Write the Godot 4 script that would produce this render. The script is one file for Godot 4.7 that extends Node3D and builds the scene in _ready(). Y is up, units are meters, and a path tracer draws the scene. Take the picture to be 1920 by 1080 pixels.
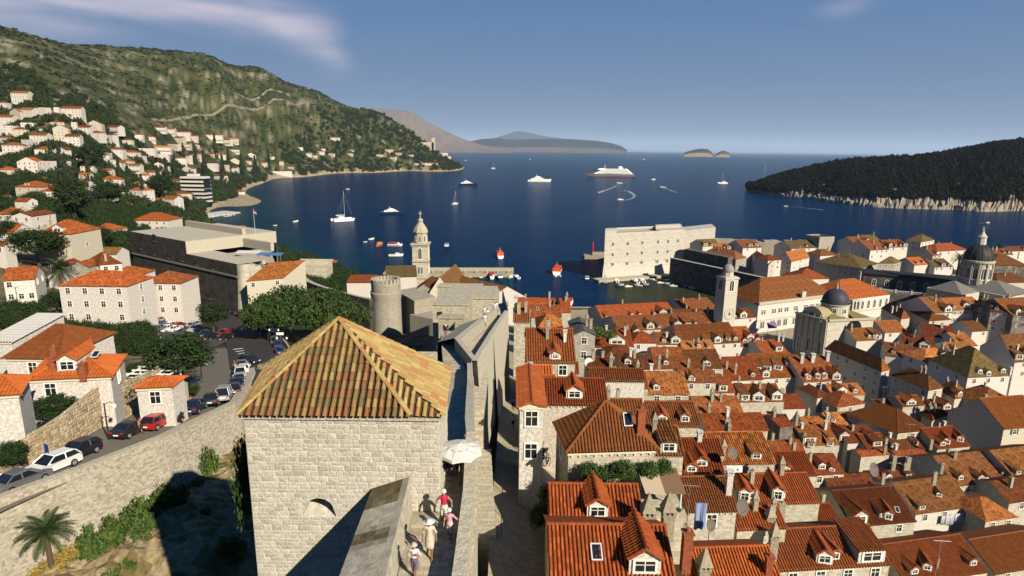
extends Node3D

# ---------------------------------------------------------------- mesh buffer
class MB:
	var v := PackedVector3Array()
	var c := PackedColorArray()
	var t := PackedVector2Array()
	var has_uv := false
	func tri(a: Vector3,b: Vector3,d: Vector3,col: Color) -> void:
		v.push_back(a); v.push_back(b); v.push_back(d)
		c.push_back(col); c.push_back(col); c.push_back(col)
	func quad(a: Vector3,b: Vector3,d: Vector3,e: Vector3,col: Color) -> void:
		v.push_back(a); v.push_back(b); v.push_back(d); v.push_back(a); v.push_back(d); v.push_back(e)
		for i in 6: c.push_back(col)
	func quad4(a: Vector3,b: Vector3,d: Vector3,e: Vector3,ca: Color,cb: Color,cd: Color,ce: Color) -> void:
		v.push_back(a); v.push_back(b); v.push_back(d); v.push_back(a); v.push_back(d); v.push_back(e)
		c.push_back(ca); c.push_back(cb); c.push_back(cd); c.push_back(ca); c.push_back(cd); c.push_back(ce)
	func uvquad(a: Vector3,b: Vector3,d: Vector3,e: Vector3,col: Color,ua: Vector2,ub: Vector2,ud: Vector2,ue: Vector2) -> void:
		has_uv = true
		t.resize(v.size())
		quad(a,b,d,e,col)
		t.push_back(ua); t.push_back(ub); t.push_back(ud); t.push_back(ua); t.push_back(ud); t.push_back(ue)
	func obox(o: Vector3,x: Vector3,y: Vector3,z: Vector3,col: Color) -> void:
		var p := [o,o+x,o+x+z,o+z]
		for i in 4:
			var j: int = (i+1) % 4
			quad(p[i],p[j],p[j]+y,p[i]+y,col)
		quad(p[0]+y,p[1]+y,p[2]+y,p[3]+y,col)
		quad(p[0],p[1],p[2],p[3],col)
	func box(m: Vector3,s: Vector3,col: Color,yaw := .0) -> void:
		var x := Vector3(cos(yaw),0,-sin(yaw))*s.x
		var z := Vector3(sin(yaw),0,cos(yaw))*s.z
		obox(m - x/2 - z/2,x,Vector3(0,s.y,0),z,col)
	func tube(a: Vector3,b: Vector3,ra: float,rb: float,n: int,col: Color,cap := true) -> void:
		var d := (b - a).normalized()
		var x := d.cross(Vector3.RIGHT if absf(d.x) < .8 else Vector3.UP).normalized()
		var y := d.cross(x)
		for i in n:
			var p := TAU*i/n
			var q := TAU*(i+1)/n
			var u := x*cos(p)+y*sin(p)
			var w := x*cos(q)+y*sin(q)
			quad(a+u*ra,a+w*ra,b+w*rb,b+u*rb,col)
			if cap:
				tri(b,b+u*rb,b+w*rb,col)
				tri(a,a+u*ra,a+w*ra,col)
	func lathe(m: Vector3,prof: Array,n: int,col: Color,phase := .0) -> void:
		for k in prof.size() - 1:
			var p: Vector2 = prof[k]
			var q: Vector2 = prof[k+1]
			for i in n:
				var a := phase+TAU*i/n
				var b := phase+TAU*(i+1)/n
				var u := Vector3(cos(a),0,sin(a))
				var w := Vector3(cos(b),0,sin(b))
				quad(m+u*p.x+Vector3(0,p.y,0),m+w*p.x+Vector3(0,p.y,0),m+w*q.x+Vector3(0,q.y,0),m+u*q.x+Vector3(0,q.y,0),col)
	func prism(pts: Array,y0: float,y1: float,col: Color) -> void:
		var n := pts.size()
		var poly := PackedVector2Array()
		for p in pts: poly.push_back(p)
		for i in n:
			var p: Vector2 = pts[i]
			var q: Vector2 = pts[(i+1) % n]
			quad(Vector3(p.x,y0,p.y),Vector3(q.x,y0,q.y),Vector3(q.x,y1,q.y),Vector3(p.x,y1,p.y),col)
		var tr := Geometry2D.triangulate_polygon(poly)
		for i in range(0,tr.size(),3):
			tri(Vector3(poly[tr[i]].x,y1,poly[tr[i]].y),Vector3(poly[tr[i+1]].x,y1,poly[tr[i+1]].y),Vector3(poly[tr[i+2]].x,y1,poly[tr[i+2]].y),col)
	func hull(prof: Array,wid: Array,col: Color) -> void:
		var n := prof.size()
		for i in n:
			var j := (i+1) % n
			var p: Vector2 = prof[i]
			var q: Vector2 = prof[j]
			quad(Vector3(p.x,p.y,-wid[i]),Vector3(q.x,q.y,-wid[j]),Vector3(q.x,q.y,wid[j]),Vector3(p.x,p.y,wid[i]),col)
		var poly := PackedVector2Array()
		for p in prof: poly.push_back(p)
		var tr := Geometry2D.triangulate_polygon(poly)
		for i in range(0,tr.size(),3):
			for s in [-1.0,1.0]:
				tri(Vector3(poly[tr[i]].x,poly[tr[i]].y,s*wid[tr[i]]),Vector3(poly[tr[i+1]].x,poly[tr[i+1]].y,s*wid[tr[i+1]]),Vector3(poly[tr[i+2]].x,poly[tr[i+2]].y,s*wid[tr[i+2]]),col)
	func mesh(o := Vector3.ZERO,smooth := false) -> ArrayMesh:
		var arr := []
		arr.resize(Mesh.ARRAY_MAX)
		arr[Mesh.ARRAY_VERTEX] = Transform3D(Basis(),-o)*v if o != Vector3.ZERO else v
		arr[Mesh.ARRAY_COLOR] = c
		if has_uv:
			t.resize(v.size())
			arr[Mesh.ARRAY_TEX_UV] = t
		var am := ArrayMesh.new()
		am.add_surface_from_arrays(Mesh.PRIMITIVE_TRIANGLES,arr)
		if smooth:
			var st := SurfaceTool.new()
			st.create_from(am,0)
			st.generate_normals()
			am = st.commit()
		return am

const PALE := .72
var h: Node3D
var rng := RandomNumberGenerator.new()
var M := {}
var taken := {}
var nz := FastNoiseLite.new()

func _c(r: float,g: float,b: float) -> Color: return Color(r,g,b)
func jit(c: Color,a: float) -> Color:
	var k := 1.0+rng.randf_range(-a,a)
	return Color(c.r*k,c.g*k*(1.0+rng.randf_range(-a,a)*.25),c.b*k*(1.0+rng.randf_range(-a,a)*.4))
func v3(x: float,y: float,z: float) -> Vector3: return Vector3(x,y,z)

# ---------------------------------------------------------------- naming and tagging
func thing(called: String,label: String,category: String,at := Vector3.ZERO,group := "", yaw := .0) -> Node3D:
	var o := Node3D.new()
	return enter(o,called,label,category,at,group,yaw)
func enter(o: Node3D,called: String,label: String,category: String,at := Vector3.ZERO,group := "", yaw := .0) -> Node3D:
	var n: int = taken.get(called,0)
	taken[called] = n+1
	o.name = called if n == 0 else "%s_%03d" % [called,n]
	add_child(o)
	o.position = at
	o.rotation.y = yaw
	o.set_meta("label", label)
	o.set_meta("category", category)
	if group: o.set_meta("group", group)
	elif o.has_meta("group"): o.remove_meta("group")
	return o
func put(mb: MB,called: String,mat: Material,parent: Node3D,o := Vector3.INF,smooth := false) -> MeshInstance3D:
	return inst(mb.mesh(parent.position if o == Vector3.INF else o,smooth),called,mat,parent)
func inst(mesh: Mesh,called: String,mat: Material,parent: Node3D,tr := Transform3D()) -> MeshInstance3D:
	var m := MeshInstance3D.new()
	m.mesh = mesh
	m.material_override = mat
	m.name = called
	m.transform = tr
	parent.add_child(m,true)
	return m
func struct(mb: MB,called: String,mat: Material,smooth := false) -> MeshInstance3D:
	var m := put(mb,called,mat,self,Vector3.ZERO,smooth)
	m.set_meta("kind", "structure")
	return m
func many(mesh: Mesh,called: String,mat: Material,parent: Node3D,trs: Array,cols: Array = []) -> MultiMeshInstance3D:
	var mm := MultiMesh.new()
	mm.transform_format = MultiMesh.TRANSFORM_3D
	mm.use_colors = cols.size() > 0
	mm.mesh = mesh
	mm.instance_count = trs.size()
	for i in trs.size():
		mm.set_instance_transform(i,trs[i])
		if cols.size(): mm.set_instance_color(i,cols[i])
	var n := MultiMeshInstance3D.new()
	n.multimesh = mm
	n.material_override = mat
	n.name = called
	n.set_meta("kind", "stuff")
	parent.add_child(n,true)
	return n

# ---------------------------------------------------------------- materials
func noise_tex(freq: float,lo: float,hi: float,seed_: int,size := 512,oct := 5,as_n := false,bump := 4.0) -> NoiseTexture2D:
	var n := FastNoiseLite.new()
	n.noise_type = FastNoiseLite.TYPE_SIMPLEX_SMOOTH
	n.seed = seed_
	n.frequency = freq
	n.fractal_octaves = oct
	n.fractal_gain = .6
	var t := NoiseTexture2D.new()
	t.width = size; t.height = size
	t.seamless = true
	t.noise = n
	if as_n:
		t.as_normal_map = true
		t.bump_strength = bump
	else:
		var g := Gradient.new()
		g.set_color(0,Color(lo,lo,lo)); g.set_color(1,Color(hi,hi,hi))
		t.color_ramp = g
	return t
func mat(rough: float,tex: Texture2D = null,scale := 1.0,ntex: Texture2D = null,nscale := 1.0,world := true) -> StandardMaterial3D:
	var m := StandardMaterial3D.new()
	m.vertex_color_use_as_albedo = true
	m.albedo_color = Color(PALE,PALE,PALE).linear_to_srgb()
	m.roughness = rough
	m.metallic_specular = .25
	if tex: m.albedo_texture = tex
	if ntex:
		m.normal_enabled = true
		m.normal_texture = ntex
		m.normal_scale = nscale
	if tex or ntex:
		m.uv1_triplanar = true
		m.uv1_world_triplanar = world
		m.uv1_scale = Vector3.ONE*scale
	return m
func flat(col: Color,rough := .6,metal := .0) -> StandardMaterial3D:
	var m := StandardMaterial3D.new()
	m.albedo_color = (col*PALE).linear_to_srgb()
	m.roughness = rough
	m.metallic = metal
	return m
func masonry(sz: int,rows: int,seed_: int,var_: float,joint: float) -> Array:
	var im := Image.create(sz,sz,false,Image.FORMAT_RGB8)
	var hm := Image.create(sz,sz,false,Image.FORMAT_RGB8)
	var r := RandomNumberGenerator.new()
	r.seed = seed_
	var ns := FastNoiseLite.new()
	ns.seed = seed_; ns.frequency = .06
	im.fill(Color(joint,joint,joint*.97)); hm.fill(Color(.3,.3,.3))
	var rh := float(sz)/rows
	for k in rows:
		var x := .0
		var y0 := int(k*rh)
		var first := -r.randf()*rh
		x = first
		while x < sz:
			var w := rh*r.randf_range(1.1,2.4)
			if x+w > sz - rh*.5: w = sz - x
			var tone := .93+r.randf_range(-var_,var_)
			var warm := r.randf_range(-.03,.03)
			var hh := r.randf_range(.7,1.0)
			for yy in range(y0+1,int((k+1)*rh)):
				for xx in range(maxi(int(x)+1,0),mini(int(x+w),sz)):
					var q := ns.get_noise_2d(xx,yy)*.12
					im.set_pixel(xx,yy,Color(tone+q+warm,tone+q,tone+q - warm))
					hm.set_pixel(xx,yy,Color(hh+q,hh+q,hh+q))
			x += w
	hm.bump_map_to_normal_map(3.0)
	return [ImageTexture.create_from_image(im),ImageTexture.create_from_image(hm)]
func tile_maps() -> Array:
	var im := Image.create(256,256,false,Image.FORMAT_RGB8)
	var hm := Image.create(256,256,false,Image.FORMAT_RGB8)
	var r := RandomNumberGenerator.new()
	r.seed = 5
	for cx in 16:
		for cy in 8:
			var tone := r.randf_range(.62,1.0)
			var warm := r.randf_range(-.06,.06)
			for x in 16:
				for y in 32:
					var h := sin(PI*(x+.5)/16.0)
					var hh := h*.85+.15*(1.0 - y/32.0)
					im.set_pixel(cx*16+x,cy*32+y,Color(tone,tone+warm,tone+warm))
					hm.set_pixel(cx*16+x,cy*32+y,Color(hh,hh,hh))
	hm.bump_map_to_normal_map(5.0)
	return [ImageTexture.create_from_image(im),ImageTexture.create_from_image(hm)]
func materials() -> void:
	roof_variants()
	var grain := noise_tex(.02,.72,1.0,3)
	var blotch := noise_tex(.012,.78,1.04,7)
	var bump := noise_tex(.03,0,1,11,512,5,true,6.0)
	var coarse := noise_tex(.015,0,1,13,512,6,true,10.0)
	M.plaster = mat(.9,grain,.25,bump,.5)
	M.mason = masonry(512,20,21,.1,.84)
	M.rubble = mat(.95,M.mason[0],.2,M.mason[1],.9)
	var ash := masonry(512,12,22,.06,.86)
	M.ashlar = mat(.9,ash[0],.12,ash[1],.6)
	M.dark = mat(.95,noise_tex(.01,.45,1.0,17),.06,M.mason[1],.6)
	M.stone = mat(.95,blotch,.35,bump,.9)
	M.tile = mat(.85,noise_tex(.03,.7,1.02,19),.5)
	var tm := tile_maps()
	M.roof = mat(.85)
	M.roof.albedo_texture = tm[0]; M.roof.normal_enabled = true; M.roof.normal_texture = tm[1]; M.roof.normal_scale = 1.0
	M.earth = mat(1.0,blotch,.1,coarse,1.0)
	M.hill = mat(1.0,noise_tex(.02,.55,1.1,23),.012,coarse,1.2)
	M.rock = mat(.95,noise_tex(.02,.5,1.1,29),.12,coarse,2.0)
	M.asphalt = mat(.9,grain,.3,bump,.3)
	M.paint = mat(.55)
	M.plain = mat(.85)
	M.cloth = mat(.95,grain,1.5)
	M.leaf = mat(.7)
	M.leaf.backlight_enabled = true
	M.leaf.backlight = Color(.16,.2,.06)
	M.bark = mat(.95,grain,1.2)
	M.pane = flat(_c(.012,.014,.018),.12)
	M.glass = flat(_c(.01,.012,.015),.08)
	M.metal = mat(.45); M.metal.metallic = .6
	M.black = flat(_c(.01,.01,.01),.6)
	M.lamp = flat(_c(.7,.7,.65),.3)
	M.lead = mat(.55,grain,.8)
	M.sea = mat(.16)
	M.sea.metallic_specular = .03
	M.sea.normal_enabled = true
	M.sea.normal_texture = noise_tex(.012,0,1,31,1024,6,true,8.0)
	M.sea.normal_scale = .9
	M.sea.uv1_triplanar = true; M.sea.uv1_world_triplanar = true
	M.sea.uv1_scale = Vector3(.011,.011,.017)
	M.foam = mat(.9)

# ---------------------------------------------------------------- roofs
var ROOF := [
	_c(.30,.070,.019),_c(.20,.055,.016),_c(.40,.14,.037),_c(.165,.115,.04),
	_c(.39,.098,.023),_c(.16,.04,.014),_c(.13,.12,.11),_c(.25,.115,.036),_c(.25,.08,.018),_c(.62,.61,.58)]
var ROOFJ := [.16,.2,.4,.3,.12,.18,.12,.22,.16,.03]
var WALL := [
	_c(.70,.66,.60),_c(.60,.545,.44),_c(.48,.445,.36),_c(.36,.335,.285),_c(.60,.51,.44),_c(.55,.40,.16),_c(.28,.25,.21)]

var pending := []
var TMATS := {}
func roof_variants() -> void:
	for k in 6:
		for i in 10:
			var q: float = [.0,.25,.1,.5,.0,.3][k]
			var f: float = [.75,.95,1.15,.85,1.3,.62][k]
			ROOF.append(ROOF[i].lerp(_c(.26,.125,.045),q)*f)
func slope(mb: MB,a: Vector3,b: Vector3,c: Vector3,d: Vector3,ci: int,det: int) -> void:
	var col: Color = ROOF[ci]
	var jj: float = ROOFJ[ci % 10]
	var U := (b - a).normalized()
	var L := (b - a).length()
	var n := U.cross(((c+d)*.5 - a)).normalized()
	if n.y < 0: n = -n
	var W := n.cross(U).normalized()
	if W.dot((c+d)*.5 - a) < 0: W = -W
	var du := (d - a).dot(U); var dv := (d - a).dot(W)
	var cu := (c - a).dot(U); var cv := (c - a).dot(W)
	if det == 3:
		mb.quad(a,b,c,d,col*.85)
		pending.append_array(tile_field(a,b,c,d,.25,.42,5))
		return
	if det == 0:
		var k := .25
		mb.uvquad(a,b,c,d,jit(col,jj*.5),Vector2(0,0),Vector2(L,0)*k,Vector2(cu,-cv)*k,Vector2(du,-dv)*k)
		return
	var p := .25 if det == 2 else .32
	var row := .4 if det == 2 else .8
	var h := .08
	var u0 := minf(.0,du)
	var u1 := maxf(L,cu)
	var cols := maxi(2,int((u1 - u0)/p))
	var pp := (u1 - u0)/cols
	var prof_u := PackedFloat32Array([.0,.2,.5,.8,1.0])
	var prof_h := PackedFloat32Array([-1.2,.55,1.1,.55,-1.2])
	var phase := rng.randf()*row
	for k in cols:
		var um := u0+(k+.5)*pp
		var lo := .0
		var hi := .0
		if um < .0 and du < .0: lo = dv*um/du
		if um > L and cu > L: lo = cv*(um - L)/(cu - L)
		if um < du and du > .0: hi = dv*um/du
		elif um > cu and cu < L: hi = cv*(L - um)/maxf(L - cu,.01)
		else: hi = lerpf(dv,cv,clampf((um - du)/maxf(cu - du,.01),0,1))
		if hi - lo < .05: continue
		var colk := jit(col,jj*.4)
		var y := lo
		var first := true
		while y < hi - .02:
			var y2 := minf(hi,y+(row if not first else row - phase*.5))
			first = false
			var ct := jit(colk,jj)
			var base := a+U*(u0+k*pp)
			var s0 := .02; var s1 := -.012
			for q in 4:
				var x0 := U*(prof_u[q]*pp); var x1 := U*(prof_u[q+1]*pp)
				var h0 := prof_h[q]*h; var h1 := prof_h[q+1]*h
				mb.quad(base+x0+W*y+n*(h0+s0),base+x1+W*y+n*(h1+s0),base+x1+W*y2+n*(h1+s1),base+x0+W*y2+n*(h0+s1),ct)
			if det == 2:
				mb.tri(base+U*(.2*pp)+W*y+n*(h*.55+s0),base+U*(.8*pp)+W*y+n*(h*.55+s0),base+U*(.5*pp)+W*y+n*(h+s0),ct*.8)
			y = y2

func ridge_cap(mb: MB,a: Vector3,b: Vector3,ci: int,det: int) -> void:
	if det == 0: return
	var L := (b - a).length()
	var n := maxi(1,int(L/.45))
	for i in n:
		var p := a.lerp(b,float(i)/n)
		var q := a.lerp(b,(i+1.0)/n)
		mb.tube(p+Vector3(0,.0,0),q+Vector3(0,-.015,0),.13,.115,6,jit(ROOF[ci]*1.08,ROOFJ[ci % 10]),false)

# ---------------------------------------------------------------- windows (shared meshes,one unit = 1 m wide,1.4 m tall,facing +z)
var WIN := {}
func window_meshes() -> void:
	var f := MB.new()
	var w := _c(.72,.7,.64)
	f.box(v3(0,.0,.03),v3(1.24,.12,.18),w)
	f.box(v3(0,1.5,.03),v3(1.24,.12,.14),w)
	for s in [-1,1]: f.box(v3(s*.56,.1,.03),v3(.12,1.42,.12),w)
	f.box(v3(0,.1,.02),v3(.05,1.42,.06),w)
	f.box(v3(0,.95,.02),v3(1.0,.05,.06),w)
	WIN.frame = f.mesh()
	var p := MB.new()
	p.quad(v3(-.5,.1,.012),v3(.5,.1,.012),v3(.5,1.5,.012),v3(-.5,1.5,.012),Color.WHITE)
	WIN.pane = p.mesh()
	for k in [["green", _c(.03,.09,.05)],["brown", _c(.09,.04,.025)],["grey", _c(.3,.3,.28)],["yellow", _c(.6,.28,.04)]]:
		var g := MB.new()
		for s in [-1,1]:
			g.box(v3(s*.9,.1,.06),v3(.52,1.42,.05),k[1])
			for i in 9: g.box(v3(s*.9,.2+i*.14,.1),v3(.42,.03,.03),k[1]*.7)
		WIN[k[0]] = g.mesh()
	var ar := MB.new()
	for i in 8:
		var a0 := PI*i/8; var a1 := PI*(i+1)/8
		ar.obox(v3(cos(a0)*.5,1.3+sin(a0)*.5,.0),v3(cos(a0)*.14,sin(a0)*.14,0),v3(cos(a1) - cos(a0),sin(a1) - sin(a0),0)*.6,v3(0,0,.12),w)
	for s in [-1,1]: ar.box(v3(s*.57,0,.05),v3(.14,1.3,.12),w)
	ar.box(v3(0,0,.04),v3(.08,1.7,.1),w)
	ar.box(v3(0,-.1,.06),v3(1.4,.12,.2),w)
	WIN.arch_frame = ar.mesh()
	var ap := MB.new()
	ap.quad(v3(-.5,0,.012),v3(.5,0,.012),v3(.5,1.3,.012),v3(-.5,1.3,.012),Color.WHITE)
	for i in 8:
		ap.tri(v3(0,1.3,.012),v3(cos(PI*i/8)*.5,1.3+sin(PI*i/8)*.5,.012),v3(cos(PI*(i+1)/8)*.5,1.3+sin(PI*(i+1)/8)*.5,.012),Color.WHITE)
	WIN.arch_pane = ap.mesh()
func window(parent: Node3D,p: Vector3,n: Vector3,w := 1.0,h := 1.4,shut := "", arch := false) -> void:
	var x := Vector3.UP.cross(n).normalized()
	var tr := Transform3D(Basis(x*w,Vector3.UP*(h/1.4),n),p - parent.position)
	if parent.has_meta("o"): tr.origin = p - parent.get_meta("o")
	var f := inst(WIN.arch_frame if arch else WIN.frame, "window", M.plain,parent,tr)
	inst(WIN.arch_pane if arch else WIN.pane, "pane", M.pane,f)
	if shut: inst(WIN[shut], "shutter", M.plain,f)

# ---------------------------------------------------------------- houses
func gwin(parent: Node3D,a: Vector3,b: Vector3,top: float,floors: int,n: int,w: float,h: float,shut: String,skip := .15,fh := 2.9,arch := false,first := 1.9) -> void:
	var d := (b - a)
	d.y = 0
	var nn := d.cross(Vector3.UP).normalized()
	for f in floors:
		for i in n:
			if rng.randf() < skip: continue
			var p := a+d*((i+.5)/n)
			p.y = top - first - f*fh
			window(parent,p,nn,w,h,shut,arch)
func house(called: String,label: String,group: String,flx: float,flz: float,frx: float,frz: float,blx: float,blz: float,eave: float,base: float,kind: String,rise: float,wi: int,ri: int,det: int,win: Array = [],shut := "", dark := 0) -> Node3D:
	var FL := v3(flx,eave,flz); var FR := v3(frx,eave,frz); var BL := v3(blx,eave,blz)
	var BR := FR+BL - FL
	var o := (FL+BR)*.5
	if ri in [0,1,2,4,8] and det < 3: ri += 10*rng.randi_range(0,6)
	o.y = base
	var root := thing(called,label, "house", o,group)
	var U := (FR - FL).normalized(); var V := (BL - FL).normalized()
	var wc := jit(WALL[wi],.06)
	var up := Vector3(0,rise,0)
	var wm := MB.new()
	for e in [[FL,FR],[FR,BR],[BR,BL],[BL,FL]]:
		var a: Vector3 = e[0]; var b: Vector3 = e[1]
		wm.quad(v3(a.x,base,a.z),v3(b.x,base,b.z),b,a,wc)
	var rm := MB.new()
	var oh := .3
	var ou := U*oh; var ov := V*oh
	var dv := rise/maxf((BL - FL).length()*.5,.5)*oh
	var du := rise/maxf((FR - FL).length()*.5,.5)*oh
	var caps: Array = []
	match kind:
		"gu":
			var A := (FL+BL)*.5+up; var B := (FR+BR)*.5+up
			wm.tri(FL,BL,A,wc); wm.tri(FR,BR,B,wc)
			var k := Vector3(0,-dv,0)
			slope(rm,FL - ov+k - ou*.6,FR - ov+k+ou*.6,B+ou*.6,A - ou*.6,ri,det)
			slope(rm,BR+ov+k+ou*.6,BL+ov+k - ou*.6,A - ou*.6,B+ou*.6,ri,mini(det,0))
			caps = [[A - ou*.6,B+ou*.6]]
		"gv":
			var A := (FL+FR)*.5+up; var B := (BL+BR)*.5+up
			wm.tri(FL,FR,A,wc); wm.tri(BL,BR,B,wc)
			var k := Vector3(0,-du,0)
			slope(rm,BL - ou+k+ov*.6,FL - ou+k - ov*.6,A - ov*.6,B+ov*.6,ri,det)
			slope(rm,FR+ou+k - ov*.6,BR+ou+k+ov*.6,B+ov*.6,A - ov*.6,ri,det)
			caps = [[A - ov*.6,B+ov*.6]]
		"hu", "hv", "p":
			var P := [FL - ou - ov,FR+ou - ov,BR+ou+ov,BL - ou+ov]
			var A: Vector3; var B: Vector3
			var w := (FR - FL).length(); var d := (BL - FL).length()
			if kind == "hu":
				var i := minf(d*.5,w*.42)
				A = (FL+BL)*.5+up+U*i; B = (FR+BR)*.5+up - U*i
				slope(rm,P[0],P[1],B,A,ri,det); slope(rm,P[1],P[2],B,B,ri,det)
				slope(rm,P[2],P[3],A,B,ri,0 if det < 2 else 1); slope(rm,P[3],P[0],A,A,ri,det)
			elif kind == "hv":
				var i := minf(w*.5,d*.42)
				A = (FL+FR)*.5+up+V*i; B = (BL+BR)*.5+up - V*i
				slope(rm,P[0],P[1],A,A,ri,det); slope(rm,P[1],P[2],B,A,ri,det)
				slope(rm,P[2],P[3],B,B,ri,0 if det < 2 else 1); slope(rm,P[3],P[0],A,B,ri,det)
			else:
				A = (FL+BR)*.5+up; B = A
				for i in 4: slope(rm,P[i],P[(i+1) % 4],A,A,ri,det)
			if kind == "hv": caps = [[P[0],A],[P[1],A],[A,B],[P[3],B],[P[2],B]]
			else: caps = [[P[0],A],[P[3],A],[A,B],[P[1],B],[P[2],B]]
		"su":
			slope(rm,FL - ou - ov,FR+ou - ov,BR+up+ou,BL+up - ou,ri,det)
			wm.quad(BL,BR,BR+up,BL+up,wc); wm.tri(FL,BL,BL+up,wc); wm.tri(FR,BR,BR+up,wc)
		"f":
			rm.quad(FL+up*.0,FR,BR,BL,ROOF[ri])
			for e in [[FL,FR],[FR,BR],[BR,BL],[BL,FL]]:
				var a: Vector3 = e[0]; var b: Vector3 = e[1]
				var inw: Vector3 = ((FL+BR)*.5 - (a+b)*.5).normalized()*.3
				wm.obox(a,b - a,v3(0,.7,0),inw,wc)
	for cc in caps: ridge_cap(rm,cc[0],cc[1],ri,det)
	var wmat: Material = M.plaster
	if wi == 2 or wi == 3: wmat = M.rubble
	if wi == 6: wmat = M.dark
	put(wm, "wall", wmat,root)
	var rn := put(rm, "roof", M.roof if det == 0 and kind != "f" else M.tile,root)
	if pending.size():
		if not TMATS.has(ri):
			var cs := []
			for i in 5: cs.append(jit(ROOF[ri]*(1.1+.1*i),ROOFJ[ri % 10]))
			TMATS[ri] = tile_mats(cs)
		lay_tiles(pending,TMATS[ri],rn,o)
		pending = []
	if kind != "f" and det > 0:
		var em := MB.new()
		var ec := _c(.55,.5,.38)
		em.obox(FL - ou*.3 - ov*.45 - v3(0,.32,0),FR - FL+ou*.6,v3(0,.16,0),ov*.45,ec)
		if det == 2:
			var nb := int((FR - FL).length()/.6)
			for i in nb: em.obox(FL+(FR - FL)*((i+.3)/nb) - ov*.42 - v3(0,.46,0),U*.16,v3(0,.14,0),ov*.4,ec)
		put(em, "cornice", M.plain,root)
	if det < 2 and called == "town_house" and kind[0] != "f" and kind != "su":
		var wd := (FR - FL).length(); var s0 := rise/maxf((BL - FL).length()*.5,.5)
		if kind == "gu" and s0 > .4 and rise > 1.1:
			for i in int(wd/3.4):
				if rng.randf() < .5: continue
				var big := rng.randf() < .35
				var dw := minf(rng.randf_range(2.2,3.4),wd*.45) if big else rng.randf_range(1.1,1.6)
				var q := FL.lerp(FR,(i+rng.randf_range(.35,.65))/int(wd/3.4))+V*(.15 if big else rng.randf_range(.3,1.0))
				q.y = eave+s0*(q - FL).dot(V)
				dormer(root,q.x,q.y,q.z,atan2(V.x,V.z)+PI,dw,minf(rise*.8,1.9 if big else 1.15),s0,ri,[0,2,1][rng.randi() % 3],rng.randf() < .35, "", det)
		for i in rng.randi_range(0,2):
			var q := FL.lerp(FR,rng.randf_range(.1,.9))+V*(BL - FL).length()*rng.randf_range(.3,.62)
			chimney(root,q.x,eave+rise*.62,q.z,[0,0,1,2][rng.randi() % 4],rng.randf_range(.9,1.7)+rise*.2,rng.randf_range(.4,.62),atan2(-U.z,U.x))
	if win.size() >= 4:
		var ww := .95; var hh := 1.3
		if win[0] > 0: gwin(root,FL,FR,eave,win[1],win[0],ww,hh,shut)
		if win[2] > 0: gwin(root,BL,FL,eave,win[1],win[2],ww,hh,shut)
		if win[3] > 0: gwin(root,FR,BR,eave,win[1],win[3],ww,hh,shut)
	return root

func dormer(h: Node3D,px: float,py: float,pz: float,yaw: float,w := 1.3,ht := 1.1,s := .5,ri := 0,wi := 0,shed := false,shut := "", det := 1) -> void:
	var p := v3(px,py,pz)
	var n := v3(sin(yaw),0,cos(yaw))
	var x := v3(cos(yaw),0,-sin(yaw))
	var d := MB.new()
	var wc: Color = WALL[wi]
	var rise := .0 if shed else w*.36
	var sh := .16 if shed else .0
	var dep := (ht+.05)/maxf(s - sh,.15)
	var a := p - x*w/2; var b := p+x*w/2
	var up := Vector3(0,ht,0)
	var back := -n*dep
	var bk := back+Vector3(0,s*dep,0)
	a.y -= .1; b.y -= .1
	d.quad(a,b,b+up,a+up,wc)
	d.tri(a,a+up,a+bk,wc); d.tri(b,b+up,b+bk,wc)
	d.quad(a,a+up,a+bk,a+bk,wc)
	var node := put(d, "dormer", M.plaster,h)
	node.set_meta("o", h.position)
	var r := MB.new()
	if shed:
		var e := n*.25+v3(0,-.04,0)
		slope(r,a+up+e - x*.12,b+up+e+x*.12,b+bk+v3(0,.06,0)+x*.12,a+bk+v3(0,.06,0) - x*.12,ri,det)
	else:
		var t := p+v3(0,ht+rise - .1,0)
		d.tri(a+up,b+up,t,wc)
		node.mesh = d.mesh(h.position)
		var dep2 := (ht+rise)/s
		var tb := t - n*dep2
		var e := n*.22
		slope(r,a+up+bk - up - x*.15 - v3(0,.05,0),a+up+e - x*.15 - v3(0,.05,0),t+e+v3(0,.05,0),tb+v3(0,.05,0),ri,det)
		slope(r,b+up+e+x*.15 - v3(0,.05,0),b+bk+x*.15 - v3(0,.05,0),tb+v3(0,.05,0),t+e+v3(0,.05,0),ri,det)
		ridge_cap(r,t+e+v3(0,.06,0),tb+v3(0,.06,0),ri,det)
	put(r, "dormer_roof", M.roof if det == 0 else M.tile,node,h.position)
	var ww := w*.62
	var hh := ht*.62
	var f := inst(WIN.frame, "window", M.plain,node,Transform3D(Basis(x*ww,Vector3.UP*(hh/1.5),n),p+n*.01+v3(0,ht*.14,0) - h.position))
	inst(WIN.pane, "pane", M.pane,f)
	if shut: inst(WIN[shut], "shutter", M.plain,f,Transform3D(Basis.from_scale(v3(.55,1,1)),v3(0,0,.02)))

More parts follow.
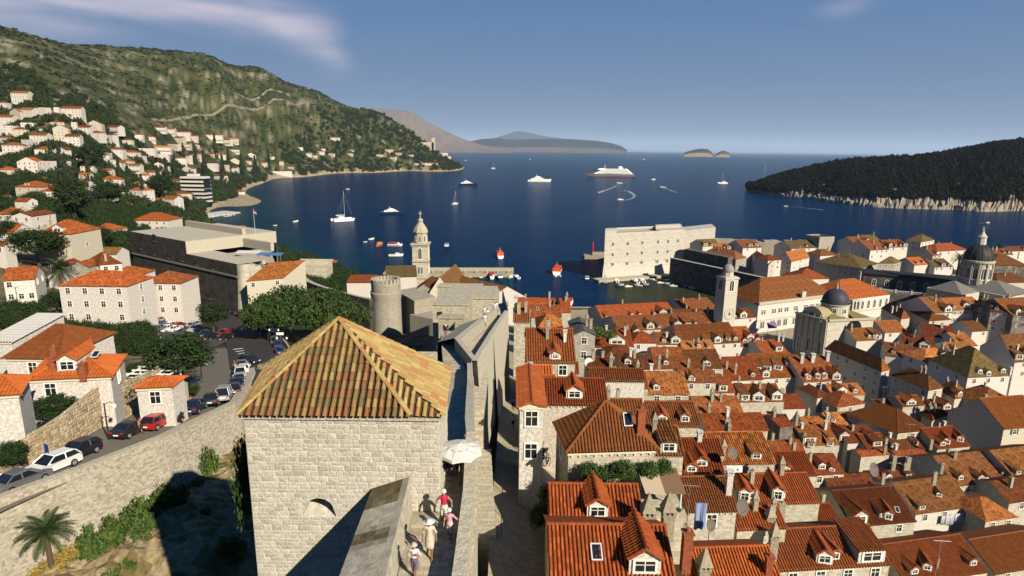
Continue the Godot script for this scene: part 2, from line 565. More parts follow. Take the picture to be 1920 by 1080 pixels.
func chimney(h: Node3D,px: float,py: float,pz: float,kind := 0,ht := 1.6,w := .55,yaw := .0) -> void:
	var p := v3(px,py - .4,pz)
	var c := MB.new()
	var cols := [_c(.42,.38,.28),_c(.7,.67,.6),_c(.38,.34,.25),_c(.34,.1,.05)]
	var col: Color = jit(cols[kind],.1)
	c.box(p,v3(w,ht+.4,w),col,yaw)
	var top := p+v3(0,ht+.4,0)
	if kind == 2:
		c.box(top,v3(w*1.25,.1,w*1.25),col,yaw)
		for sx in [-1,1]:
			for sz in [-1,1]: c.box(top+v3(sx*w*.45,.1,sz*w*.45),v3(w*.28,.28,w*.28),col,yaw)
			c.box(top+v3(0,.1,sx*w*.48),v3(w*.2,.28,w*.15),col,yaw)
		c.lathe(top,[Vector2(w*.95,.38),Vector2(w*.9,.44),Vector2(.02,.44+w*1.7)],4,col,PI/4+yaw)
		c.lathe(top,[Vector2(.0,.38),Vector2(w*.95,.38)],4,col,PI/4+yaw)
	elif kind == 1:
		c.box(top,v3(w*1.3,.08,w*1.3),col,yaw)
		for sx in [-1,1]:
			for sz in [-1,1]: c.box(top+v3(sx*w*.42,.08,sz*w*.42),v3(.12,.22,.12),col,yaw)
		c.box(top+v3(0,.3,0),v3(w*1.45,.09,w*1.45),col,yaw)
	else:
		c.box(top,v3(w*1.25,.1,w*1.25),col,yaw)
		c.tube(top+v3(0,.1,0),top+v3(0,.35,0),.13,.12,8,_c(.35,.12,.06))
	put(c, "chimney", M.plaster,h)
func skylight(h: Node3D,px: float,py: float,pz: float,yaw: float,s: float,w := .7,l := 1.1) -> void:
	var n := v3(sin(yaw),0,cos(yaw)); var x := v3(cos(yaw),0,-sin(yaw))
	var up := (-n+v3(0,s,0)).normalized()
	var nn := x.cross(up).normalized()
	if nn.y < 0: nn = -nn
	var p := v3(px,py,pz)+nn*.06
	var f := MB.new()
	var fc := _c(.5,.49,.46)
	f.obox(p - x*w/2,x*.08,up*l,nn*.12,fc); f.obox(p+x*(w/2 - .08),x*.08,up*l,nn*.12,fc)
	f.obox(p - x*w/2,x*w,up*.08,nn*.125,fc); f.obox(p - x*w/2+up*(l - .08),x*w,up*.08,nn*.125,fc)
	var node := put(f, "skylight", M.plain,h)
	var g := MB.new()
	g.obox(p - x*(w/2 - .08)+up*.08,x*(w - .16),up*(l - .16),nn*.07,Color.WHITE)
	put(g, "pane", M.glass,node,h.position)

# ---------------------------------------------------------------- single tiles (nearest roofs) and single stones
var TILE := []
var TILEM := []
func tile_parts() -> void:
	for k in 3:
		var t := MB.new()
		var n := 6
		for i in n:
			var a := PI*i/n; var b := PI*(i+1)/n
			var r0 := .5; var r1 := .42
			t.quad(v3(cos(a)*r0,sin(a)*.42,0),v3(cos(b)*r0,sin(b)*.42,0),v3(cos(b)*r1,sin(b)*.34 - .05,-1.08),v3(cos(a)*r1,sin(a)*.34 - .05,-1.08),Color.WHITE)
			t.quad(v3(cos(a)*r0,sin(a)*.42,0),v3(cos(b)*r0,sin(b)*.42,0),v3(cos(b)*.4,sin(b)*.32,0),v3(cos(a)*.4,sin(a)*.32,0),Color.WHITE)
		TILE.append(t.mesh())
func tile_mats(cols: Array) -> Array:
	var out := []
	for c in cols:
		var m := mat(.85,M.tile.albedo_texture,1.3)
		m.vertex_color_use_as_albedo = false
		m.albedo_color = (c*PALE).linear_to_srgb()
		out.append(m)
	return out
func tile_field(a: Vector3,b: Vector3,c: Vector3,d: Vector3,p: float,row: float,ncol: int,weights: Array = []) -> Array:
	var U := (b - a).normalized()
	var L := (b - a).length()
	var n := U.cross(((c+d)*.5 - a)).normalized()
	if n.y < 0: n = -n
	var W := n.cross(U).normalized()
	if W.dot((c+d)*.5 - a) < 0: W = -W
	var du := (d - a).dot(U); var dv := (d - a).dot(W)
	var cu := (c - a).dot(U); var cv := (c - a).dot(W)
	var u0 := minf(.0,du); var u1 := maxf(L,cu)
	var cols := int((u1 - u0)/p)
	var out := []
	for k in cols:
		var um := u0+(k+.5)*(u1 - u0)/cols
		var hi := .0
		var lo := .0
		if um < .0 and du < .0: lo = dv*um/du
		if um > L and cu > L: lo = cv*(um - L)/(cu - L)
		if um < du and du > .0: hi = dv*um/du
		elif um > cu and cu < L: hi = cv*(L - um)/maxf(L - cu,.01)
		else: hi = lerpf(dv,cv,clampf((um - du)/maxf(cu - du,.01),0,1))
		var y := lo
		while y < hi - row*.3:
			var ln := minf(row,hi - y)
			var rot := rng.randf_range(-.035,.035)
			var x := (U*cos(rot)+W*sin(rot)); var z := (W*cos(rot) - U*sin(rot))
			var pos := a+U*um+W*y+n*(.03+rng.randf_range(0,.012))
			out.append([pos.distance_to(v3(0,78,0)),Transform3D(Basis(x*(p*.72),n*(p*rng.randf_range(.85,1.05)),-z*ln),pos),rng.randi() % ncol])
			y += row
	return out
func lay_tiles(field: Array,mats: Array,parent: Node3D,org: Vector3,called := "tile", limit := 300) -> void:
	field.sort_custom(func(p,q): return p[0] < q[0])
	var rest := []
	for m in mats: rest.append([])
	for i in field.size():
		var tr: Transform3D = field[i][1]
		tr.origin -= org
		if i < limit: inst(TILE[i % 3],called,mats[field[i][2]],parent,tr)
		else: rest[field[i][2]].append(tr)
	for k in mats.size():
		if rest[k].size(): many(TILE[k % 3],called + "_rows", mats[k],parent,rest[k])
var STONE := []
func stone_parts() -> void:
	for k in 6:
		var m := MB.new()
		var q := []
		for s in [[-1,-1],[1,-1],[1,1],[-1,1]]:
			q.append(v3(s[0]*rng.randf_range(.36,.45),s[1]*rng.randf_range(.34,.44),rng.randf_range(.75,1.0)))
		var e := [v3(-.49,-.48,0),v3(.49,-.48,0),v3(.49,.48,0),v3(-.49,.48,0)]
		var mid := v3(rng.randf_range(-.1,.1),rng.randf_range(-.1,.1),rng.randf_range(.95,1.2))
		for i in 4:
			var j := (i+1) % 4
			m.quad(e[i],e[j],q[j],q[i],Color.WHITE)
			m.tri(q[i],q[j],mid,Color.WHITE)
		STONE.append(m.mesh())
func stone_field(a: Vector3,U: Vector3,Y: Vector3,out: Vector3,w: float,hfun: Callable,rh: float,prd: float,ncol: int,ragged := .25) -> Array:
	var res := []
	var y := .0
	var hmax: float = maxf(hfun.call(.0),hfun.call(w))
	while y < hmax:
		var r := rh*rng.randf_range(.75,1.25)
		var x := .0
		while x < w - .03:
			var ww := rh*rng.randf_range(.9,2.5)
			if w - x - ww < rh*.5: ww = w - x
			if y+r*.4 < hfun.call(x+ww*.5):
				var dy := rng.randf_range(-ragged,ragged)*r*.4
				var pos := a+U*(x+ww/2)+Y*(y+r/2+dy)
				var k := rng.randi() % 4
				var bx := U if k % 2 == 0 else -U
				var by := Y if k < 2 else -Y
				res.append([pos.distance_to(v3(0,78,0)),Transform3D(Basis(bx*(ww - rng.randf_range(.01,.03)),by*(r - rng.randf_range(.01,.03)),out*prd*rng.randf_range(.5,1.3)),pos),rng.randi() % ncol])
			x += ww
		y += r
	return res
func lay_stones(field: Array,mats: Array,parent: Node3D,org: Vector3,limit := 300) -> void:
	if limit > 0: field.sort_custom(func(p,q): return p[0] < q[0])
	var rest := []
	for m in mats: rest.append([])
	for i in field.size():
		var tr: Transform3D = field[i][1]
		tr.origin -= org
		if i < limit: inst(STONE[i % 6], "stone", mats[field[i][2]],parent,tr)
		else: rest[field[i][2]].append(tr)
	for k in mats.size():
		if rest[k].size(): many(STONE[k % 6], "stone_courses", mats[k],parent,rest[k])
func stone_mats(cols: Array) -> Array:
	var out := []
	for c in cols:
		var m := mat(.95,M.stone.albedo_texture,.9,M.stone.normal_texture,1.0)
		m.vertex_color_use_as_albedo = false
		m.albedo_color = (c*PALE).linear_to_srgb()
		out.append(m)
	return out

# ---------------------------------------------------------------- plants
var CROWN := {}
func crown(kind: String,seed_: int,clumps: int,per: int,leaf: float,c0: Color,c1: Color) -> ArrayMesh:
	var r := RandomNumberGenerator.new()
	r.seed = seed_
	var m := MB.new()
	for k in clumps:
		var d := v3(r.randfn(),r.randfn(),r.randfn()).normalized()
		var ctr := Vector3.ZERO
		var cr := .3
		match kind:
			"round":
				ctr = d*r.randf_range(.45,.8); ctr.y *= .85; cr = r.randf_range(.2,.34)
			"pine":
				ctr = v3(d.x,absf(d.y)*.5 - .18,d.z)*r.randf_range(.3,.95); cr = r.randf_range(.18,.3)
			"cypress":
				var h := r.randf()
				var rad := .75*(1.0 - h*.85)*(.6+.4*minf(1.0,h*6.0))
				ctr = v3(d.x*rad,h*2.0 - 1.0,d.z*rad); cr = .22
			"bush":
				ctr = v3(d.x*.75,absf(d.y)*.7,d.z*.75)*r.randf_range(.3,1.0); cr = r.randf_range(.2,.36)
		var tone := r.randf()
		for i in per:
			var q := v3(r.randfn(),r.randfn()*.8,r.randfn()).normalized()*cr*pow(r.randf(),.4)
			if kind == "pine": q.y *= .5
			if kind == "cypress": q.y *= .7
			var nn := (q.normalized()+v3(r.randfn(),r.randfn()+.5,r.randfn())*.55).normalized()
			var x := nn.cross(v3(r.randfn(),r.randfn(),r.randfn())).normalized()*leaf*r.randf_range(.6,1.3)
			var y := nn.cross(x).normalized()*leaf*r.randf_range(.5,1.0)
			var p := ctr+q
			var col := c0.lerp(c1,clampf(tone*.7+r.randf_range(-.1,.4),0,1))
			m.tri(p - x,p+y,p+x,col)
			m.tri(p - x,p+x,p - y*.9,col)
	return m.mesh()
func plants() -> void:
	var g0 := _c(.010,.019,.007); var g1 := _c(.032,.055,.015)
	for i in 3: CROWN["round%d" % i] = crown("round", 100+i,90,80,.042,g0,g1)
	for i in 2: CROWN["pine%d" % i] = crown("pine", 110+i,120,90,.034,_c(.012,.024,.007),_c(.045,.075,.018))
	for i in 2: CROWN["cypress%d" % i] = crown("cypress", 120+i,70,40,.1,_c(.01,.018,.008),_c(.03,.05,.018))
	for i in 3: CROWN["bush%d" % i] = crown("bush", 130+i,45,55,.06,_c(.02,.04,.01),_c(.09,.14,.03))
	for i in 2: CROWN["far%d" % i] = crown("round", 140+i,26,14,.13,_c(.012,.02,.008),_c(.04,.06,.018))
	CROWN["scrub"] = crown("bush", 150,14,9,.2,_c(.012,.022,.008),_c(.045,.06,.02))
	CROWN["isle"] = crown("round", 160,24,12,.15,_c(.003,.005,.0025),_c(.011,.015,.006))
	CROWN["grass"] = crown("bush", 170,30,30,.07,_c(.16,.12,.03),_c(.32,.24,.06))
	CROWN["vine"] = crown("bush", 171,60,60,.05,_c(.015,.03,.008),_c(.06,.11,.025))
func tree(called: String,label: String,x: float,y: float,z: float,r: float,h: float,kind: String,trunk := .35,group := "") -> Node3D:
	var base := v3(x,y,z)
	var o := thing(called,label, "bush" if called.ends_with("bush") else "tree", base,group)
	var yaw := rng.randf()*TAU
	var key := kind
	if kind in ["round", "bush"]: key = kind+str(rng.randi() % 3)
	elif kind in ["pine", "cypress", "far"]: key = kind+str(rng.randi() % 2)
	var ch := h*(1.0 - trunk)
	var cy := h*trunk+ch*.5
	var sy := ch*.5
	if kind in ["bush", "vine"]: cy = .0; sy = h
	if kind == "pine": cy = h*.56; sy = h*.85; r *= 1.12
	inst(CROWN[key], "crown", M.leaf,o,Transform3D(Basis(Vector3.UP,yaw).scaled(v3(r,sy,r)) if true else Basis(),v3(0,cy,0)))
	var t := MB.new()
	var bc := _c(.11,.08,.055)
	var rt := maxf(.08,h*.028)
	if kind != "bush" and kind != "vine":
		t.tube(v3(0,-1.0,0),v3(0,cy*.8,0),rt*1.3,rt*.8,8,bc,false)
		for i in 5:
			var a := TAU*i/5+yaw
			t.tube(v3(0,cy*.7,0),v3(cos(a)*r*.6,cy+sy*rng.randf_range(.0,.5),sin(a)*r*.6),rt*.6,rt*.15,6,bc,false)
	else:
		for i in 5:
			var a := TAU*i/5+yaw
			t.tube(v3(0,-.3,0),v3(cos(a)*r*.5,h*.6,sin(a)*r*.5),.05,.02,5,bc,false)
	inst(t.mesh(), "trunk", M.bark,o)
	return o
func palm(label: String,x: float,y: float,z: float,r: float,h: float,group := "") -> void:
	var o := thing("palm_tree", label, "palm tree", v3(x,y,z),group)
	var t := MB.new()
	var bc := _c(.12,.09,.06)
	t.tube(v3(0,-.5,0),v3(0,h,0),r*.11,r*.09,9,bc)
	inst(t.mesh(), "trunk", M.bark,o)
	for i in 34:
		var f := MB.new()
		var a := i*2.399963
		var el := lerpf(1.45,.0,i/33.0)
		var d := v3(cos(a),0,sin(a))
		var side := v3(-sin(a),0,cos(a))
		var p := v3(0,h,0)
		var n := 9
		var col := jit(_c(.035,.055,.015),.3)
		for k in n:
			var e := el - k*.115 - k*k*.006
			var q := p+(d*cos(e)+Vector3.UP*sin(e))*(r/n*1.15)
			var wl := r*.2*sin(PI*(k+1.2)/(n+1.5))
			f.quad(p - side*.02,p+side*.02,q+side*.015,q - side*.015,col*1.4)
			for s in [-1.0,1.0]:
				for m in 2:
					var b := p.lerp(q,m*.5)
					var tip: Vector3 = b+side*s*wl+(q - p).normalized()*wl*.7+v3(0,-wl*.25,0)
					f.tri(b,b+(q - p)*.42,tip,col)
			p = q
		inst(f.mesh(), "frond", M.leaf,o)

# ---------------------------------------------------------------- people
func person(label: String,x: float,y: float,z: float,yaw: float,cols: Array,pose: Dictionary,fine := true,group := "") -> void:
	var o := thing("person", label, "person", v3(x,y,z),group,yaw)
	var sc: float = pose.get("height", 1.72)/1.72
	var st: float = pose.get("stride", .2)
	var la: Vector3 = pose.get("left", v3(-.28,.86,.05))
	var ra: Vector3 = pose.get("right", v3(.28,.86,.05))
	var le: Vector3 = pose.get("left_elbow", v3(-.27,1.12,-.04))
	var re: Vector3 = pose.get("right_elbow", v3(.27,1.12,-.04))
	var skirt: bool = pose.get("skirt", false)
	var head := v3(0,1.60,.03)
	var B := [
		[v3(0,1.0,0),v3(0,1.33,.0),.125,.135,1],[v3(-.13,1.38,0),v3(.13,1.38,0),.075,.075,1],
		[v3(0,.93,0),v3(0,1.02,0),.14,.13,2],[v3(0,1.40,0),v3(0,1.50,.015),.05,.048,0],[head+v3(0,-.035,.01),head+v3(0,.045,0),.078,.092,0],
		[head+v3(0,-.01,.09),head+v3(0,-.03,.1),.018,.016,0],
		[v3(-.17,1.38,0),le,.055,.042,1 if pose.get("sleeves", true) else 0],[le,la,.04,.03,0],[v3(.17,1.38,0),re,.055,.042,1 if pose.get("sleeves", true) else 0],[re,ra,.04,.03,0],
		[la,la+(la - le).normalized()*.07,.032,.03,0],[ra,ra+(ra - re).normalized()*.07,.032,.03,0]]
	for s in [-1.0,1.0]:
		var hip := v3(.085*s,.9,0)
		var knee := v3(.095*s,.49,.04+st*.5*s)
		var ankle := v3(.095*s,.08,st*s - .03)
		B.append([hip,hip.lerp(knee,.85),.095,.072,2])
		B.append([knee,ankle,.056,.04,0])
		B.append([ankle+v3(0,-.04,-.03),ankle+v3(.01*s,-.045,.15),.042,.035,3])
	if skirt: B.append([v3(0,.92,0),v3(0,.62,.02),.15,.19,2])
	var cell := .026 if fine else .04
	var lo := v3(-.62,-.02,-.4); var hi := v3(.62,1.78,.5)
	var nx := int((hi.x - lo.x)/cell)+1; var ny := int((hi.y - lo.y)/cell)+1; var nzz := int((hi.z - lo.z)/cell)+1
	var acc := PackedFloat32Array(); acc.resize(nx*ny*nzz); acc.fill(.0)
	var best := PackedFloat32Array(); best.resize(nx*ny*nzz); best.fill(9.0)
	var who := PackedByteArray(); who.resize(nx*ny*nzz); who.fill(0)
	var k := 55.0
	for b in B:
		var a0: Vector3 = b[0]; var a1: Vector3 = b[1]
		var mr: float = maxf(b[2],b[3])+.09
		var mn := (a0.min(a1) - Vector3.ONE*mr - lo)/cell
		var mx := (a0.max(a1)+Vector3.ONE*mr - lo)/cell
		var ab := a1 - a0
		var l2 := maxf(ab.length_squared(),1e-6)
		for iy in range(maxi(0,int(mn.y)),mini(ny,int(mx.y)+1)):
			for ix in range(maxi(0,int(mn.x)),mini(nx,int(mx.x)+1)):
				for iz in range(maxi(0,int(mn.z)),mini(nzz,int(mx.z)+1)):
					var p := lo+v3(ix,iy,iz)*cell
					var t := clampf((p - a0).dot(ab)/l2,0,1)
					var d: float = (p - a0 - ab*t).length() - lerpf(b[2],b[3],t)
					var id := (iy*nx+ix)*nzz+iz
					acc[id] += exp(-k*d)
					if d < best[id]:
						best[id] = d; who[id] = b[4]
	var fld := PackedFloat32Array(); fld.resize(acc.size())
	for i in acc.size(): fld[i] = -log(maxf(acc[i],1e-9))/k
	var vid := {}
	var pos := PackedVector3Array(); var pc := []
	for iy in ny - 1:
		for ix in nx - 1:
			var base := (iy*nx+ix)*nzz
			for iz in nzz - 1:
				var id := base+iz
				var f0 := fld[id]
				if absf(f0) > cell*2.5: continue
				var sum := Vector3.ZERO
				var cnt := 0
				for e in 12:
					var ax := e/4
					var u := e % 4
					var o0: Vector3i; var o1: Vector3i
					if ax == 0: o0 = Vector3i(0,u & 1,u >> 1); o1 = o0+Vector3i(1,0,0)
					elif ax == 1: o0 = Vector3i(u & 1,0,u >> 1); o1 = o0+Vector3i(0,1,0)
					else: o0 = Vector3i(u & 1,u >> 1,0); o1 = o0+Vector3i(0,0,1)
					var fa := fld[id+(o0.y*nx+o0.x)*nzz+o0.z]
					var fb := fld[id+(o1.y*nx+o1.x)*nzz+o1.z]
					if (fa < 0) != (fb < 0):
						sum += Vector3(o0).lerp(Vector3(o1),fa/(fa - fb))
						cnt += 1
				if cnt:
					vid[id] = pos.size()
					pos.push_back((lo+(v3(ix,iy,iz)+sum/cnt)*cell)*sc)
					pc.append(cols[mini(who[id],3)])
	var sx := nzz; var sy := nx*nzz
	var stl := SurfaceTool.new()
	stl.begin(Mesh.PRIMITIVE_TRIANGLES)
	for i in pos.size():
		stl.set_color(pc[i]); stl.add_vertex(pos[i])
	for id in vid:
		var f0 := fld[id]
		for ax in 3:
			var st1: int = [sx,sy,1][ax]
			var p1: int = [sy,1,sx][ax]; var p2: int = [1,sx,sy][ax]
			if (f0 < 0) == (fld[id+st1] < 0): continue
			if vid.has(id - p1) and vid.has(id - p2) and vid.has(id - p1 - p2):
				var q := [vid[id],vid[id - p1],vid[id - p1 - p2],vid[id - p2]]
				if f0 < 0: q.reverse()
				for n in [0,1,2,0,2,3]: stl.add_index(q[n])
	stl.generate_normals()
	inst(stl.commit(), "body", M.cloth,o)
	if cols.size() > 4:
		var h := MB.new()
		h.lathe(head+v3(0,.0,-.012),[Vector2(.1,-.04),Vector2(.108,.03),Vector2(.095,.09),Vector2(.05,.135),Vector2(.0,.145)],10,cols[4])
		inst(h.mesh(Vector3.ZERO,true), "hair", M.cloth,o,Transform3D(Basis.from_scale(Vector3.ONE*sc),v3(0,0,-.02)))
	if cols.size() > 5 and cols[5] != null:
		var h := MB.new()
		var br: float = pose.get("brim", .17)
		h.lathe(head,[Vector2(br,.055),Vector2(.112,.065),Vector2(.105,.14),Vector2(.06,.175),Vector2(.0,.18)],14,cols[5])
		inst(h.mesh(Vector3.ZERO,true), "hat", M.cloth,o,Transform3D(Basis.from_scale(Vector3.ONE*sc),Vector3.ZERO))
	if fine:
		var hd := MB.new()
		for pr in [[la,le,-1.0],[ra,re,1.0]]:
			var dr: Vector3 = (pr[0] - pr[1]).normalized()
			var side := dr.cross(v3(1,0,0)).normalized()
			for i in 4:
				var st0: Vector3 = pr[0]+dr*.075+side*(i - 1.5)*.018
				hd.tube(st0,st0+dr*(.05+.012*(1 - absf(i - 1.5))),.009,.007,5,cols[0])
			hd.tube(pr[0]+dr*.02+side*.035,pr[0]+dr*.06+side*.06,.011,.008,5,cols[0])
		inst(hd.mesh(), "fingers", M.cloth,o,Transform3D(Basis.from_scale(Vector3.ONE*sc),Vector3.ZERO))

# ---------------------------------------------------------------- cars
var CAR := {}
func car_meshes() -> void:
	for kd in ["hatch", "sedan", "van"]:
		var low := [Vector2(-2.0,.28),Vector2(2.0,.28),Vector2(2.08,.5),Vector2(2.0,.78),Vector2(1.0,.93),Vector2(-1.75,.98),Vector2(-2.05,.8),Vector2(-2.08,.5)]
		var lw := [.8,.8,.72,.74,.84,.8,.74,.76]
		var cab: Array; var cw := [.8,.62,.6,.78]
		match kd:
			"hatch": cab = [Vector2(1.05,.92),Vector2(.3,1.44),Vector2(-1.5,1.42),Vector2(-1.95,.95)]
			"sedan": cab = [Vector2(.95,.92),Vector2(.2,1.4),Vector2(-.95,1.38),Vector2(-1.6,.97)]
			"van": cab = [Vector2(1.35,.9),Vector2(.75,1.75),Vector2(-1.95,1.75),Vector2(-2.04,.9)]
		var b := MB.new()
		b.hull(low,lw,Color.WHITE)
		b.hull([cab[1]+Vector2(0,-.03),cab[1]+Vector2(-.1,.05),cab[2]+Vector2(.1,.05),cab[2]+Vector2(0,-.03)],[.63,.56,.54,.61],Color.WHITE)
		for s in [-1.0,1.0]:
			for k in [[0,1],[3,2]]:
				var p: Vector2 = cab[k[0]]; var q: Vector2 = cab[k[1]]
				b.tube(v3(p.x,p.y,s*cw[k[0]]),v3(q.x,q.y,s*cw[k[1]]),.05,.05,5,Color.WHITE)
			var mid: float = (cab[1].x+cab[2].x)/2
			b.tube(v3(mid,.93,s*.8),v3(mid,cab[1].y,s*.62),.05,.05,5,Color.WHITE)
			b.box(v3(.85,.92,s*.9),v3(.12,.14,.16),Color.WHITE)
		CAR[kd + "_body"] = b.mesh()
		var g := MB.new()
		g.hull(cab,[.78,.6,.58,.76],Color.WHITE)
		CAR[kd + "_glass"] = g.mesh()
	var w := MB.new()
	w.lathe(Vector3.ZERO,[Vector2(.0,-.1),Vector2(.3,-.1),Vector2(.32,-.06),Vector2(.32,.06),Vector2(.3,.1),Vector2(.0,.1)],16,_c(.015,.015,.015))
	CAR.tyre = w.mesh()
	var r := MB.new()
	r.lathe(Vector3.ZERO,[Vector2(.0,.11),Vector2(.19,.115),Vector2(.2,.1)],10,_c(.4,.4,.4))
	CAR.rim = r.mesh()
	var l := MB.new()
	l.box(v3(0,0,0),v3(.1,.14,.32),Color.WHITE)
	CAR.light = l.mesh()
	var pl := MB.new()
	pl.box(v3(0,0,0),v3(.03,.11,.5),_c(.7,.7,.7))
	CAR.plate = pl.mesh()
	M.tail = flat(_c(.35,.01,.01),.3)
	M.head = flat(_c(.7,.72,.75),.15)
	M.carpaint = {}
var CARCOL := {"white": _c(.75,.75,.73), "silver": _c(.35,.36,.37), "grey": _c(.12,.125,.13), "black": _c(.012,.012,.014), "red": _c(.32,.015,.015), "blue": _c(.02,.06,.2), "navy": _c(.012,.018,.05)}
func car(kd: String,col: String,label: String,x: float,y: float,z: float,yaw: float,pitch := .0,group := "") -> void:
	if not M.carpaint.has(col):
		var m := flat(CARCOL[col],.3,.2)
		m.clearcoat_enabled = true
		m.clearcoat = .6
		M.carpaint[col] = m
	var key := kd+col
	var o: Node3D
	if CAR.has(key):
		o = CAR[key].duplicate()
		enter(o, "parked_car", label, "car", v3(x,y,z),group,yaw)
	else:
		o = thing("parked_car", label, "car", v3(x,y,z),group,yaw)
		CAR[key] = o
		inst(CAR[kd + "_body"], "body", M.carpaint[col],o)
		inst(CAR[kd + "_glass"], "windows", M.glass,o)
		for s in [-1.0,1.0]:
			for f in [-1.25,1.3]:
				var wh := inst(CAR.tyre, "wheel", M.plain,o,Transform3D(Basis(Vector3.RIGHT,s*PI/2),v3(f,.32,s*.74)))
				inst(CAR.rim, "rim", M.metal,wh)
			inst(CAR.light, "headlight", M.head,o,Transform3D(Basis(),v3(2.0,.6,s*.56)))
			inst(CAR.light, "taillight", M.tail,o,Transform3D(Basis(),v3(-2.03,.68,s*.58)))
		inst(CAR.plate, "number_plate", M.plain,o,Transform3D(Basis(),v3(-2.09,.5,0)))
	o.rotation = v3(0,yaw,pitch)

# ---------------------------------------------------------------- boats (bow towards +x)
func hull_mesh(L: float,Bm: float,H: float,col: Color,draft := .3,sheer := .25,stern := .8) -> MB:
	var m := MB.new()
	var n := 10
	var prev: Array = []
	for i in n+1:
		var t := float(i)/n
		var x := lerpf(-L/2,L/2,t)
		var w := Bm/2*(lerpf(stern,1.0,t/.4) if t < .4 else sqrt(maxf(.0,1.0 - pow((t - .4)/.6,2.2))))
		w = maxf(w,.02)
		var top := H*(1.0+sheer*pow(t,2.0))
		var xb := x - (.06*L*t*t)
		var ring := [v3(xb,-draft,0),v3(xb,-draft*.2,w*.7),v3(x,top,w),v3(x,top,-w),v3(xb,-draft*.2,-w*.7)]
		if prev.size():
			for k in 5:
				var j := (k+1) % 5
				m.quad(prev[k],ring[k],ring[j],prev[j],col)
		else:
			m.quad(ring[1],ring[2],ring[3],ring[4],col)
			m.tri(ring[0],ring[1],ring[4],col)
		prev = ring
	return m
func block(m: MB,x0: float,x1: float,y0: float,y1: float,w: float,rake0: float,rake1: float,col: Color) -> void:
	m.hull([Vector2(x0,y0),Vector2(x1,y0),Vector2(x1 - rake1,y1),Vector2(x0+rake0,y1)],[w,w,w*.9,w*.9],col)
var BOAT := {}
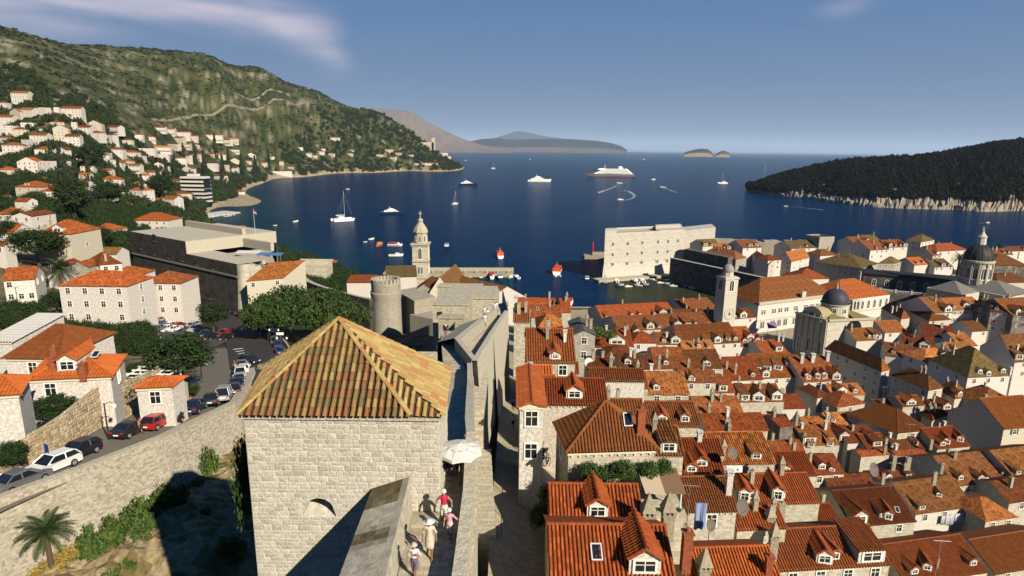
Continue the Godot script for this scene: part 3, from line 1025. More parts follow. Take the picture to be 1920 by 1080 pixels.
func boat(kind: String,called: String,label: String,category: String,x: float,z: float,yaw: float,s := 1.0,group := "") -> void:
	var o: Node3D
	if BOAT.has(kind):
		o = BOAT[kind].duplicate()
		enter(o,called,label,category,v3(x,.0,z),group,yaw)
		o.scale = Vector3.ONE*s
		return
	o = thing(called,label,category,v3(x,.0,z),group,yaw)
	BOAT[kind] = o
	var wh := _c(.78,.78,.76); var navy := _c(.012,.02,.05); var gl := _c(.012,.015,.02); var org := _c(.40,.065,.02); var teak := _c(.3,.2,.1); var rd := _c(.45,.03,.03)
	var P := func(m: MB,nm: String,mt: Material): inst(m.mesh(),nm,mt,o)
	match kind:
		"cruise":
			P.call(hull_mesh(140,18,7,_c(.16,.17,.19),2,.35,.9), "hull", M.paint)
			var st := MB.new(); st.box(v3(-5,-.1,0),v3(128,1.0,18.2),_c(.3,.05,.04)); P.call(st, "waterline_stripe", M.paint)
			var d := MB.new()
			for k in 5: block(d,-64+k*3.5,46 - k*7,7+k*2.9,9.6+k*2.9,8.6 - k*.5,1,3,wh)
			P.call(d, "superstructure", M.paint)
			for k in 5:
				var g := MB.new(); g.box(v3(-10+k*-1.5,8.2+k*2.9,0),v3(96 - k*10,.9,17.4 - k),gl); P.call(g, "window_band", M.pane)
			var f := MB.new(); block(f,-38,-24,21,28,3.5,5,1,wh); P.call(f, "funnel", M.paint)
			var b2 := MB.new(); block(b2,16,36,18,22,7.5,1,5,wh); P.call(b2, "bridge", M.paint)
			var mt := MB.new(); mt.tube(v3(16,21,0),v3(12,34,0),.9,.3,8,wh); mt.box(v3(14,28,0),v3(1,.6,6),wh); P.call(mt, "mast", M.paint)
			var lb := MB.new()
			for k in 4: lb.box(v3(-30+k*14,9.4,9.0),v3(9,2,1.6),org)
			for k in 4:
				var bb := MB.new(); bb.box(v3(-30+k*14,10.2,9.2),v3(9,1.8,1.4),org); P.call(bb, "lifeboat", M.paint)
			var dk := MB.new(); dk.box(v3(-46,13,8.4),v3(14,4.5,1.2),gl); P.call(dk, "open_deck", M.pane)
		"yacht", "dark_yacht":
			P.call(hull_mesh(38,7.6,3.0,wh if kind == "yacht" else navy,1,.35,.9), "hull", M.paint)
			var d := MB.new(); block(d,-14,9,3.0,5.2,3.3,.5,3.5,wh); block(d,-9,5,5.2,7.2,2.8,.6,3,wh); block(d,-6,1,7.2,8.0,2.2,.6,2,wh); P.call(d, "superstructure", M.paint)
			var g := MB.new(); g.box(v3(-3,3.9,0),v3(19,.7,6.5),gl); P.call(g, "window_band", M.pane)
			var g2 := MB.new(); g2.box(v3(-2,5.9,0),v3(11,.7,5.5),gl); P.call(g2, "window_band", M.pane)
			var a := MB.new(); a.tube(v3(-4,8,0),v3(-6,12,0),.35,.12,6,wh); a.box(v3(-5,9.4,0),v3(.5,.3,3.4),wh); P.call(a, "radar_mast", M.paint)
			var dk := MB.new(); dk.box(v3(-15.5,3.02,0),v3(5.5,.1,6),teak); P.call(dk, "aft_deck", M.paint)
		"motor":
			P.call(hull_mesh(8,2.7,.95,wh,.3,.4), "hull", M.paint)
			var d := MB.new(); block(d,-.6,2.2,.95,1.75,1.0,.1,1.1,wh); P.call(d, "cabin", M.paint)
			var g := MB.new(); block(g,-.5,1.7,1.3,1.6,1.02,.1,.5,gl); P.call(g, "windscreen", M.pane)
			var k := MB.new(); k.box(v3(-2.2,.97,0),v3(2.6,.06,2.0),_c(.35,.32,.28)); P.call(k, "cockpit", M.paint)
			var e := MB.new(); e.box(v3(-4.1,.3,0),v3(.5,1.1,.45),_c(.02,.02,.02)); P.call(e, "outboard_motor", M.paint)
		"dark_motor":
			P.call(hull_mesh(9,3.0,1.1,navy,.3,.3), "hull", M.paint)
			var d := MB.new(); block(d,-2.5,2.0,1.1,2.3,1.2,.1,.6,wh); P.call(d, "cabin", M.paint)
			var g := MB.new(); block(g,-2.3,1.8,1.55,2.05,1.22,.1,.3,gl); P.call(g, "window_band", M.pane)
			var r2 := MB.new(); r2.box(v3(-.4,2.3,0),v3(5,.1,2.6),_c(.2,.25,.35)); P.call(r2, "canopy_top", M.paint)
		"tender":
			P.call(hull_mesh(10,3.8,1.4,wh,.4,.3), "hull", M.paint)
			var d := MB.new(); block(d,-4.2,3.6,1.3,3.0,1.7,.5,1.2,org); P.call(d, "canopy", M.paint)
			var g := MB.new(); g.box(v3(-.4,2.0,0),v3(6.2,.5,3.3),gl); P.call(g, "window_band", M.pane)
			var d2 := MB.new(); block(d2,-3.2,-1.2,3.0,3.9,.8,.1,.2,org); P.call(d2, "wheelhouse", M.paint)
			var mm := MB.new(); mm.tube(v3(-2.2,3.9,0),v3(-2.2,5.2,0),.06,.04,5,wh); P.call(mm, "mast", M.paint)
		"excursion":
			P.call(hull_mesh(12,3.4,1.3,wh,.4,.4), "hull", M.paint)
			var st := MB.new(); st.box(v3(-1,.7,0),v3(8.5,.25,3.5),rd); P.call(st, "stripe", M.paint)
			var r2 := MB.new(); r2.box(v3(-1.2,2.9,0),v3(8,.15,3.0),rd)
			P.call(r2, "roof", M.paint)
			for sx in [-5.0,-2.4,.2,2.6]:
				for sz in [-1.35,1.35]:
					var q := MB.new(); q.tube(v3(sx,1.2,sz),v3(sx,2.9,sz),.06,.06,5,wh); P.call(q, "roof_post", M.paint)
			var d := MB.new(); block(d,1.6,3.6,1.3,2.6,1.1,.1,.4,wh); P.call(d, "wheelhouse", M.paint)
		"wooden":
			P.call(hull_mesh(7,2.4,.9,_c(.35,.12,.04),.3,.45,.5), "hull", M.paint)
			var d := MB.new(); block(d,-1.6,1.2,.9,1.9,.8,.1,.3,_c(.55,.2,.05)); P.call(d, "cabin", M.paint)
			var i2 := MB.new(); i2.box(v3(2.0,.95,0),v3(1.6,.08,1.4),teak); P.call(i2, "foredeck", M.paint)
		"dinghy":
			P.call(hull_mesh(4,1.6,.55,wh,.2,.4), "hull", M.paint)
			var d := MB.new(); d.box(v3(-.4,.5,0),v3(2.2,.08,1.1),_c(.25,.3,.36)); P.call(d, "thwart", M.paint)
		"sail":
			P.call(hull_mesh(14,4,1.3,wh,.6,.3), "hull", M.paint)
			var d := MB.new(); block(d,-3,2.5,1.4,2.1,1.2,.2,1.4,wh); P.call(d, "cabin", M.paint)
			var mm := MB.new(); mm.tube(v3(1,1.3,0),v3(1,19,0),.14,.1,6,_c(.6,.6,.6)); P.call(mm, "mast", M.metal)
			var bo := MB.new(); bo.tube(v3(1,2.8,0),v3(-5.4,2.9,0),.2,.2,6,wh); P.call(bo, "boom", M.paint)
			var rg := MB.new(); rg.tube(v3(1,19,0),v3(6.9,1.8,0),.05,.05,4,_c(.4,.4,.4)); rg.tube(v3(1,19,0),v3(-6.9,1.5,0),.04,.04,4,_c(.4,.4,.4)); P.call(rg, "rigging", M.metal)
		"catamaran":
			for s2 in [-1.0,1.0]:
				var hm := hull_mesh(14,1.5,1.5,wh,.4,.2,.8)
				inst(hm.mesh(), "hull", M.paint,o,Transform3D(Basis(),v3(0,0,s2*2.9)))
			var d := MB.new(); block(d,-5.5,2.5,1.2,1.6,3.0,0,.2,wh); block(d,-3.6,1.6,1.6,2.8,2.3,.2,1.5,wh); P.call(d, "cabin", M.paint)
			var g := MB.new(); block(g,-3.4,1.3,1.95,2.45,2.28,.1,.6,gl); P.call(g, "window_band", M.pane)
			var mm := MB.new(); mm.tube(v3(1.2,1.6,0),v3(1.2,19,0),.15,.1,6,_c(.6,.6,.6)); P.call(mm, "mast", M.metal)
			var bo := MB.new(); bo.tube(v3(1.2,3.6,0),v3(-4.6,3.7,0),.25,.25,6,_c(.6,.6,.62)); P.call(bo, "boom", M.paint)
			var rg := MB.new(); rg.tube(v3(1.2,18.5,0),v3(6.6,1.5,0),.05,.05,4,_c(.4,.4,.4))
			for s2 in [-1.0,1.0]: rg.tube(v3(1.2,18.0,0),v3(-3,1.5,s2*2.9),.04,.04,4,_c(.4,.4,.4))
			P.call(rg, "rigging", M.metal)
	o.scale = Vector3.ONE*s

# ---------------------------------------------------------------- terrain: a thin plate through surveyed heights
var CP := []
var TW := PackedFloat64Array()
func cp(x: float,d: float,e: float) -> void: CP.append([atan2(x,d)*4.0,log(d),e])
func solve_terrain() -> void:
	var n := CP.size()
	var N := n+3
	var A := []
	for i in N:
		var row := PackedFloat64Array(); row.resize(N+1); row.fill(.0)
		A.append(row)
	for i in n:
		for j in n:
			var r2: float = (CP[i][0] - CP[j][0]) ** 2+(CP[i][1] - CP[j][1]) ** 2
			A[i][j] = r2*log(r2) if r2 > 1e-12 else .02
		A[i][n] = 1.0; A[i][n+1] = CP[i][0]; A[i][n+2] = CP[i][1]
		A[n][i] = 1.0; A[n+1][i] = CP[i][0]; A[n+2][i] = CP[i][1]
		A[i][N] = CP[i][2]
	for k in N:
		var piv := k
		for i in range(k+1,N):
			if absf(A[i][k]) > absf(A[piv][k]): piv = i
		var tmp: PackedFloat64Array = A[k]; A[k] = A[piv]; A[piv] = tmp
		var rk: PackedFloat64Array = A[k]
		for i in range(k+1,N):
			var ri: PackedFloat64Array = A[i]
			var f := ri[k]/rk[k]
			if f == .0: continue
			for j in range(k,N+1): ri[j] -= f*rk[j]
			A[i] = ri
	TW.resize(N)
	for k in range(N - 1,-1,-1):
		var s: float = A[k][N]
		for j in range(k+1,N): s -= A[k][j]*TW[j]
		TW[k] = s/A[k][k]
func th(x: float,d: float) -> float:
	var a := atan2(x,d)*4.0
	var b := log(d)
	var n := CP.size()
	var s := TW[n]+TW[n+1]*a+TW[n+2]*b
	for i in n:
		var da: float = a - CP[i][0]
		var db: float = b - CP[i][1]
		var r2 := da*da+db*db
		if r2 > 1e-12: s += TW[i]*r2*log(r2)
	return s
func town_ground(x: float,d: float) -> float:
	var gw := .0
	if d < 45: gw = 50.0
	elif d < 90: gw = lerpf(50,43,(d - 45)/45)
	elif d < 150: gw = lerpf(43,30,(d - 90)/60)
	elif d < 220: gw = lerpf(30,16,(d - 150)/70)
	else: gw = lerpf(16,3,minf(1.0,(d - 220)/60))
	var s := clampf(1.0 - x/75.0,.0,1.0)
	return 3.0+(gw - 3.0)*s+maxf(.0,x - 150.0)*.05

func hillside_house(l: String,x: float,z: float,e: float,w: float,dep: float,yaw: float,k: String,st: int,wi: int,ri: int) -> void:
	var U := Vector2(cos(yaw),-sin(yaw)); var V := Vector2(-sin(yaw),-cos(yaw))
	var a := Vector2(x,z) - U*w/2; var b := a+U*w; var d := a+V*dep
	h = house("hillside_house", l, "houses scattered over the hillside", a.x,a.y,b.x,b.y,d.x,d.y,e+minf(st*3.0+.5,14.0),e - 5.0,k,.0 if k == "f" else (w if k == "gv" else dep)*.25,wi,ri,0,[clampi(int(w/3.2),1,8),st,0,maxi(1,int(dep/4))])
	if k != "f" and rng.randf() < .5:
		var m := MB.new()
		var c := h.position
		m.box(v3(c.x+U.x*w*.2,e+1.0,c.z+U.y*w*.2)+v3(-V.x,0,-V.y)*dep*.55,v3(w*.6,.25,2.2),_c(.6,.56,.48),yaw)
		m.box(v3(c.x+U.x*w*.2,e+1.2,c.z+U.y*w*.2)+v3(-V.x,0,-V.y)*(dep*.55+1.0),v3(w*.6,.9,.12),_c(.6,.56,.48),yaw)
		put(m, "balcony", M.plaster,h)


# ---------------------------------------------------------------- the place
func _ready() -> void:
	var cam := Camera3D.new()
	cam.name = "camera"
	add_child(cam)
	cam.position = v3(0,78,0)
	cam.rotation = v3(deg_to_rad(-12.65),0,deg_to_rad(.66))
	cam.fov = 50.0
	cam.near = .2
	cam.far = 120000.0
	cam.current = true
	var sun := DirectionalLight3D.new()
	sun.name = "sun"
	add_child(sun)
	var az := deg_to_rad(40.0)
	var el := deg_to_rad(33.0)
	sun.look_at_from_position(Vector3.ZERO,v3(-sin(az)*cos(el),-sin(el),-cos(az)*cos(el)))
	sun.light_energy = 1.6
	sun.light_color = Color(1.0,.95,.86)
	sun.light_angular_distance = .5
	sun.shadow_enabled = true
	var sky := ProceduralSkyMaterial.new()
	sky.sky_top_color = Color(.0,.35,.606)
	sky.sky_horizon_color = Color(.46,.53,.607)
	sky.sky_curve = .18
	sky.ground_horizon_color = Color(.2,.25,.3)
	sky.ground_bottom_color = Color(.1,.1,.1)
	sky.sun_angle_max = 12.0
	sky.sky_cover = clouds()
	sky.sky_cover_modulate = Color(1,1,1)
	var env := Environment.new()
	env.background_mode = Environment.BG_SKY
	env.sky = Sky.new()
	env.sky.sky_material = sky
	env.background_energy_multiplier = .54
	env.tonemap_mode = Environment.TONE_MAPPER_LINEAR
	env.tonemap_exposure = 2.3
	env.sdfgi_enabled = true
	env.ssao_enabled = true
	env.ssil_enabled = true
	env.fog_enabled = true
	env.fog_density = .000017
	env.fog_light_color = Color(.62,.70,.80)
	var we := WorldEnvironment.new()
	we.name = "sky_and_air"
	we.environment = env
	add_child(we)
	rng.seed = 77
	nz.seed = 9
	nz.frequency = .01
	survey()
	materials()
	window_meshes()
	tile_parts()
	stone_parts()
	plants()
	car_meshes()
	build_all()

func clouds() -> ImageTexture:
	var w := 2048; var h := 1024
	var im := Image.create(w,h,false,Image.FORMAT_RGBA8)
	im.fill(Color(1,1,1,0))
	var a := FastNoiseLite.new(); a.seed = 4; a.frequency = .0045; a.fractal_octaves = 5
	var b := FastNoiseLite.new(); b.seed = 8; b.frequency = .02; b.fractal_octaves = 4
	for y in range(180,500):
		var el := 90.0 - 180.0*(y+.5)/h
		for x in w:
			var azm := 360.0*(x+.5)/w
			if azm > 180.0: azm -= 360.0
			var n := a.get_noise_2d(x*.8,y*3.0)+.35*b.get_noise_2d(x*.6,y*2.2)
			var d := clampf((n - .32)*1.6,.0,.5)*smoothstep(12.0,20.0,el)
			var band := 8.6+1.6*smoothstep(-38.0,-24.0,azm) - 2.6*smoothstep(-22.0,-14.0,azm)
			var veil := exp(-pow((el - band - n*.8)/(1.3 if el < band else 2.6),2.0))*smoothstep(-75.0,-42.0,azm)*(1.0 - smoothstep(-16.5,-13.5,azm+n*1.5))
			var wisp := exp(-pow((azm - 25.8 - (el - 10.0)*.6)/1.7,2.0))*smoothstep(9.3,11.5,el+n)
			var fib := .75+.9*b.get_noise_2d(x*.5+y*.6,y*3.5 - x*.25)
			var v := clampf(d*.5+veil*(.34+.3*n)*fib+wisp*fib*(.34+.3*n),.0,.6)
			if v > .004: im.set_pixel(x,y,Color(.86,.74,.64,v))
	return ImageTexture.create_from_image(im)

func gh(x: float,d: float) -> float:
	var e := th(x,d)
	var k := clampf((d - 350.0)/900.0,.0,1.0)*clampf(e/40.0,.0,1.0)
	return e+k*(nz.get_noise_2d(x*.35,d*.35)*7.0+nz.get_noise_2d(x*1.6,d*1.6)*5.0+nz.get_noise_2d(x*6.0,d*6.0)*2.0)
func drape(called: String,pts: Array,w: float,col: Color,m: Material,lift := .2,cross := 4) -> void:
	var mb := MB.new()
	var P := []
	for i in pts.size() - 1:
		for k in 6: P.append((pts[i] as Vector2).lerp(pts[i+1],k/6.0))
	P.append(pts[-1])
	for it in 8:
		for i in range(1,P.size() - 1): P[i] = (P[i - 1]+P[i]*2.0+P[i+1])/4.0
	var prev := []
	for i in P.size():
		var t: Vector2 = (P[mini(i+1,P.size() - 1)] - P[maxi(i - 1,0)]).normalized()
		var s := Vector2(-t.y,t.x)
		var row := []
		for k in cross+1:
			var p: Vector2 = P[i]+s*w*(float(k)/cross - .5)
			row.append(v3(p.x,gh(p.x,p.y)+lift,-p.y))
		if prev.size():
			for k in cross: mb.quad(prev[k],prev[k+1],row[k+1],row[k],col)
		prev = row
	struct(mb,called,m)
var WX := [[20.0,-40.5],[41.6,-38.2],[46.8,-35.8],[54.2,-33.4],[68.0,-32.5],[81.0,-36.5],[93.0,-40.8],[110.0,-44.0]]
func wallx(d: float) -> float:
	for i in WX.size() - 1:
		if d < WX[i+1][0]: return lerpf(WX[i][1],WX[i+1][1],clampf((d - WX[i][0])/(WX[i+1][0] - WX[i][0]),0,1))
	return -44.0
func moat(x: float,d: float) -> float:
	var wx := wallx(d)
	var t := clampf((x - wx)/24.0,.0,1.0)
	var top := 46.0 - maxf(.0,d - 45.0)*.07
	var low := 36.0
	var e := lerpf(top,low,smoothstep(.0,1.0,t*.85+.1*sin(d*.35)))
	return e+nz.get_noise_2d(x*22.0,d*22.0)*1.1+nz.get_noise_2d(x*90.0,d*90.0)*.35

func land() -> void:
	var rock := _c(.33,.29,.215); var dry := _c(.092,.098,.036); var green := _c(.032,.047,.015); var soil := _c(.16,.13,.08)
	var na := 280; var nd := 280
	var P := []
	var C := []
	for j in nd+1:
		var d := exp(lerpf(log(22.0),log(3300.0),float(j)/nd))
		var row := []
		var cr := []
		for i in na+1:
			var a := lerpf(deg_to_rad(-56.0),deg_to_rad(-.6),float(i)/na)
			var p := v3(d*tan(a),0,-d)
			p.y = gh(p.x,d)
			row.append(p)
			var col := soil
			var n := nz.get_noise_3d(p.x*.7,p.y*5.0,d*.5)+.6*nz.get_noise_3d(p.x*3.0,p.y*9.0,d*2.5)+.5*nz.get_noise_3d(p.x*9.0,p.y*22.0,d*7.0)
			if p.y < 9.0: col = _c(.42,.34,.22)
			elif d > 350.0: col = green.lerp(dry,smoothstep(-.4,.05,n - .1)).lerp(rock,smoothstep(.1,.55,n - .12))
			else: col = soil.lerp(green,smoothstep(-.2,.3,n))
			cr.append(jit(col,.06))
		P.append(row)
		C.append(cr)
	var mb := MB.new()
	for j in nd:
		for i in na:
			var q0: Vector3 = P[j][i]; var q1: Vector3 = P[j][i+1]; var q2: Vector3 = P[j+1][i+1]; var q3: Vector3 = P[j+1][i]
			if q0.z > -92.0 and q0.x > wallx(-q0.z) - .4: continue
			if q0.y < -8 and q1.y < -8 and q2.y < -8 and q3.y < -8: continue
			mb.quad4(q0,q1,q2,q3,C[j][i],C[j][i+1],C[j+1][i+1],C[j+1][i])
	struct(mb, "hillside_terrain", M.hill)
	var mo := MB.new()
	var cols := 56; var rows := 110
	var G := []
	for j in rows+1:
		var d := 12.0+j*.78
		var row := []
		for i in cols+1:
			var x := lerpf(wallx(d) - .6,-3.0,float(i)/cols)
			row.append(v3(x,moat(x,d),-d))
		G.append(row)
	for j in rows:
		for i in cols:
			var p: Vector3 = G[j][i]
			var n := nz.get_noise_2d(p.x*30.0,p.z*30.0)
			var col := _c(.36,.29,.17).lerp(_c(.2,.15,.06),smoothstep(-.2,.4,n))
			mo.quad(G[j][i],G[j][i+1],G[j+1][i+1],G[j+1][i],jit(col,.15))
	struct(mo, "moat_slope", M.rock)
	var tg := MB.new()
	for j in 84:
		for i in 66:
			var x0 := -1.4+i*5.0; var d0 := 14.0+j*5.0
			if d0 > 292.0 and x0 < 118.0: continue
			if d0 > 385.0 and x0 < 200: continue
			tg.quad(v3(x0,town_ground(x0,d0),-d0),v3(x0+5,town_ground(x0+5,d0),-d0),v3(x0+5,town_ground(x0+5,d0+5),-d0 - 5),v3(x0,town_ground(x0,d0+5),-d0 - 5),jit(_c(.36,.31,.22),.06))
	struct(tg, "town_pavement", M.rubble)
	var q := MB.new()
	for i in 24: q.obox(v3(-1.4+i*5.0,-3,-291.5),v3(5,0,0),v3(0,town_ground(-1.4+i*5.0,289.0)+3.0,0),v3(0,0,4.0),_c(.34,.3,.22))
	q.obox(v3(116.0,-3,-292.0),v3(4,0,0),v3(0,6,0),v3(0,0,-95),_c(.34,.3,.22))
	struct(q, "harbour_quay_ground", M.stone)

func sea() -> void:
	var mb := MB.new()
	var deep := _c(.0004,.019,.058); var shore := _c(.001,.03,.05); var harbour := _c(.03,.033,.02); var farc := _c(.004,.034,.08)
	var na := 150; var nd := 130
	for j in nd:
		var d0 := 120.0*pow(500.0,float(j)/nd); var d1 := 120.0*pow(500.0,float(j+1)/nd)
		for i in na:
			var a0 := deg_to_rad(lerpf(-75.0,75.0,float(i)/na)); var a1 := deg_to_rad(lerpf(-75.0,75.0,float(i+1)/na))
			var am := (a0+a1)/2
			var x := d0*sin(am); var d := d0*cos(am)
			var sh := .0
			if x < 0 and d < 2600.0: sh = smoothstep(-26.0,-2.0,th(x,maxf(d,30.0)))
			var col := deep.lerp(shore,sh*.8).lerp(farc,smoothstep(1500.0,6000.0,d0))
			col = col.lerp(harbour,smoothstep(60.0,35.0,absf(x - 95.0))*smoothstep(400.0,365.0,d)*smoothstep(45.0,60.0,x))
			var st := nz.get_noise_2d(log(d0)*1400.0+x*.02,x*.25)*.16+1.0
			mb.quad(v3(d0*sin(a0),0,-d0*cos(a0)),v3(d0*sin(a1),0,-d0*cos(a1)),v3(d1*sin(a1),0,-d1*cos(a1)),v3(d1*sin(a0),0,-d1*cos(a0)),col*st)
	struct(mb, "sea", M.sea)

var HOUSES := []
func woods() -> void:
	for n in get_children():
		if n.has_meta("group") and str(n.get_meta("category")) == "house" and n.position.z < -90.0 and n.position.x < -20.0:
			HOUSES.append(Vector3(n.position.x,-n.position.z,11.0))
	var far := []
	var near := []
	var pxs := PackedFloat32Array([-42.0,-34.0,-28.5,-23.5,-18.5,-16.0,-11.5])
	var lim := PackedFloat32Array([860,900,980,1230,1980,2320,2600])
	var tries := 0
	while far.size() < 16000 and tries < 70000:
		tries += 1
		var a := rng.randf_range(-50.0,-3.6)
		var d := exp(rng.randf_range(log(106.0),log(2650.0)))
		if d > 500.0 and rng.randf() < .0: continue
		var x := d*tan(deg_to_rad(a))
		var mx := 860.0
		for k in pxs.size() - 1:
			if a >= pxs[k]: mx = lerpf(lim[k],lim[k+1],clampf((a - pxs[k])/(pxs[k+1] - pxs[k]),0,1))
		mx *= 1.0+nz.get_noise_2d(x*1.2,d*1.2)*.12
		if d > mx: continue
		var e := th(x,d)
		if e < 3.0 or (d < 240.0 and x > -.62*d) or (d < 165.0 and d > 128.0) or (d < 128.0 and (x > -.6*d or x < -.85*d)): continue
		if nz.get_noise_2d(x*3.0+500.0,d*3.0) > .32: continue
		var ok := true
		for hh in HOUSES:
			var dd: float = d - hh.y
			if absf(x - hh.x) < hh.z+1.0 and dd > -22.0 - (d - 200.0)*.02 and dd < 9.0:
				ok = false; break
		if not ok: continue
		var r := rng.randf_range(2.6,5.0)*(1.0+d/2500.0)
		if d < 240.0: r *= .6
		e = gh(x,d)
		if d < 330.0 and rng.randf() < .45: continue
		(near if d < 420.0 else far).append(Transform3D(Basis(Vector3.UP,rng.randf()*TAU).scaled(v3(r,r*rng.randf_range(.8,1.7),r)),v3(x,e+r*.6,-d)))
	var g := Node3D.new(); g.name = "hillside_forest"; g.set_meta("kind", "stuff"); add_child(g)
	many(CROWN.round0, "foliage", M.leaf,g,near.slice(0,near.size()/2))
	many(CROWN.round1, "foliage", M.leaf,g,near.slice(near.size()/2))
	many(CROWN.far0, "foliage", M.leaf,g,far.slice(0,far.size()/2))
	many(CROWN.far1, "foliage", M.leaf,g,far.slice(far.size()/2))
	var sc := []
	for i in 30000:
		var a := rng.randf_range(-48.0,-7.0)
		var d := sqrt(rng.randf_range(700.0*700.0,2650.0*2650.0))
		var x := d*tan(deg_to_rad(a))
		var nn := nz.get_noise_3d(x*.7,th(x,d)*5.0,d*.5)
		if rng.randf() < smoothstep(-.25,.3,nn)*.93: continue
		var e := th(x,d)
		if e < 40.0: continue
		e = gh(x,d)
		var r := rng.randf_range(1.4,4.6)
		sc.append(Transform3D(Basis(Vector3.UP,rng.randf()*TAU).scaled(v3(r*1.3,r,r*1.3)),v3(x,e,-d)))
	var s := Node3D.new(); s.name = "hillside_scrub"; s.set_meta("kind", "stuff"); add_child(s)
	many(CROWN.scrub, "foliage", M.leaf,s,sc)

func island(called: String,rows: Array,cliff: Color,soil: Color,trees: int,tree_r: float,key: String,seed_: int) -> void:
	var r := RandomNumberGenerator.new(); r.seed = seed_
	var prof := [[.0,-6.0,.0],[.02,.3,.0],[.05,.7,.0],[.09,1.0,.05],[.25,1.0,.35],[.5,1.0,.68],[.75,1.0,.92],[1.0,1.0,1.0],[1.5,1.0,.8],[2.2,.5,.2],[2.5,-6.0,.0]]
	var P := []
	for q in rows:
		var line := []
		for p in prof:
			var d: float = q[1]+(q[2] - q[1])*p[0]
			var x: float = q[0]*d
			var e: float = (p[1] if p[1] < 0 else q[4]*p[1])+maxf(.0,q[3] - q[4])*p[2]
			if p[1] > 0: e += nz.get_noise_2d(x*7.0,d*7.0)*minf(3.0,q[4]*.5)
			line.append(v3(x,e,-d))
		P.append(line)
	var mb := MB.new()
	for i in rows.size() - 1:
		for j in prof.size() - 1:
			var n := (24 if j < 4 else 8) if trees else 3
			for s in n:
				var t0 := float(s)/n; var t1 := (s+1.0)/n
				var a: Vector3 = P[i][j].lerp(P[i+1][j],t0); var b: Vector3 = P[i][j].lerp(P[i+1][j],t1)
				var c: Vector3 = P[i][j+1].lerp(P[i+1][j+1],t1); var d: Vector3 = P[i][j+1].lerp(P[i+1][j+1],t0)
				if trees:
					for v in 4:
						var pv: Vector3 = [a,b,c,d][v]
						if pv.y > .2 and j < 4:
							pv.y += nz.get_noise_2d(pv.x*9.0,pv.z*9.0)*5.0+nz.get_noise_2d(pv.x*40.0,pv.z*40.0)*4.0
							pv.z += nz.get_noise_2d(pv.z*9.0+50.0,pv.x*9.0)*6.0
						if v == 0: a = pv
						elif v == 1: b = pv
						elif v == 2: c = pv
						else: d = pv
				mb.quad(a,b,c,d,jit(cliff if j < 4 else soil,.12))
	struct(mb,called,M.rock if trees else M.hill)
	if trees == 0: return
	var trs := []
	while trs.size() < trees:
		var f := r.randf()*(rows.size() - 1.001)
		var i := int(f); var t := f - i
		var q := lerpf(rows[i][1],rows[i+1][1],t); var q2 := lerpf(rows[i][2],rows[i+1][2],t)
		var s := r.randf_range(.085,1.35)
		var bt := lerpf(rows[i][0],rows[i+1][0],t)
		var d := q+(q2 - q)*s
		var j := 3
		for k in range(3,8):
			if s >= prof[k][0]: j = k
		var u: float = (s - prof[j][0])/(prof[j+1][0] - prof[j][0])
		var e: float = lerpf(P[i][j].y,P[i][j+1].y,u)*(1 - t)+lerpf(P[i+1][j].y,P[i+1][j+1].y,u)*t
		var tr_ := tree_r*r.randf_range(.55,1.25)
		trs.append(Transform3D(Basis(Vector3.UP,r.randf()*TAU).scaled(v3(tr_,tr_*r.randf_range(.8,1.5),tr_)),v3(bt*d,e+tr_*.35,-d)))
	var g := Node3D.new(); g.name = called + "_forest"; g.set_meta("kind", "stuff"); add_child(g)
	many(CROWN[key], "foliage", M.leaf,g,trs)
func wake(pts: Array,w0: float,w1: float) -> void:
	var mb := MB.new()
	var P := []
	for i in pts.size() - 1:
		for k in 10: P.append((pts[i] as Vector2).lerp(pts[i+1],k/10.0))
	P.append(pts[-1])
	for it in 12:
		for i in range(1,P.size() - 1): P[i] = (P[i - 1]+P[i]*2.0+P[i+1])/4.0
	for i in P.size() - 1:
		var t: Vector2 = (P[i+1] - P[i]).normalized()
		var s := Vector2(-t.y,t.x)
		var w := lerpf(w0,w1,float(i)/P.size())
		for side in [-1.0,1.0]:
			if rng.randf() < .3*i/P.size(): continue
			var a: Vector2 = P[i]+s*side*w*.5; var b: Vector2 = P[i+1]+s*side*w*.52
			var c: Vector2 = P[i+1]+s*side*w*rng.randf_range(.1,.25); var d: Vector2 = P[i]+s*side*w*rng.randf_range(.1,.25)
			mb.quad(v3(a.x,.12,-a.y),v3(b.x,.12,-b.y),v3(c.x,.12,-c.y),v3(d.x,.12,-d.y),_c(.45,.5,.55))
	struct(mb, "water_wake", M.foam)
func lamp_post(label: String,x: float,y: float,z: float,h: float,arms: int,group := "") -> void:
	var o := thing("street_lamp", label, "street lamp", v3(x,y,z),group)
	var m := MB.new()
	var col := _c(.06,.06,.06)
	m.tube(v3(0,-.4,0),v3(0,h,0),.09,.06,8,col)
	inst(m.mesh(), "pole", M.metal,o)
	for s in ([-1.0,1.0] if arms == 2 else [1.0]):
		var a := MB.new()
		a.tube(v3(0,h - .2,0),v3(s*.5,h+.15,0),.04,.035,6,col); a.tube(v3(s*.5,h+.15,0),v3(s*.95,h,0),.035,.03,6,col)
		inst(a.mesh(), "arm", M.metal,o)
		var b := MB.new()
		b.lathe(v3(s*.95,h - .45,0),[Vector2(.0,.0),Vector2(.17,.05),Vector2(.2,.25),Vector2(.07,.42),Vector2(.0,.46)],10,_c(.7,.7,.68))
		inst(b.mesh(), "lantern", M.plain,o)
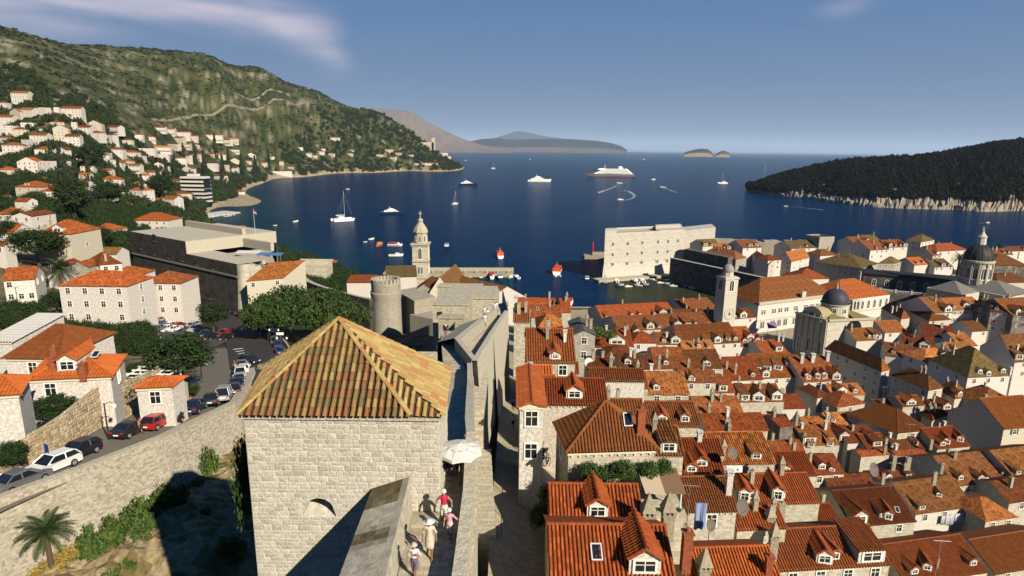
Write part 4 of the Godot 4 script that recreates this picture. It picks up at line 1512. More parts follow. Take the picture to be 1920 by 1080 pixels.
func sign_post(label: String,x: float,y: float,z: float,h: float,white := false) -> void:
	var o := thing("road_sign", label, "sign", v3(x,y,z))
	var m := MB.new()
	m.tube(v3(0,-.3,0),v3(0,h,0),.035,.035,6,_c(.3,.3,.3))
	inst(m.mesh(), "post", M.metal,o)
	var b := MB.new()
	if white: b.box(v3(0,h - .5,.05),v3(1.6,.6,.04),_c(.72,.72,.7))
	else: b.box(v3(0,h - .7,.05),v3(.5,.75,.04),_c(.015,.04,.2),-.4)
	inst(b.mesh(), "board", M.plain,o)
func pergola(x: float,y: float,z: float) -> void:
	var o := thing("pergola", "white slatted timber pergola beside the small orange pavilion", "pergola", v3(x,y,z))
	var w := _c(.72,.72,.7)
	for i in 4:
		var m := MB.new(); m.box(v3(-2.4+i*1.6,2.3,0),v3(.12,.14,4.2),w); inst(m.mesh(), "slat", M.paint,o)
	for k in 4:
		var m := MB.new(); m.box(v3(0,2.45,-1.9+k*1.25),v3(5.4,.14,.12),w); inst(m.mesh(), "slat", M.paint,o)
	for s in [[-2.5,1.9],[2.5,1.9],[2.5,-1.9],[-2.5,-1.9]]:
		var m := MB.new(); m.box(v3(s[0],-1.5,s[1]),v3(.14,3.9,.14),w); inst(m.mesh(), "post", M.paint,o)
	var g := MB.new()
	g.box(v3(3.9,-4.0,.6),v3(.9,5.4,.9),_c(.5,.45,.35))
	inst(g.mesh(), "gate_pillar", M.plaster,o)
func parasol(label: String,x: float,y: float,z: float,r: float,h: float) -> void:
	var o := thing("parasol", label, "parasol", v3(x,y,z))
	var p := MB.new()
	p.tube(v3(0,0,0),v3(0,h+.4,0),.035,.03,8,_c(.25,.2,.15))
	inst(p.mesh(), "pole", M.plain,o)
	var c := MB.new()
	var top := v3(0,h+.36,0)
	for i in 8:
		var a := TAU*i/8+.2; var b := TAU*(i+1)/8+.2
		var pa := v3(cos(a)*r,h,sin(a)*r); var pb := v3(cos(b)*r,h,sin(b)*r)
		var mid := (pa+pb)*.5+v3(0,.05,0)
		var ma := pa.lerp(top,.5)+v3(0,.03,0); var mb2 := pb.lerp(top,.5)+v3(0,.03,0)
		c.quad(pa,mid,(ma+mb2)*.5 - v3(0,.03,0),ma,_c(.74,.73,.70)); c.quad(mid,pb,mb2,(ma+mb2)*.5 - v3(0,.03,0),_c(.74,.73,.70))
		c.tri(ma,mb2,top,_c(.74,.73,.70))
		c.quad(pa,mid,mid - v3(0,.16,0),pa - v3(0,.16,0),_c(.74,.73,.70)); c.quad(mid,pb,pb - v3(0,.16,0),mid - v3(0,.16,0),_c(.74,.73,.70))
	inst(c.mesh(), "canopy", M.cloth,o)
	var rb := MB.new()
	for i in 8:
		var a := TAU*i/8+.2
		rb.tube(v3(0,h - .2,0),v3(cos(a)*r*.5,h+.17,sin(a)*r*.5),.012,.012,4,_c(.2,.16,.1),false)
	inst(rb.mesh(), "ribs", M.plain,o)
func sheet(label: String,a: Vector3,b: Vector3,drop: float,col: Color) -> void:
	var o := thing("laundry_sheet", label, "laundry", a, "laundry hanging by the houses")
	var m := MB.new()
	var n := 8
	var d := b - a
	var out_ := d.cross(Vector3.UP).normalized()
	for i in n:
		var u := float(i)/n; var v := (i+1.0)/n
		var pu := d*u+out_*sin(u*9.0)*.06; var pv := d*v+out_*sin(v*9.0)*.06
		m.quad(pu,pv,pv*.98+out_*sin(v*11.0)*.1 - v3(0,drop,0),pu*.98+out_*sin(u*11.0)*.1 - v3(0,drop,0),col)
	inst(m.mesh(), "cloth", M.cloth,o)
	var p := MB.new()
	p.tube(v3(0,.02,0) - d*.08,d*1.08+v3(0,.02,0),.012,.012,4,_c(.2,.2,.2))
	inst(p.mesh(), "line", M.plain,o)
func dish(label: String,x: float,y: float,z: float,r: float) -> void:
	var o := thing("satellite_dish", label, "satellite dish", v3(x,y,z))
	var m := MB.new()
	m.lathe(Vector3.ZERO,[Vector2(r,.25*r),Vector2(r*.7,.11*r),Vector2(r*.35,.03*r),Vector2(0,0)],18,_c(.55,.53,.5) if label.begins_with("white") else _c(.12,.1,.09))
	inst(m.mesh(), "reflector", M.plain,o,Transform3D(Basis(Vector3.UP,.5)*Basis(Vector3.RIGHT,1.15),v3(0,r,0)))
	var a := MB.new()
	a.tube(v3(0,-1.2,0),v3(0,r,-.05),.04,.04,6,_c(.2,.2,.2)); a.tube(v3(0,r*.3,.2),v3(r*.3,r*1.1,r*.8),.02,.02,4,_c(.2,.2,.2))
	inst(a.mesh(), "arm", M.metal,o)
func aerial(label: String,x: float,y: float,z: float,h: float) -> void:
	var o := thing("television_aerial", label, "aerial", v3(x,y,z), "television aerials on the roofs")
	var m := MB.new()
	var c := _c(.3,.29,.27)
	m.tube(v3(0,-1.5,0),v3(0,h,0),.03,.025,5,c)
	inst(m.mesh(), "mast", M.metal,o)
	var e := MB.new()
	e.tube(v3(-.7,h - .1,0),v3(.8,h - .1,.1),.018,.018,4,c)
	for i in 8: e.tube(v3(-.6+i*.18,h - .1,-.4+i*.02),v3(-.6+i*.18,h - .1,.4 - i*.02),.012,.012,4,c)
	inst(e.mesh(), "yagi", M.metal,o)
func aircon(label: String,x: float,y: float,z: float) -> void:
	var o := thing("air_conditioner", label, "air conditioner", v3(x,y,z))
	var m := MB.new()
	m.box(v3(0,0,0),v3(.85,.65,.35),_c(.7,.7,.68))
	inst(m.mesh(), "case", M.plain,o)
	var f := MB.new()
	for i in 14:
		var a := TAU*i/14
		f.tube(v3(-.1,.32,.19),v3(-.1+cos(a)*.24,.32+sin(a)*.24,.19),.008,.008,3,_c(.1,.1,.1))
	inst(f.mesh(), "fan_grille", M.plain,o)
func terrace(x: float,y: float,z: float) -> void:
	var o := thing("roof_terrace", "roof terrace with white posts and a brown and cream awning over potted plants", "terrace", v3(x,y,z))
	o.scale = Vector3.ONE*.64
	var m := MB.new()
	m.box(v3(0,-7,-1.0),v3(4.6,7.0,5.0),_c(.5,.45,.35))
	inst(m.mesh(), "wall", M.rubble,o)
	for s in [[-1.9,1.2],[1.9,1.2],[1.9,-3.0],[-1.9,-3.0]]:
		var p := MB.new(); p.tube(v3(s[0],0,s[1]),v3(s[0],2.5,s[1]),.09,.09,8,_c(.7,.68,.62)); inst(p.mesh(), "post", M.plain,o)
	for i in 2:
		var a := MB.new()
		a.quad(v3(-2.4+i*2.3,2.45,1.9),v3(-.1+i*2.4,2.45,1.9),v3(-.2+i*2.4,3.3,-2.6),v3(-2.6+i*2.4,3.3,-2.6),[_c(.6,.48,.33),_c(.24,.15,.09)][i])
		inst(a.mesh(), "awning", M.cloth,o)
	for i in 6:
		inst(CROWN["bush%d" % (i % 3)], "plant", M.leaf,o,Transform3D(Basis().scaled(v3(.45,.5,.45)),v3(-1.8+i*.7,.05,1.35)))

func town_house(l: String,a: float,b: float,c: float,d: float,e: float,f: float,g: float,b0: float,k: String,r: float,wi: int,ri: int,det: int,w: Array = [],s := "") -> void:
	h = house("town_house", l, "red roofed stone houses packed inside the old town walls", a,b,c,d,e,f,g,b0,k,r,wi,ri,det,w,s)

func suburb_house(l: String,a: float,b: float,c: float,d: float,e: float,f: float,g: float,b0: float,k: String,r: float,wi: int,ri: int,det: int,w: Array = [],s := "") -> void:
	h = house("suburb_house", l, "red roofed white houses of the suburb outside the walls", a,b,c,d,e,f,g,b0,k,r,wi,ri,det,w,s)

const GROUP_0 := "white hipped house, leftmost"
const GROUP_1 := "white hipped house, second"
const GROUP_2 := "broadleaf_tree"
const GROUP_3 := "leafy trees around the suburb houses"
const GROUP_4 := "cypresses between the hillside houses"
const GROUP_5 := "cars parked along the lane and in the car park"
const GROUP_6 := "street lamps along the road"
const GROUP_7 := "green bushes on the moat slope"
const GROUP_8 := "tourists on the town wall"
const GROUP_9 := "pedestrians on the lane and road"
const GROUP_10 := "vines around the hipped house terrace"
const GROUP_11 := "stone bastions below the monastery"
const GROUP_12 := "boats moored in the old harbour"
const ROW_0 := " on the topmost terraces"
const ROW_1 := " from the left on the topmost terraces"
const ROW_2 := " on the upper terraces"
const ROW_3 := " from the left on the upper terraces"
const ROW_4 := " on the middle terraces"
const ROW_5 := " from the left on the middle terraces"
const ROW_6 := " on the lower terraces"
const ROW_7 := " from the left on the lower terraces"
const ROW_8 := " on the slope above the hotel"
const ROW_9 := " from the left on the slope above the hotel"
const ROW_10 := " on the white apartment row"
const ROW_11 := " from the left on the white apartment row"
const ROW_12 := " on the slope beside the hotel"
const ROW_13 := " from the left on the slope beside the hotel"
const ROW_14 := " on the pine covered bay slope"
const ROW_15 := " from the left on the pine covered bay slope"
const ROW_16 := " on the wooded headland"
const ROW_17 := " from the left on the wooded headland"

func build_all() -> void:
	land()
	sea()
	town_near()
	town_mid()
	town_centre()
	town_far()
	suburb_near()
	suburb_far()
	left_trees()
	far_lands()
	moat_side()
	near_tower()
	town_wall()
	walkers()
	dark_fort()
	church_quarter()
	harbour()
	landmarks()
	bay()
	boats()
	woods()


func survey() -> void:
	cp(-99,115,44.67)
	cp(-139.5,165,45.27)
	cp(-163.3,195,47.99)
	cp(-239.9,290,50.99)
	cp(-473.2,580,63.1)
	cp(-558.1,690,88.8)
	cp(-633.5,790,122.3)
	cp(-713.2,900,178.3)
	cp(-861.6,1100,260)
	cp(-394.7,540,64.7)
	cp(-238,320,43.01)
	cp(-136.3,180,42.48)
	cp(-532.6,740,114.2)
	cp(-675.2,950,181)
	cp(-1162.5,1650,324.7)
	cp(-175.7,265,37.75)
	cp(-325.8,500,45.18)
	cp(-457.9,710,67.1)
	cp(-543.2,850,103.2)
	cp(-695.3,1100,167.9)
	cp(-1060,1700,327.1)
	cp(-268.3,470,27.54)
	cp(-440.7,780,34.15)
	cp(-586.9,1050,75.8)
	cp(-745.2,1350,157.4)
	cp(-949.4,1750,326.6)
	cp(-480.6,1000,12.62)
	cp(-642.2,1350,59.77)
	cp(-752.4,1600,147.8)
	cp(-807.8,1750,314.6)
	cp(-673.8,1720,42.17)
	cp(-734.9,1900,162.7)
	cp(-762.7,2000,309.8)
	cp(-619.2,2020,54.58)
	cp(-663.2,2180,142)
	cp(-692.6,2300,270.8)
	cp(-505.5,2280,72.5)
	cp(-537.7,2450,217.4)
	cp(-434.1,2550,156.6)
	cp(-343.3,2500,80.5)
	cp(-1422,2013,354.1)
	cp(-1878.7,2640,349.7)
	cp(-1296.6,2074,356.3)
	cp(-1712.8,2720,349.8)
	cp(-1161.3,2135,354.9)
	cp(-1534,2800,344.9)
	cp(-988,2135,340.2)
	cp(-1304.9,2800,325.3)
	cp(-932.8,2440,330.3)
	cp(-1231.8,3200,297.6)
	cp(-846.9,2806,277.6)
	cp(-1118.1,3680,209.8)
	cp(-657.4,2989,209.6)
	cp(-867.5,3920,110.4)
	cp(-1408.8,1830,350.3)
	cp(-1861.2,2400,353.4)
	cp(-341.7,704.7,0)
	cp(-353.7,787.2,0)
	cp(-364.8,919.8,0)
	cp(-541.7,1373.3,0)
	cp(-545.9,1770.4,0)
	cp(-437.9,1962.6,0)
	cp(-296.8,2150.4,0)
	cp(-192.9,2354.2,0)
	cp(-178.4,463.1,1)
	cp(-190.8,430.9,3)
	cp(-346,738.7,-10)
	cp(-388.2,1022.5,-12)
	cp(-545.5,1588.9,-14)
	cp(-505.7,1964.3,-14)
	cp(-380,2207.5,-14)
	cp(-177.4,2531.8,-14)
	cp(-171,3221.6,-25)
	cp(-168.7,480.7,-6)
	cp(-1500,1300,400)
	cp(-900,3300,180)
	cp(-300,3300,-20)
	cp(-2500,1600,500)
	cp(-150,2900,-20)
	cp(-40,48,51)
	cp(-42,41,51.3)
	cp(-50,44,52)
	cp(-41,36,51.6)
	cp(-40,80,46)
	cp(-55,137,34)
	cp(-92,156,33)
	cp(-130,156,38)
	cp(-96,215,24)
	cp(-60,60,52)
	cp(-90,70,53)
	cp(-30,120,33)
	cp(-30,200,18)
	cp(-60,230,14)
	cp(-2,330,3)
	cp(-100,320,10)
	cp(-160,260,26)
	cp(-200,230,38)
	cp(-60,20,56)
	cp(-140,60,60)
	solve_terrain()

func town_near() -> void:
	town_house("nearest long red tiled house with open skylight beside the alley", 2.58,-30.81,9.81,-30.81,2.58,-39.41,52.62,42.86, "gu", 2.15,5,0,3,[3,1,1,1])
	dormer(h,8.09,53.32,-32.22,0,1.9,1.3,.5,0,0,false, "", 2)
	chimney(h,10.66,53.6,-32.76,3,2.2,.55,0)
	skylight(h,5.36,53.67,-32.92,0,.5)
	town_house("red roofed house with tile dormer, second from the bottom along the alley", 2.96,-38.73,9.32,-38.73,2.96,-43.93,52.65,43.16, "gu", 1.35,5,0,3,[0,1,1,1])
	dormer(h,6.19,52.73,-38.88,0,1.5,1.2,.52,0,0,false, "", 2)
	chimney(h,9.5,52.2,-37.86,2,1.5,.75,0)
	chimney(h,10.88,52.24,-37.94,2,1.5,.75,0)
	town_house("bright orange roofed house at the lower edge with big barrel tiles", 13.99,-41.06,21.32,-41.57,13.55,-47.44,44.95,35.59, "gu", 1.66,2,4,3,[2,1,1,1])
	chimney(h,15.12,45.36,-41.94,2,1.2,.8,-.07)
	chimney(h,20.47,45.56,-42.7,3,1.5,.55,-.07)
	town_house("wide red roofed house with sunken white roof terrace and stone hood chimney", 30,-59.97,42.98,-61.3,29.12,-68.3,32.92,20.93, "gu", 2.18,2,0,1,[4,1,1,1])
	dormer(h,35.29,33.06,-60.8,-.1,1.8,1.4,.52,0,0,false, "", 1)
	chimney(h,29.55,33.58,-61.2,2,2.6,.85,-.1)
	chimney(h,30.02,34.88,-63.7,2,2,.8,-.1)
	town_house("dark red long roofed house with a single tiled dormer near the lower edge", 61.3,-83,76.1,-86.1,58.96,-93.9,13.49,2, "gu", 2.91,2,1,1,[3,1,1,1])
	dormer(h,65.7,14.12,-85.2,-.21,1.4,1.2,.52,1,0,false, "", 1)
	chimney(h,67.7,14.19,-85.7,0,1.6,.2,-.21)
	town_house("orange roofed house in the lower corner past the dark red roof", 79.9,-88.9,95.7,-92.6,77.6,-99.1,11,2, "gu", 2.7,2,8,2,[3,1,1,1])
	town_house("stone house with blue hanging sheet under a red roof", 17.76,-55.15,22.68,-55.41,17.41,-61.9,43.16,33.13, "gu", 1.77,2,0,2,[1,1,0,1])
	chimney(h,22.29,43.99,-56.98,1,2.2,.55,-.05)
	chimney(h,14.05,42.98,-54.61,2,1.6,.7,-.05)
	chimney(h,16.52,41.81,-52.49,2,1.6,.7,-.05)
	town_house("red roofed stone house with two white fronted dormers and arched white window", 30.79,-73.5,41.46,-74.4,30.09,-81.4,32.54,20.8, "gu", 2.08,2,0,1,[0,1,0,1])
	dormer(h,31.07,32.64,-73.7,-.09,1.5,1.9,.52,0,0,false, "", 1)
	dormer(h,35.63,32.66,-74.1,-.09,1.5,1.9,.52,0,0,false, "", 1)
	chimney(h,35.11,31.44,-71.7,0,2.4,.8,-.09)
	town_house("low red roof tucked under the two white fronted dormers", 25.88,-62.4,31.6,-62.9,25.47,-67.2,36.3,27.4, "gu", 1.25,2,0,1,[0,0,0,0])
	town_house("small red roof in a shaded gap between stone houses", 46.99,-83.9,50.22,-84.4,46.3,-88.9,23.4,15.5, "gu", 1.3,2,0,1,[0,0,0,0])
	town_house("red roofed house with dormer and steel skylight next to the laundry house", 57.29,-92.1,69,-93.9,55.45,-103.8,17.25,5.14, "gu", 3.07,2,1,1,[2,1,1,0])
	dormer(h,64.1,17.47,-93.6,-.16,1.4,1.5,.52,1,0,false, "", 1)
	chimney(h,76.3,20.29,-101,0,2,.55,-.16)
	skylight(h,66.6,17.96,-95,-.16,.52)
	town_house("stone house with a white laundry line below its eaves", 76.5,-104.3,89.6,-107.3,73.8,-116,12,2, "gu", 3.12,0,8,0,[3,1,0,0])
	dormer(h,83.2,13.16,-108.2,-.23,1.1,.9,.52,8,0,false, "", 0)
	town_house("orange hipped roof house right of the laundry line", 88,-102.1,94.9,-103.6,86.1,-110.2,12,2, "hu", 2.18,2,2,0,[2,1,1,1])
	town_house("dark red roof lower right beside the orange hipped house", 97.4,-108.5,110,-111.4,95.5,-116.9,12,2, "gu", 2.24,2,0,0,[2,1,1,1])
	town_house("red roof with slanting tile covered dormer behind the two white dormers", 38.7,-89.4,49.16,-90.3,38.01,-97.4,27.59,15.52, "gu", 2.08,2,0,1,[0,0,0,0])
	dormer(h,44.48,27.54,-89.8,-.09,1.8,.8,.52,0,0,true, "", 1)
	town_house("weathered light orange roof of broad barrel tiles", 29.81,-81.8,38.58,-82.3,29.3,-91.6,33.94,21.47, "gu", 2.55,2,2,1,[0,0,0,0])
	chimney(h,31.08,34.38,-82.7,2,1.6,.55,-.05)
	chimney(h,30.48,34.72,-83.4,1,1.3,.55,-.05)
	town_house("plain red roof with a small hatch left of the weathered light orange roof", 22.19,-72.9,27.46,-73,22.03,-77.3,40.04,28.68, "gu", 1.14,2,0,1,[0,0,0,0])
	town_house("red roof with triangular dormer notch under the plain red roof", 20.23,-65.1,24.85,-65.2,20.07,-69.6,41.69,30.94, "gu", 1.2,2,0,1,[0,0,0,0])
	dormer(h,21.01,41.76,-65.2,-.03,1.3,.9,.52,0,0,false, "", 1)
	chimney(h,25.08,41,-63.9,1,1.6,.55,-.03)
	town_house("short red roof behind the weathered light orange one", 50.24,-107.9,56.16,-108.4,49.82,-112.7,22.49,10.98, "gu", 1.25,2,0,0,[1,1,0,1])
	town_house("red roof beside a dark stone side wall, small dormer at its foot", 58.3,-108.6,65,-109.5,57.33,-116.6,17.39,6.76, "gu", 2.08,2,0,0,[2,1,0,1])
	dormer(h,62.6,17.58,-109.6,-.12,1.2,.8,.52,0,0,false, "", 0)
	town_house("dark brown roof with satellite dish at its shaded edge", 61.5,-106.8,70.6,-108.1,60.8,-112.3,15.32,4.1, "gu", 1.46,2,5,0,[0,0,0,0])
	chimney(h,72.4,15.64,-109,0,1.8,.55,-.14)
	town_house("dull crimson painted roof among tall chimney stacks", 76.7,-115.8,85.3,-117.2,75.8,-121.1,11.5,2, "gu", 1.4,2,5,0,[0,0,0,0])
	chimney(h,80.9,12.9,-119.2,0,3,.7,-.16)
	chimney(h,83.7,12.5,-118.9,0,3.2,.8,-.16)
	town_house("mottled orange roof with two long tiled dormers", 91.5,-114.6,103.1,-117,88.8,-127.1,12,2, "gu", 3.33,2,2,0,[2,1,0,0])
	dormer(h,98.9,12.03,-116.2,-.21,1.5,.9,.52,2,0,false, "", 0)
	dormer(h,103.7,12.36,-117.8,-.21,1.5,.9,.52,2,0,false, "", 0)
	chimney(h,89.7,13.53,-117.2,0,2,.55,-.21)
	chimney(h,94.7,14.76,-120.7,0,1.5,.55,-.21)
	town_house("mottled orange roof at the picture edge above the slanting dormers", 104.3,-115.9,118.8,-119.2,101.5,-128,13,2, "gu", 3.22,2,2,0,[0,0,0,0])

func town_mid() -> void:
	town_house("hipped terracotta house with one lit corner and a climbing vine below", 4.54,-44.08,11.39,-44.69,3.96,-48.94,55.15,41.62, "p", 3.1,2,0,2,[0,1,1,0])
	chimney(h,10.29,56.31,-45.36,3,1.8,.6,.09)
	skylight(h,9.36,56.61,-45.48,.09,1.27)
	town_house("beige rendered house with white framed double dormer window", 3.26,-58.42,9.74,-58.42,3.26,-64.4,53.02,40.27, "gu", 1.56,1,0,2,[0,0,0,0])
	dormer(h,6.48,53.27,-58.91,0,1.7,1.1,.52,0,0,false, "", 2)
	town_house("narrow cream house at the shaded alley with a window balcony", .77,-47.21,2.69,-47.21,.77,-56.21,57.58,45.64, "gv", .34,0,0,2,[1,2,0,0])
	town_house("white rendered house under a short red roof", 11.58,-85,19.52,-85,11.58,-89.2,45.33,31.69, "gu", 1.09,0,0,1,[0,1,0,0])
	town_house("plain red roof between the white rendered house and the hipped terracotta one", 11.94,-71.1,16.62,-71.1,11.94,-76.5,45.76,34.77, "gu", 1.4,2,0,1,[0,0,0,0])
	town_house("mottled orange roof stepping down behind the brick chimney", 15.24,-63.4,19.38,-63.4,15.12,-70.4,44.95,33.99, "gu", 1.82,2,2,1,[0,0,0,0])
	town_house("red roof with a dark fronted dormer above the mottled orange one", 19.42,-82.8,27.4,-82.9,19.28,-90.8,39.28,27.33, "gu", 2.08,2,0,1,[0,0,0,0])
	dormer(h,22.06,39.49,-83.3,-.02,1.5,1.2,.52,0,0,false, "", 1)
	town_house("orange speckled roof right of the white rendered house", 25.11,-107.4,33.04,-107.5,24.93,-117.4,34.18,21.12, "gu", 2.6,2,2,0,[2,1,0,0])
	town_house("two tier red roof with a little dormer near its lower edge", 2.04,-75.7,8.23,-75.7,2.04,-86.7,51.33,38.07, "gu", 2.86,2,0,1,[2,1,0,0])
	dormer(h,5.77,51.47,-76,0,1.3,1,.52,0,0,false, "", 1)
	chimney(h,7.14,53.05,-79,1,1.2,.4,0)
	town_house("short red roof squeezed below the two tier roof", 5.71,-79.4,9.12,-79.4,5.71,-82.8,48.53,38.12, "gu", .88,2,0,1,[0,0,0,0])
	town_house("narrow stepped orange roof hugging the alley corner", 1.69,-66.2,4.6,-66.2,1.69,-69.4,52.86,42.55, "gu", .83,2,4,1,[0,0,0,0])
	town_house("lower narrow orange roof strip at the alley corner", 1.33,-62.8,4.74,-62.8,1.33,-66,52.93,42.96, "gu", .83,1,4,1,[0,0,0,0])
	town_house("tall grey stone house with patched rendering and a wooden balcony", 11.94,-114.3,16.16,-114.3,11.94,-124.3,43.23,27.55, "gv", .95,3,6,0,[1,2,0,1])
	town_house("low red roof right of the satellite dish", 12.99,-100,17.64,-100,12.99,-103.8,42.1,30.3, "gu", .99,2,1,1,[0,0,0,0])
	chimney(h,16.95,41.89,-99.6,2,1.5,.55,0)
	town_house("dark red roof with two hooded chimneys", 23.26,-124.7,30.42,-124.7,23.26,-132.3,32.85,20.33, "gu", 1.98,2,1,0,[0,0,0,0])
	chimney(h,31.46,32.89,-124.8,2,1.8,.55,0)
	chimney(h,26.74,32.36,-123.8,2,1.4,.55,0)
	town_house("hipped orange house with white gable facing forward", 36,-175.4,43.1,-175.6,35.6,-184.4,22.35,10.61, "hu", 2.34,0,0,0,[2,1,0,0])
	town_house("broad orange roof carrying a white triangular gable", 20.07,-146.8,30.49,-147.1,19.69,-157.6,30.34,17.21, "gu", 2.81,0,0,0,[0,0,0,0])
	dormer(h,26.43,30.68,-147.7,-.03,4,1.4,.52,0,0,false, "", 0)
	town_house("hipped red roof below the white triangular gable", 22.72,-139.6,29.35,-139.9,22.51,-145.6,30.58,19.06, "hu", 1.56,2,0,0,[0,0,0,0])
	town_house("red roof with a round skylight at the end of the wall street", 5,-151.7,12.6,-151.7,5,-160.1,36.54,22.79, "gu", 2.18,2,0,0,[0,0,0,0])
	skylight(h,6.66,37.64,-153.9,0,.52)
	town_house("patchy orange hipped roof behind the two tier roof", 5.58,-127.1,10.95,-127.1,5.58,-136.1,40.43,27.62, "hu", 2.34,2,2,0,[0,0,0,0])
	town_house("red tiled roof against the town wall, white chimney at its left", .41,-98.3,2.88,-98.3,.41,-103.9,50.37,37.57, "gu", 1.46,2,0,1,[0,0,0,0])
	chimney(h,.67,51.69,-100.8,1,2,.55,0)
	town_house("far orange roof closing the wall street before the harbour", 1,-177.9,14.6,-177,1.6,-186.1,32.27,17.94, "gu", 2.13,2,0,0,[0,0,0,0])
	chimney(h,11.29,34.22,-181,0,2,.55,.07)
	town_house("orange roof with small dark firs beside the harbour", 15,-190.1,18.8,-190.1,15,-201.5,27.71,14.53, "gu", 2.96,2,0,0,[0,0,0,0])
	town_house("long low orange roof facing the harbour basin, rear of two", 36.2,-235.8,67.1,-243.5,32.1,-252.5,12.75,2.69, "gu", 3.61,1,0,0,[0,0,0,0])
	town_house("long low orange roof facing the harbour basin, front of two", 39.7,-219.9,76.1,-227.6,36.2,-236.5,12.83,2, "gu", 3.57,1,0,0,[4,1,0,0])
	town_house("orange roof and dark gable behind the tall roof chimneys", 34,-186.1,41.3,-186.3,33.6,-197.3,20.84,9.95, "gu", 2.91,2,0,0,[0,0,0,0])
	chimney(h,36.62,21.61,-187.7,0,2.5,.55,-.03)
	town_house("red roof with square white loggia facing the garden", 47.6,-192.3,56.2,-192.8,47.1,-202.5,16.69,6.22, "gu", 2.65,0,0,0,[2,1,0,0])
	chimney(h,51.2,18.17,-195.4,1,1.3,.55,-.05)
	town_house("red roof hip in the middle of the chimney cluster", 40.4,-167.3,48.9,-167.7,40.1,-174,21.01,9.8, "gu", 1.77,2,0,0,[0,0,0,0])
	town_house("red roof row behind the orange speckled roof", 37.3,-151.8,47.4,-152.3,36.9,-159.2,23.08,11.35, "gu", 1.92,2,1,0,[0,0,0,0])
	chimney(h,45.99,23.06,-152.2,2,1.4,.55,-.05)
	town_house("mid red roof with two tall hooded chimneys near the dish", 16.25,-97.2,22.97,-97.3,16.14,-103.4,39.38,27.77, "gu", 1.61,2,0,1,[0,0,0,0])

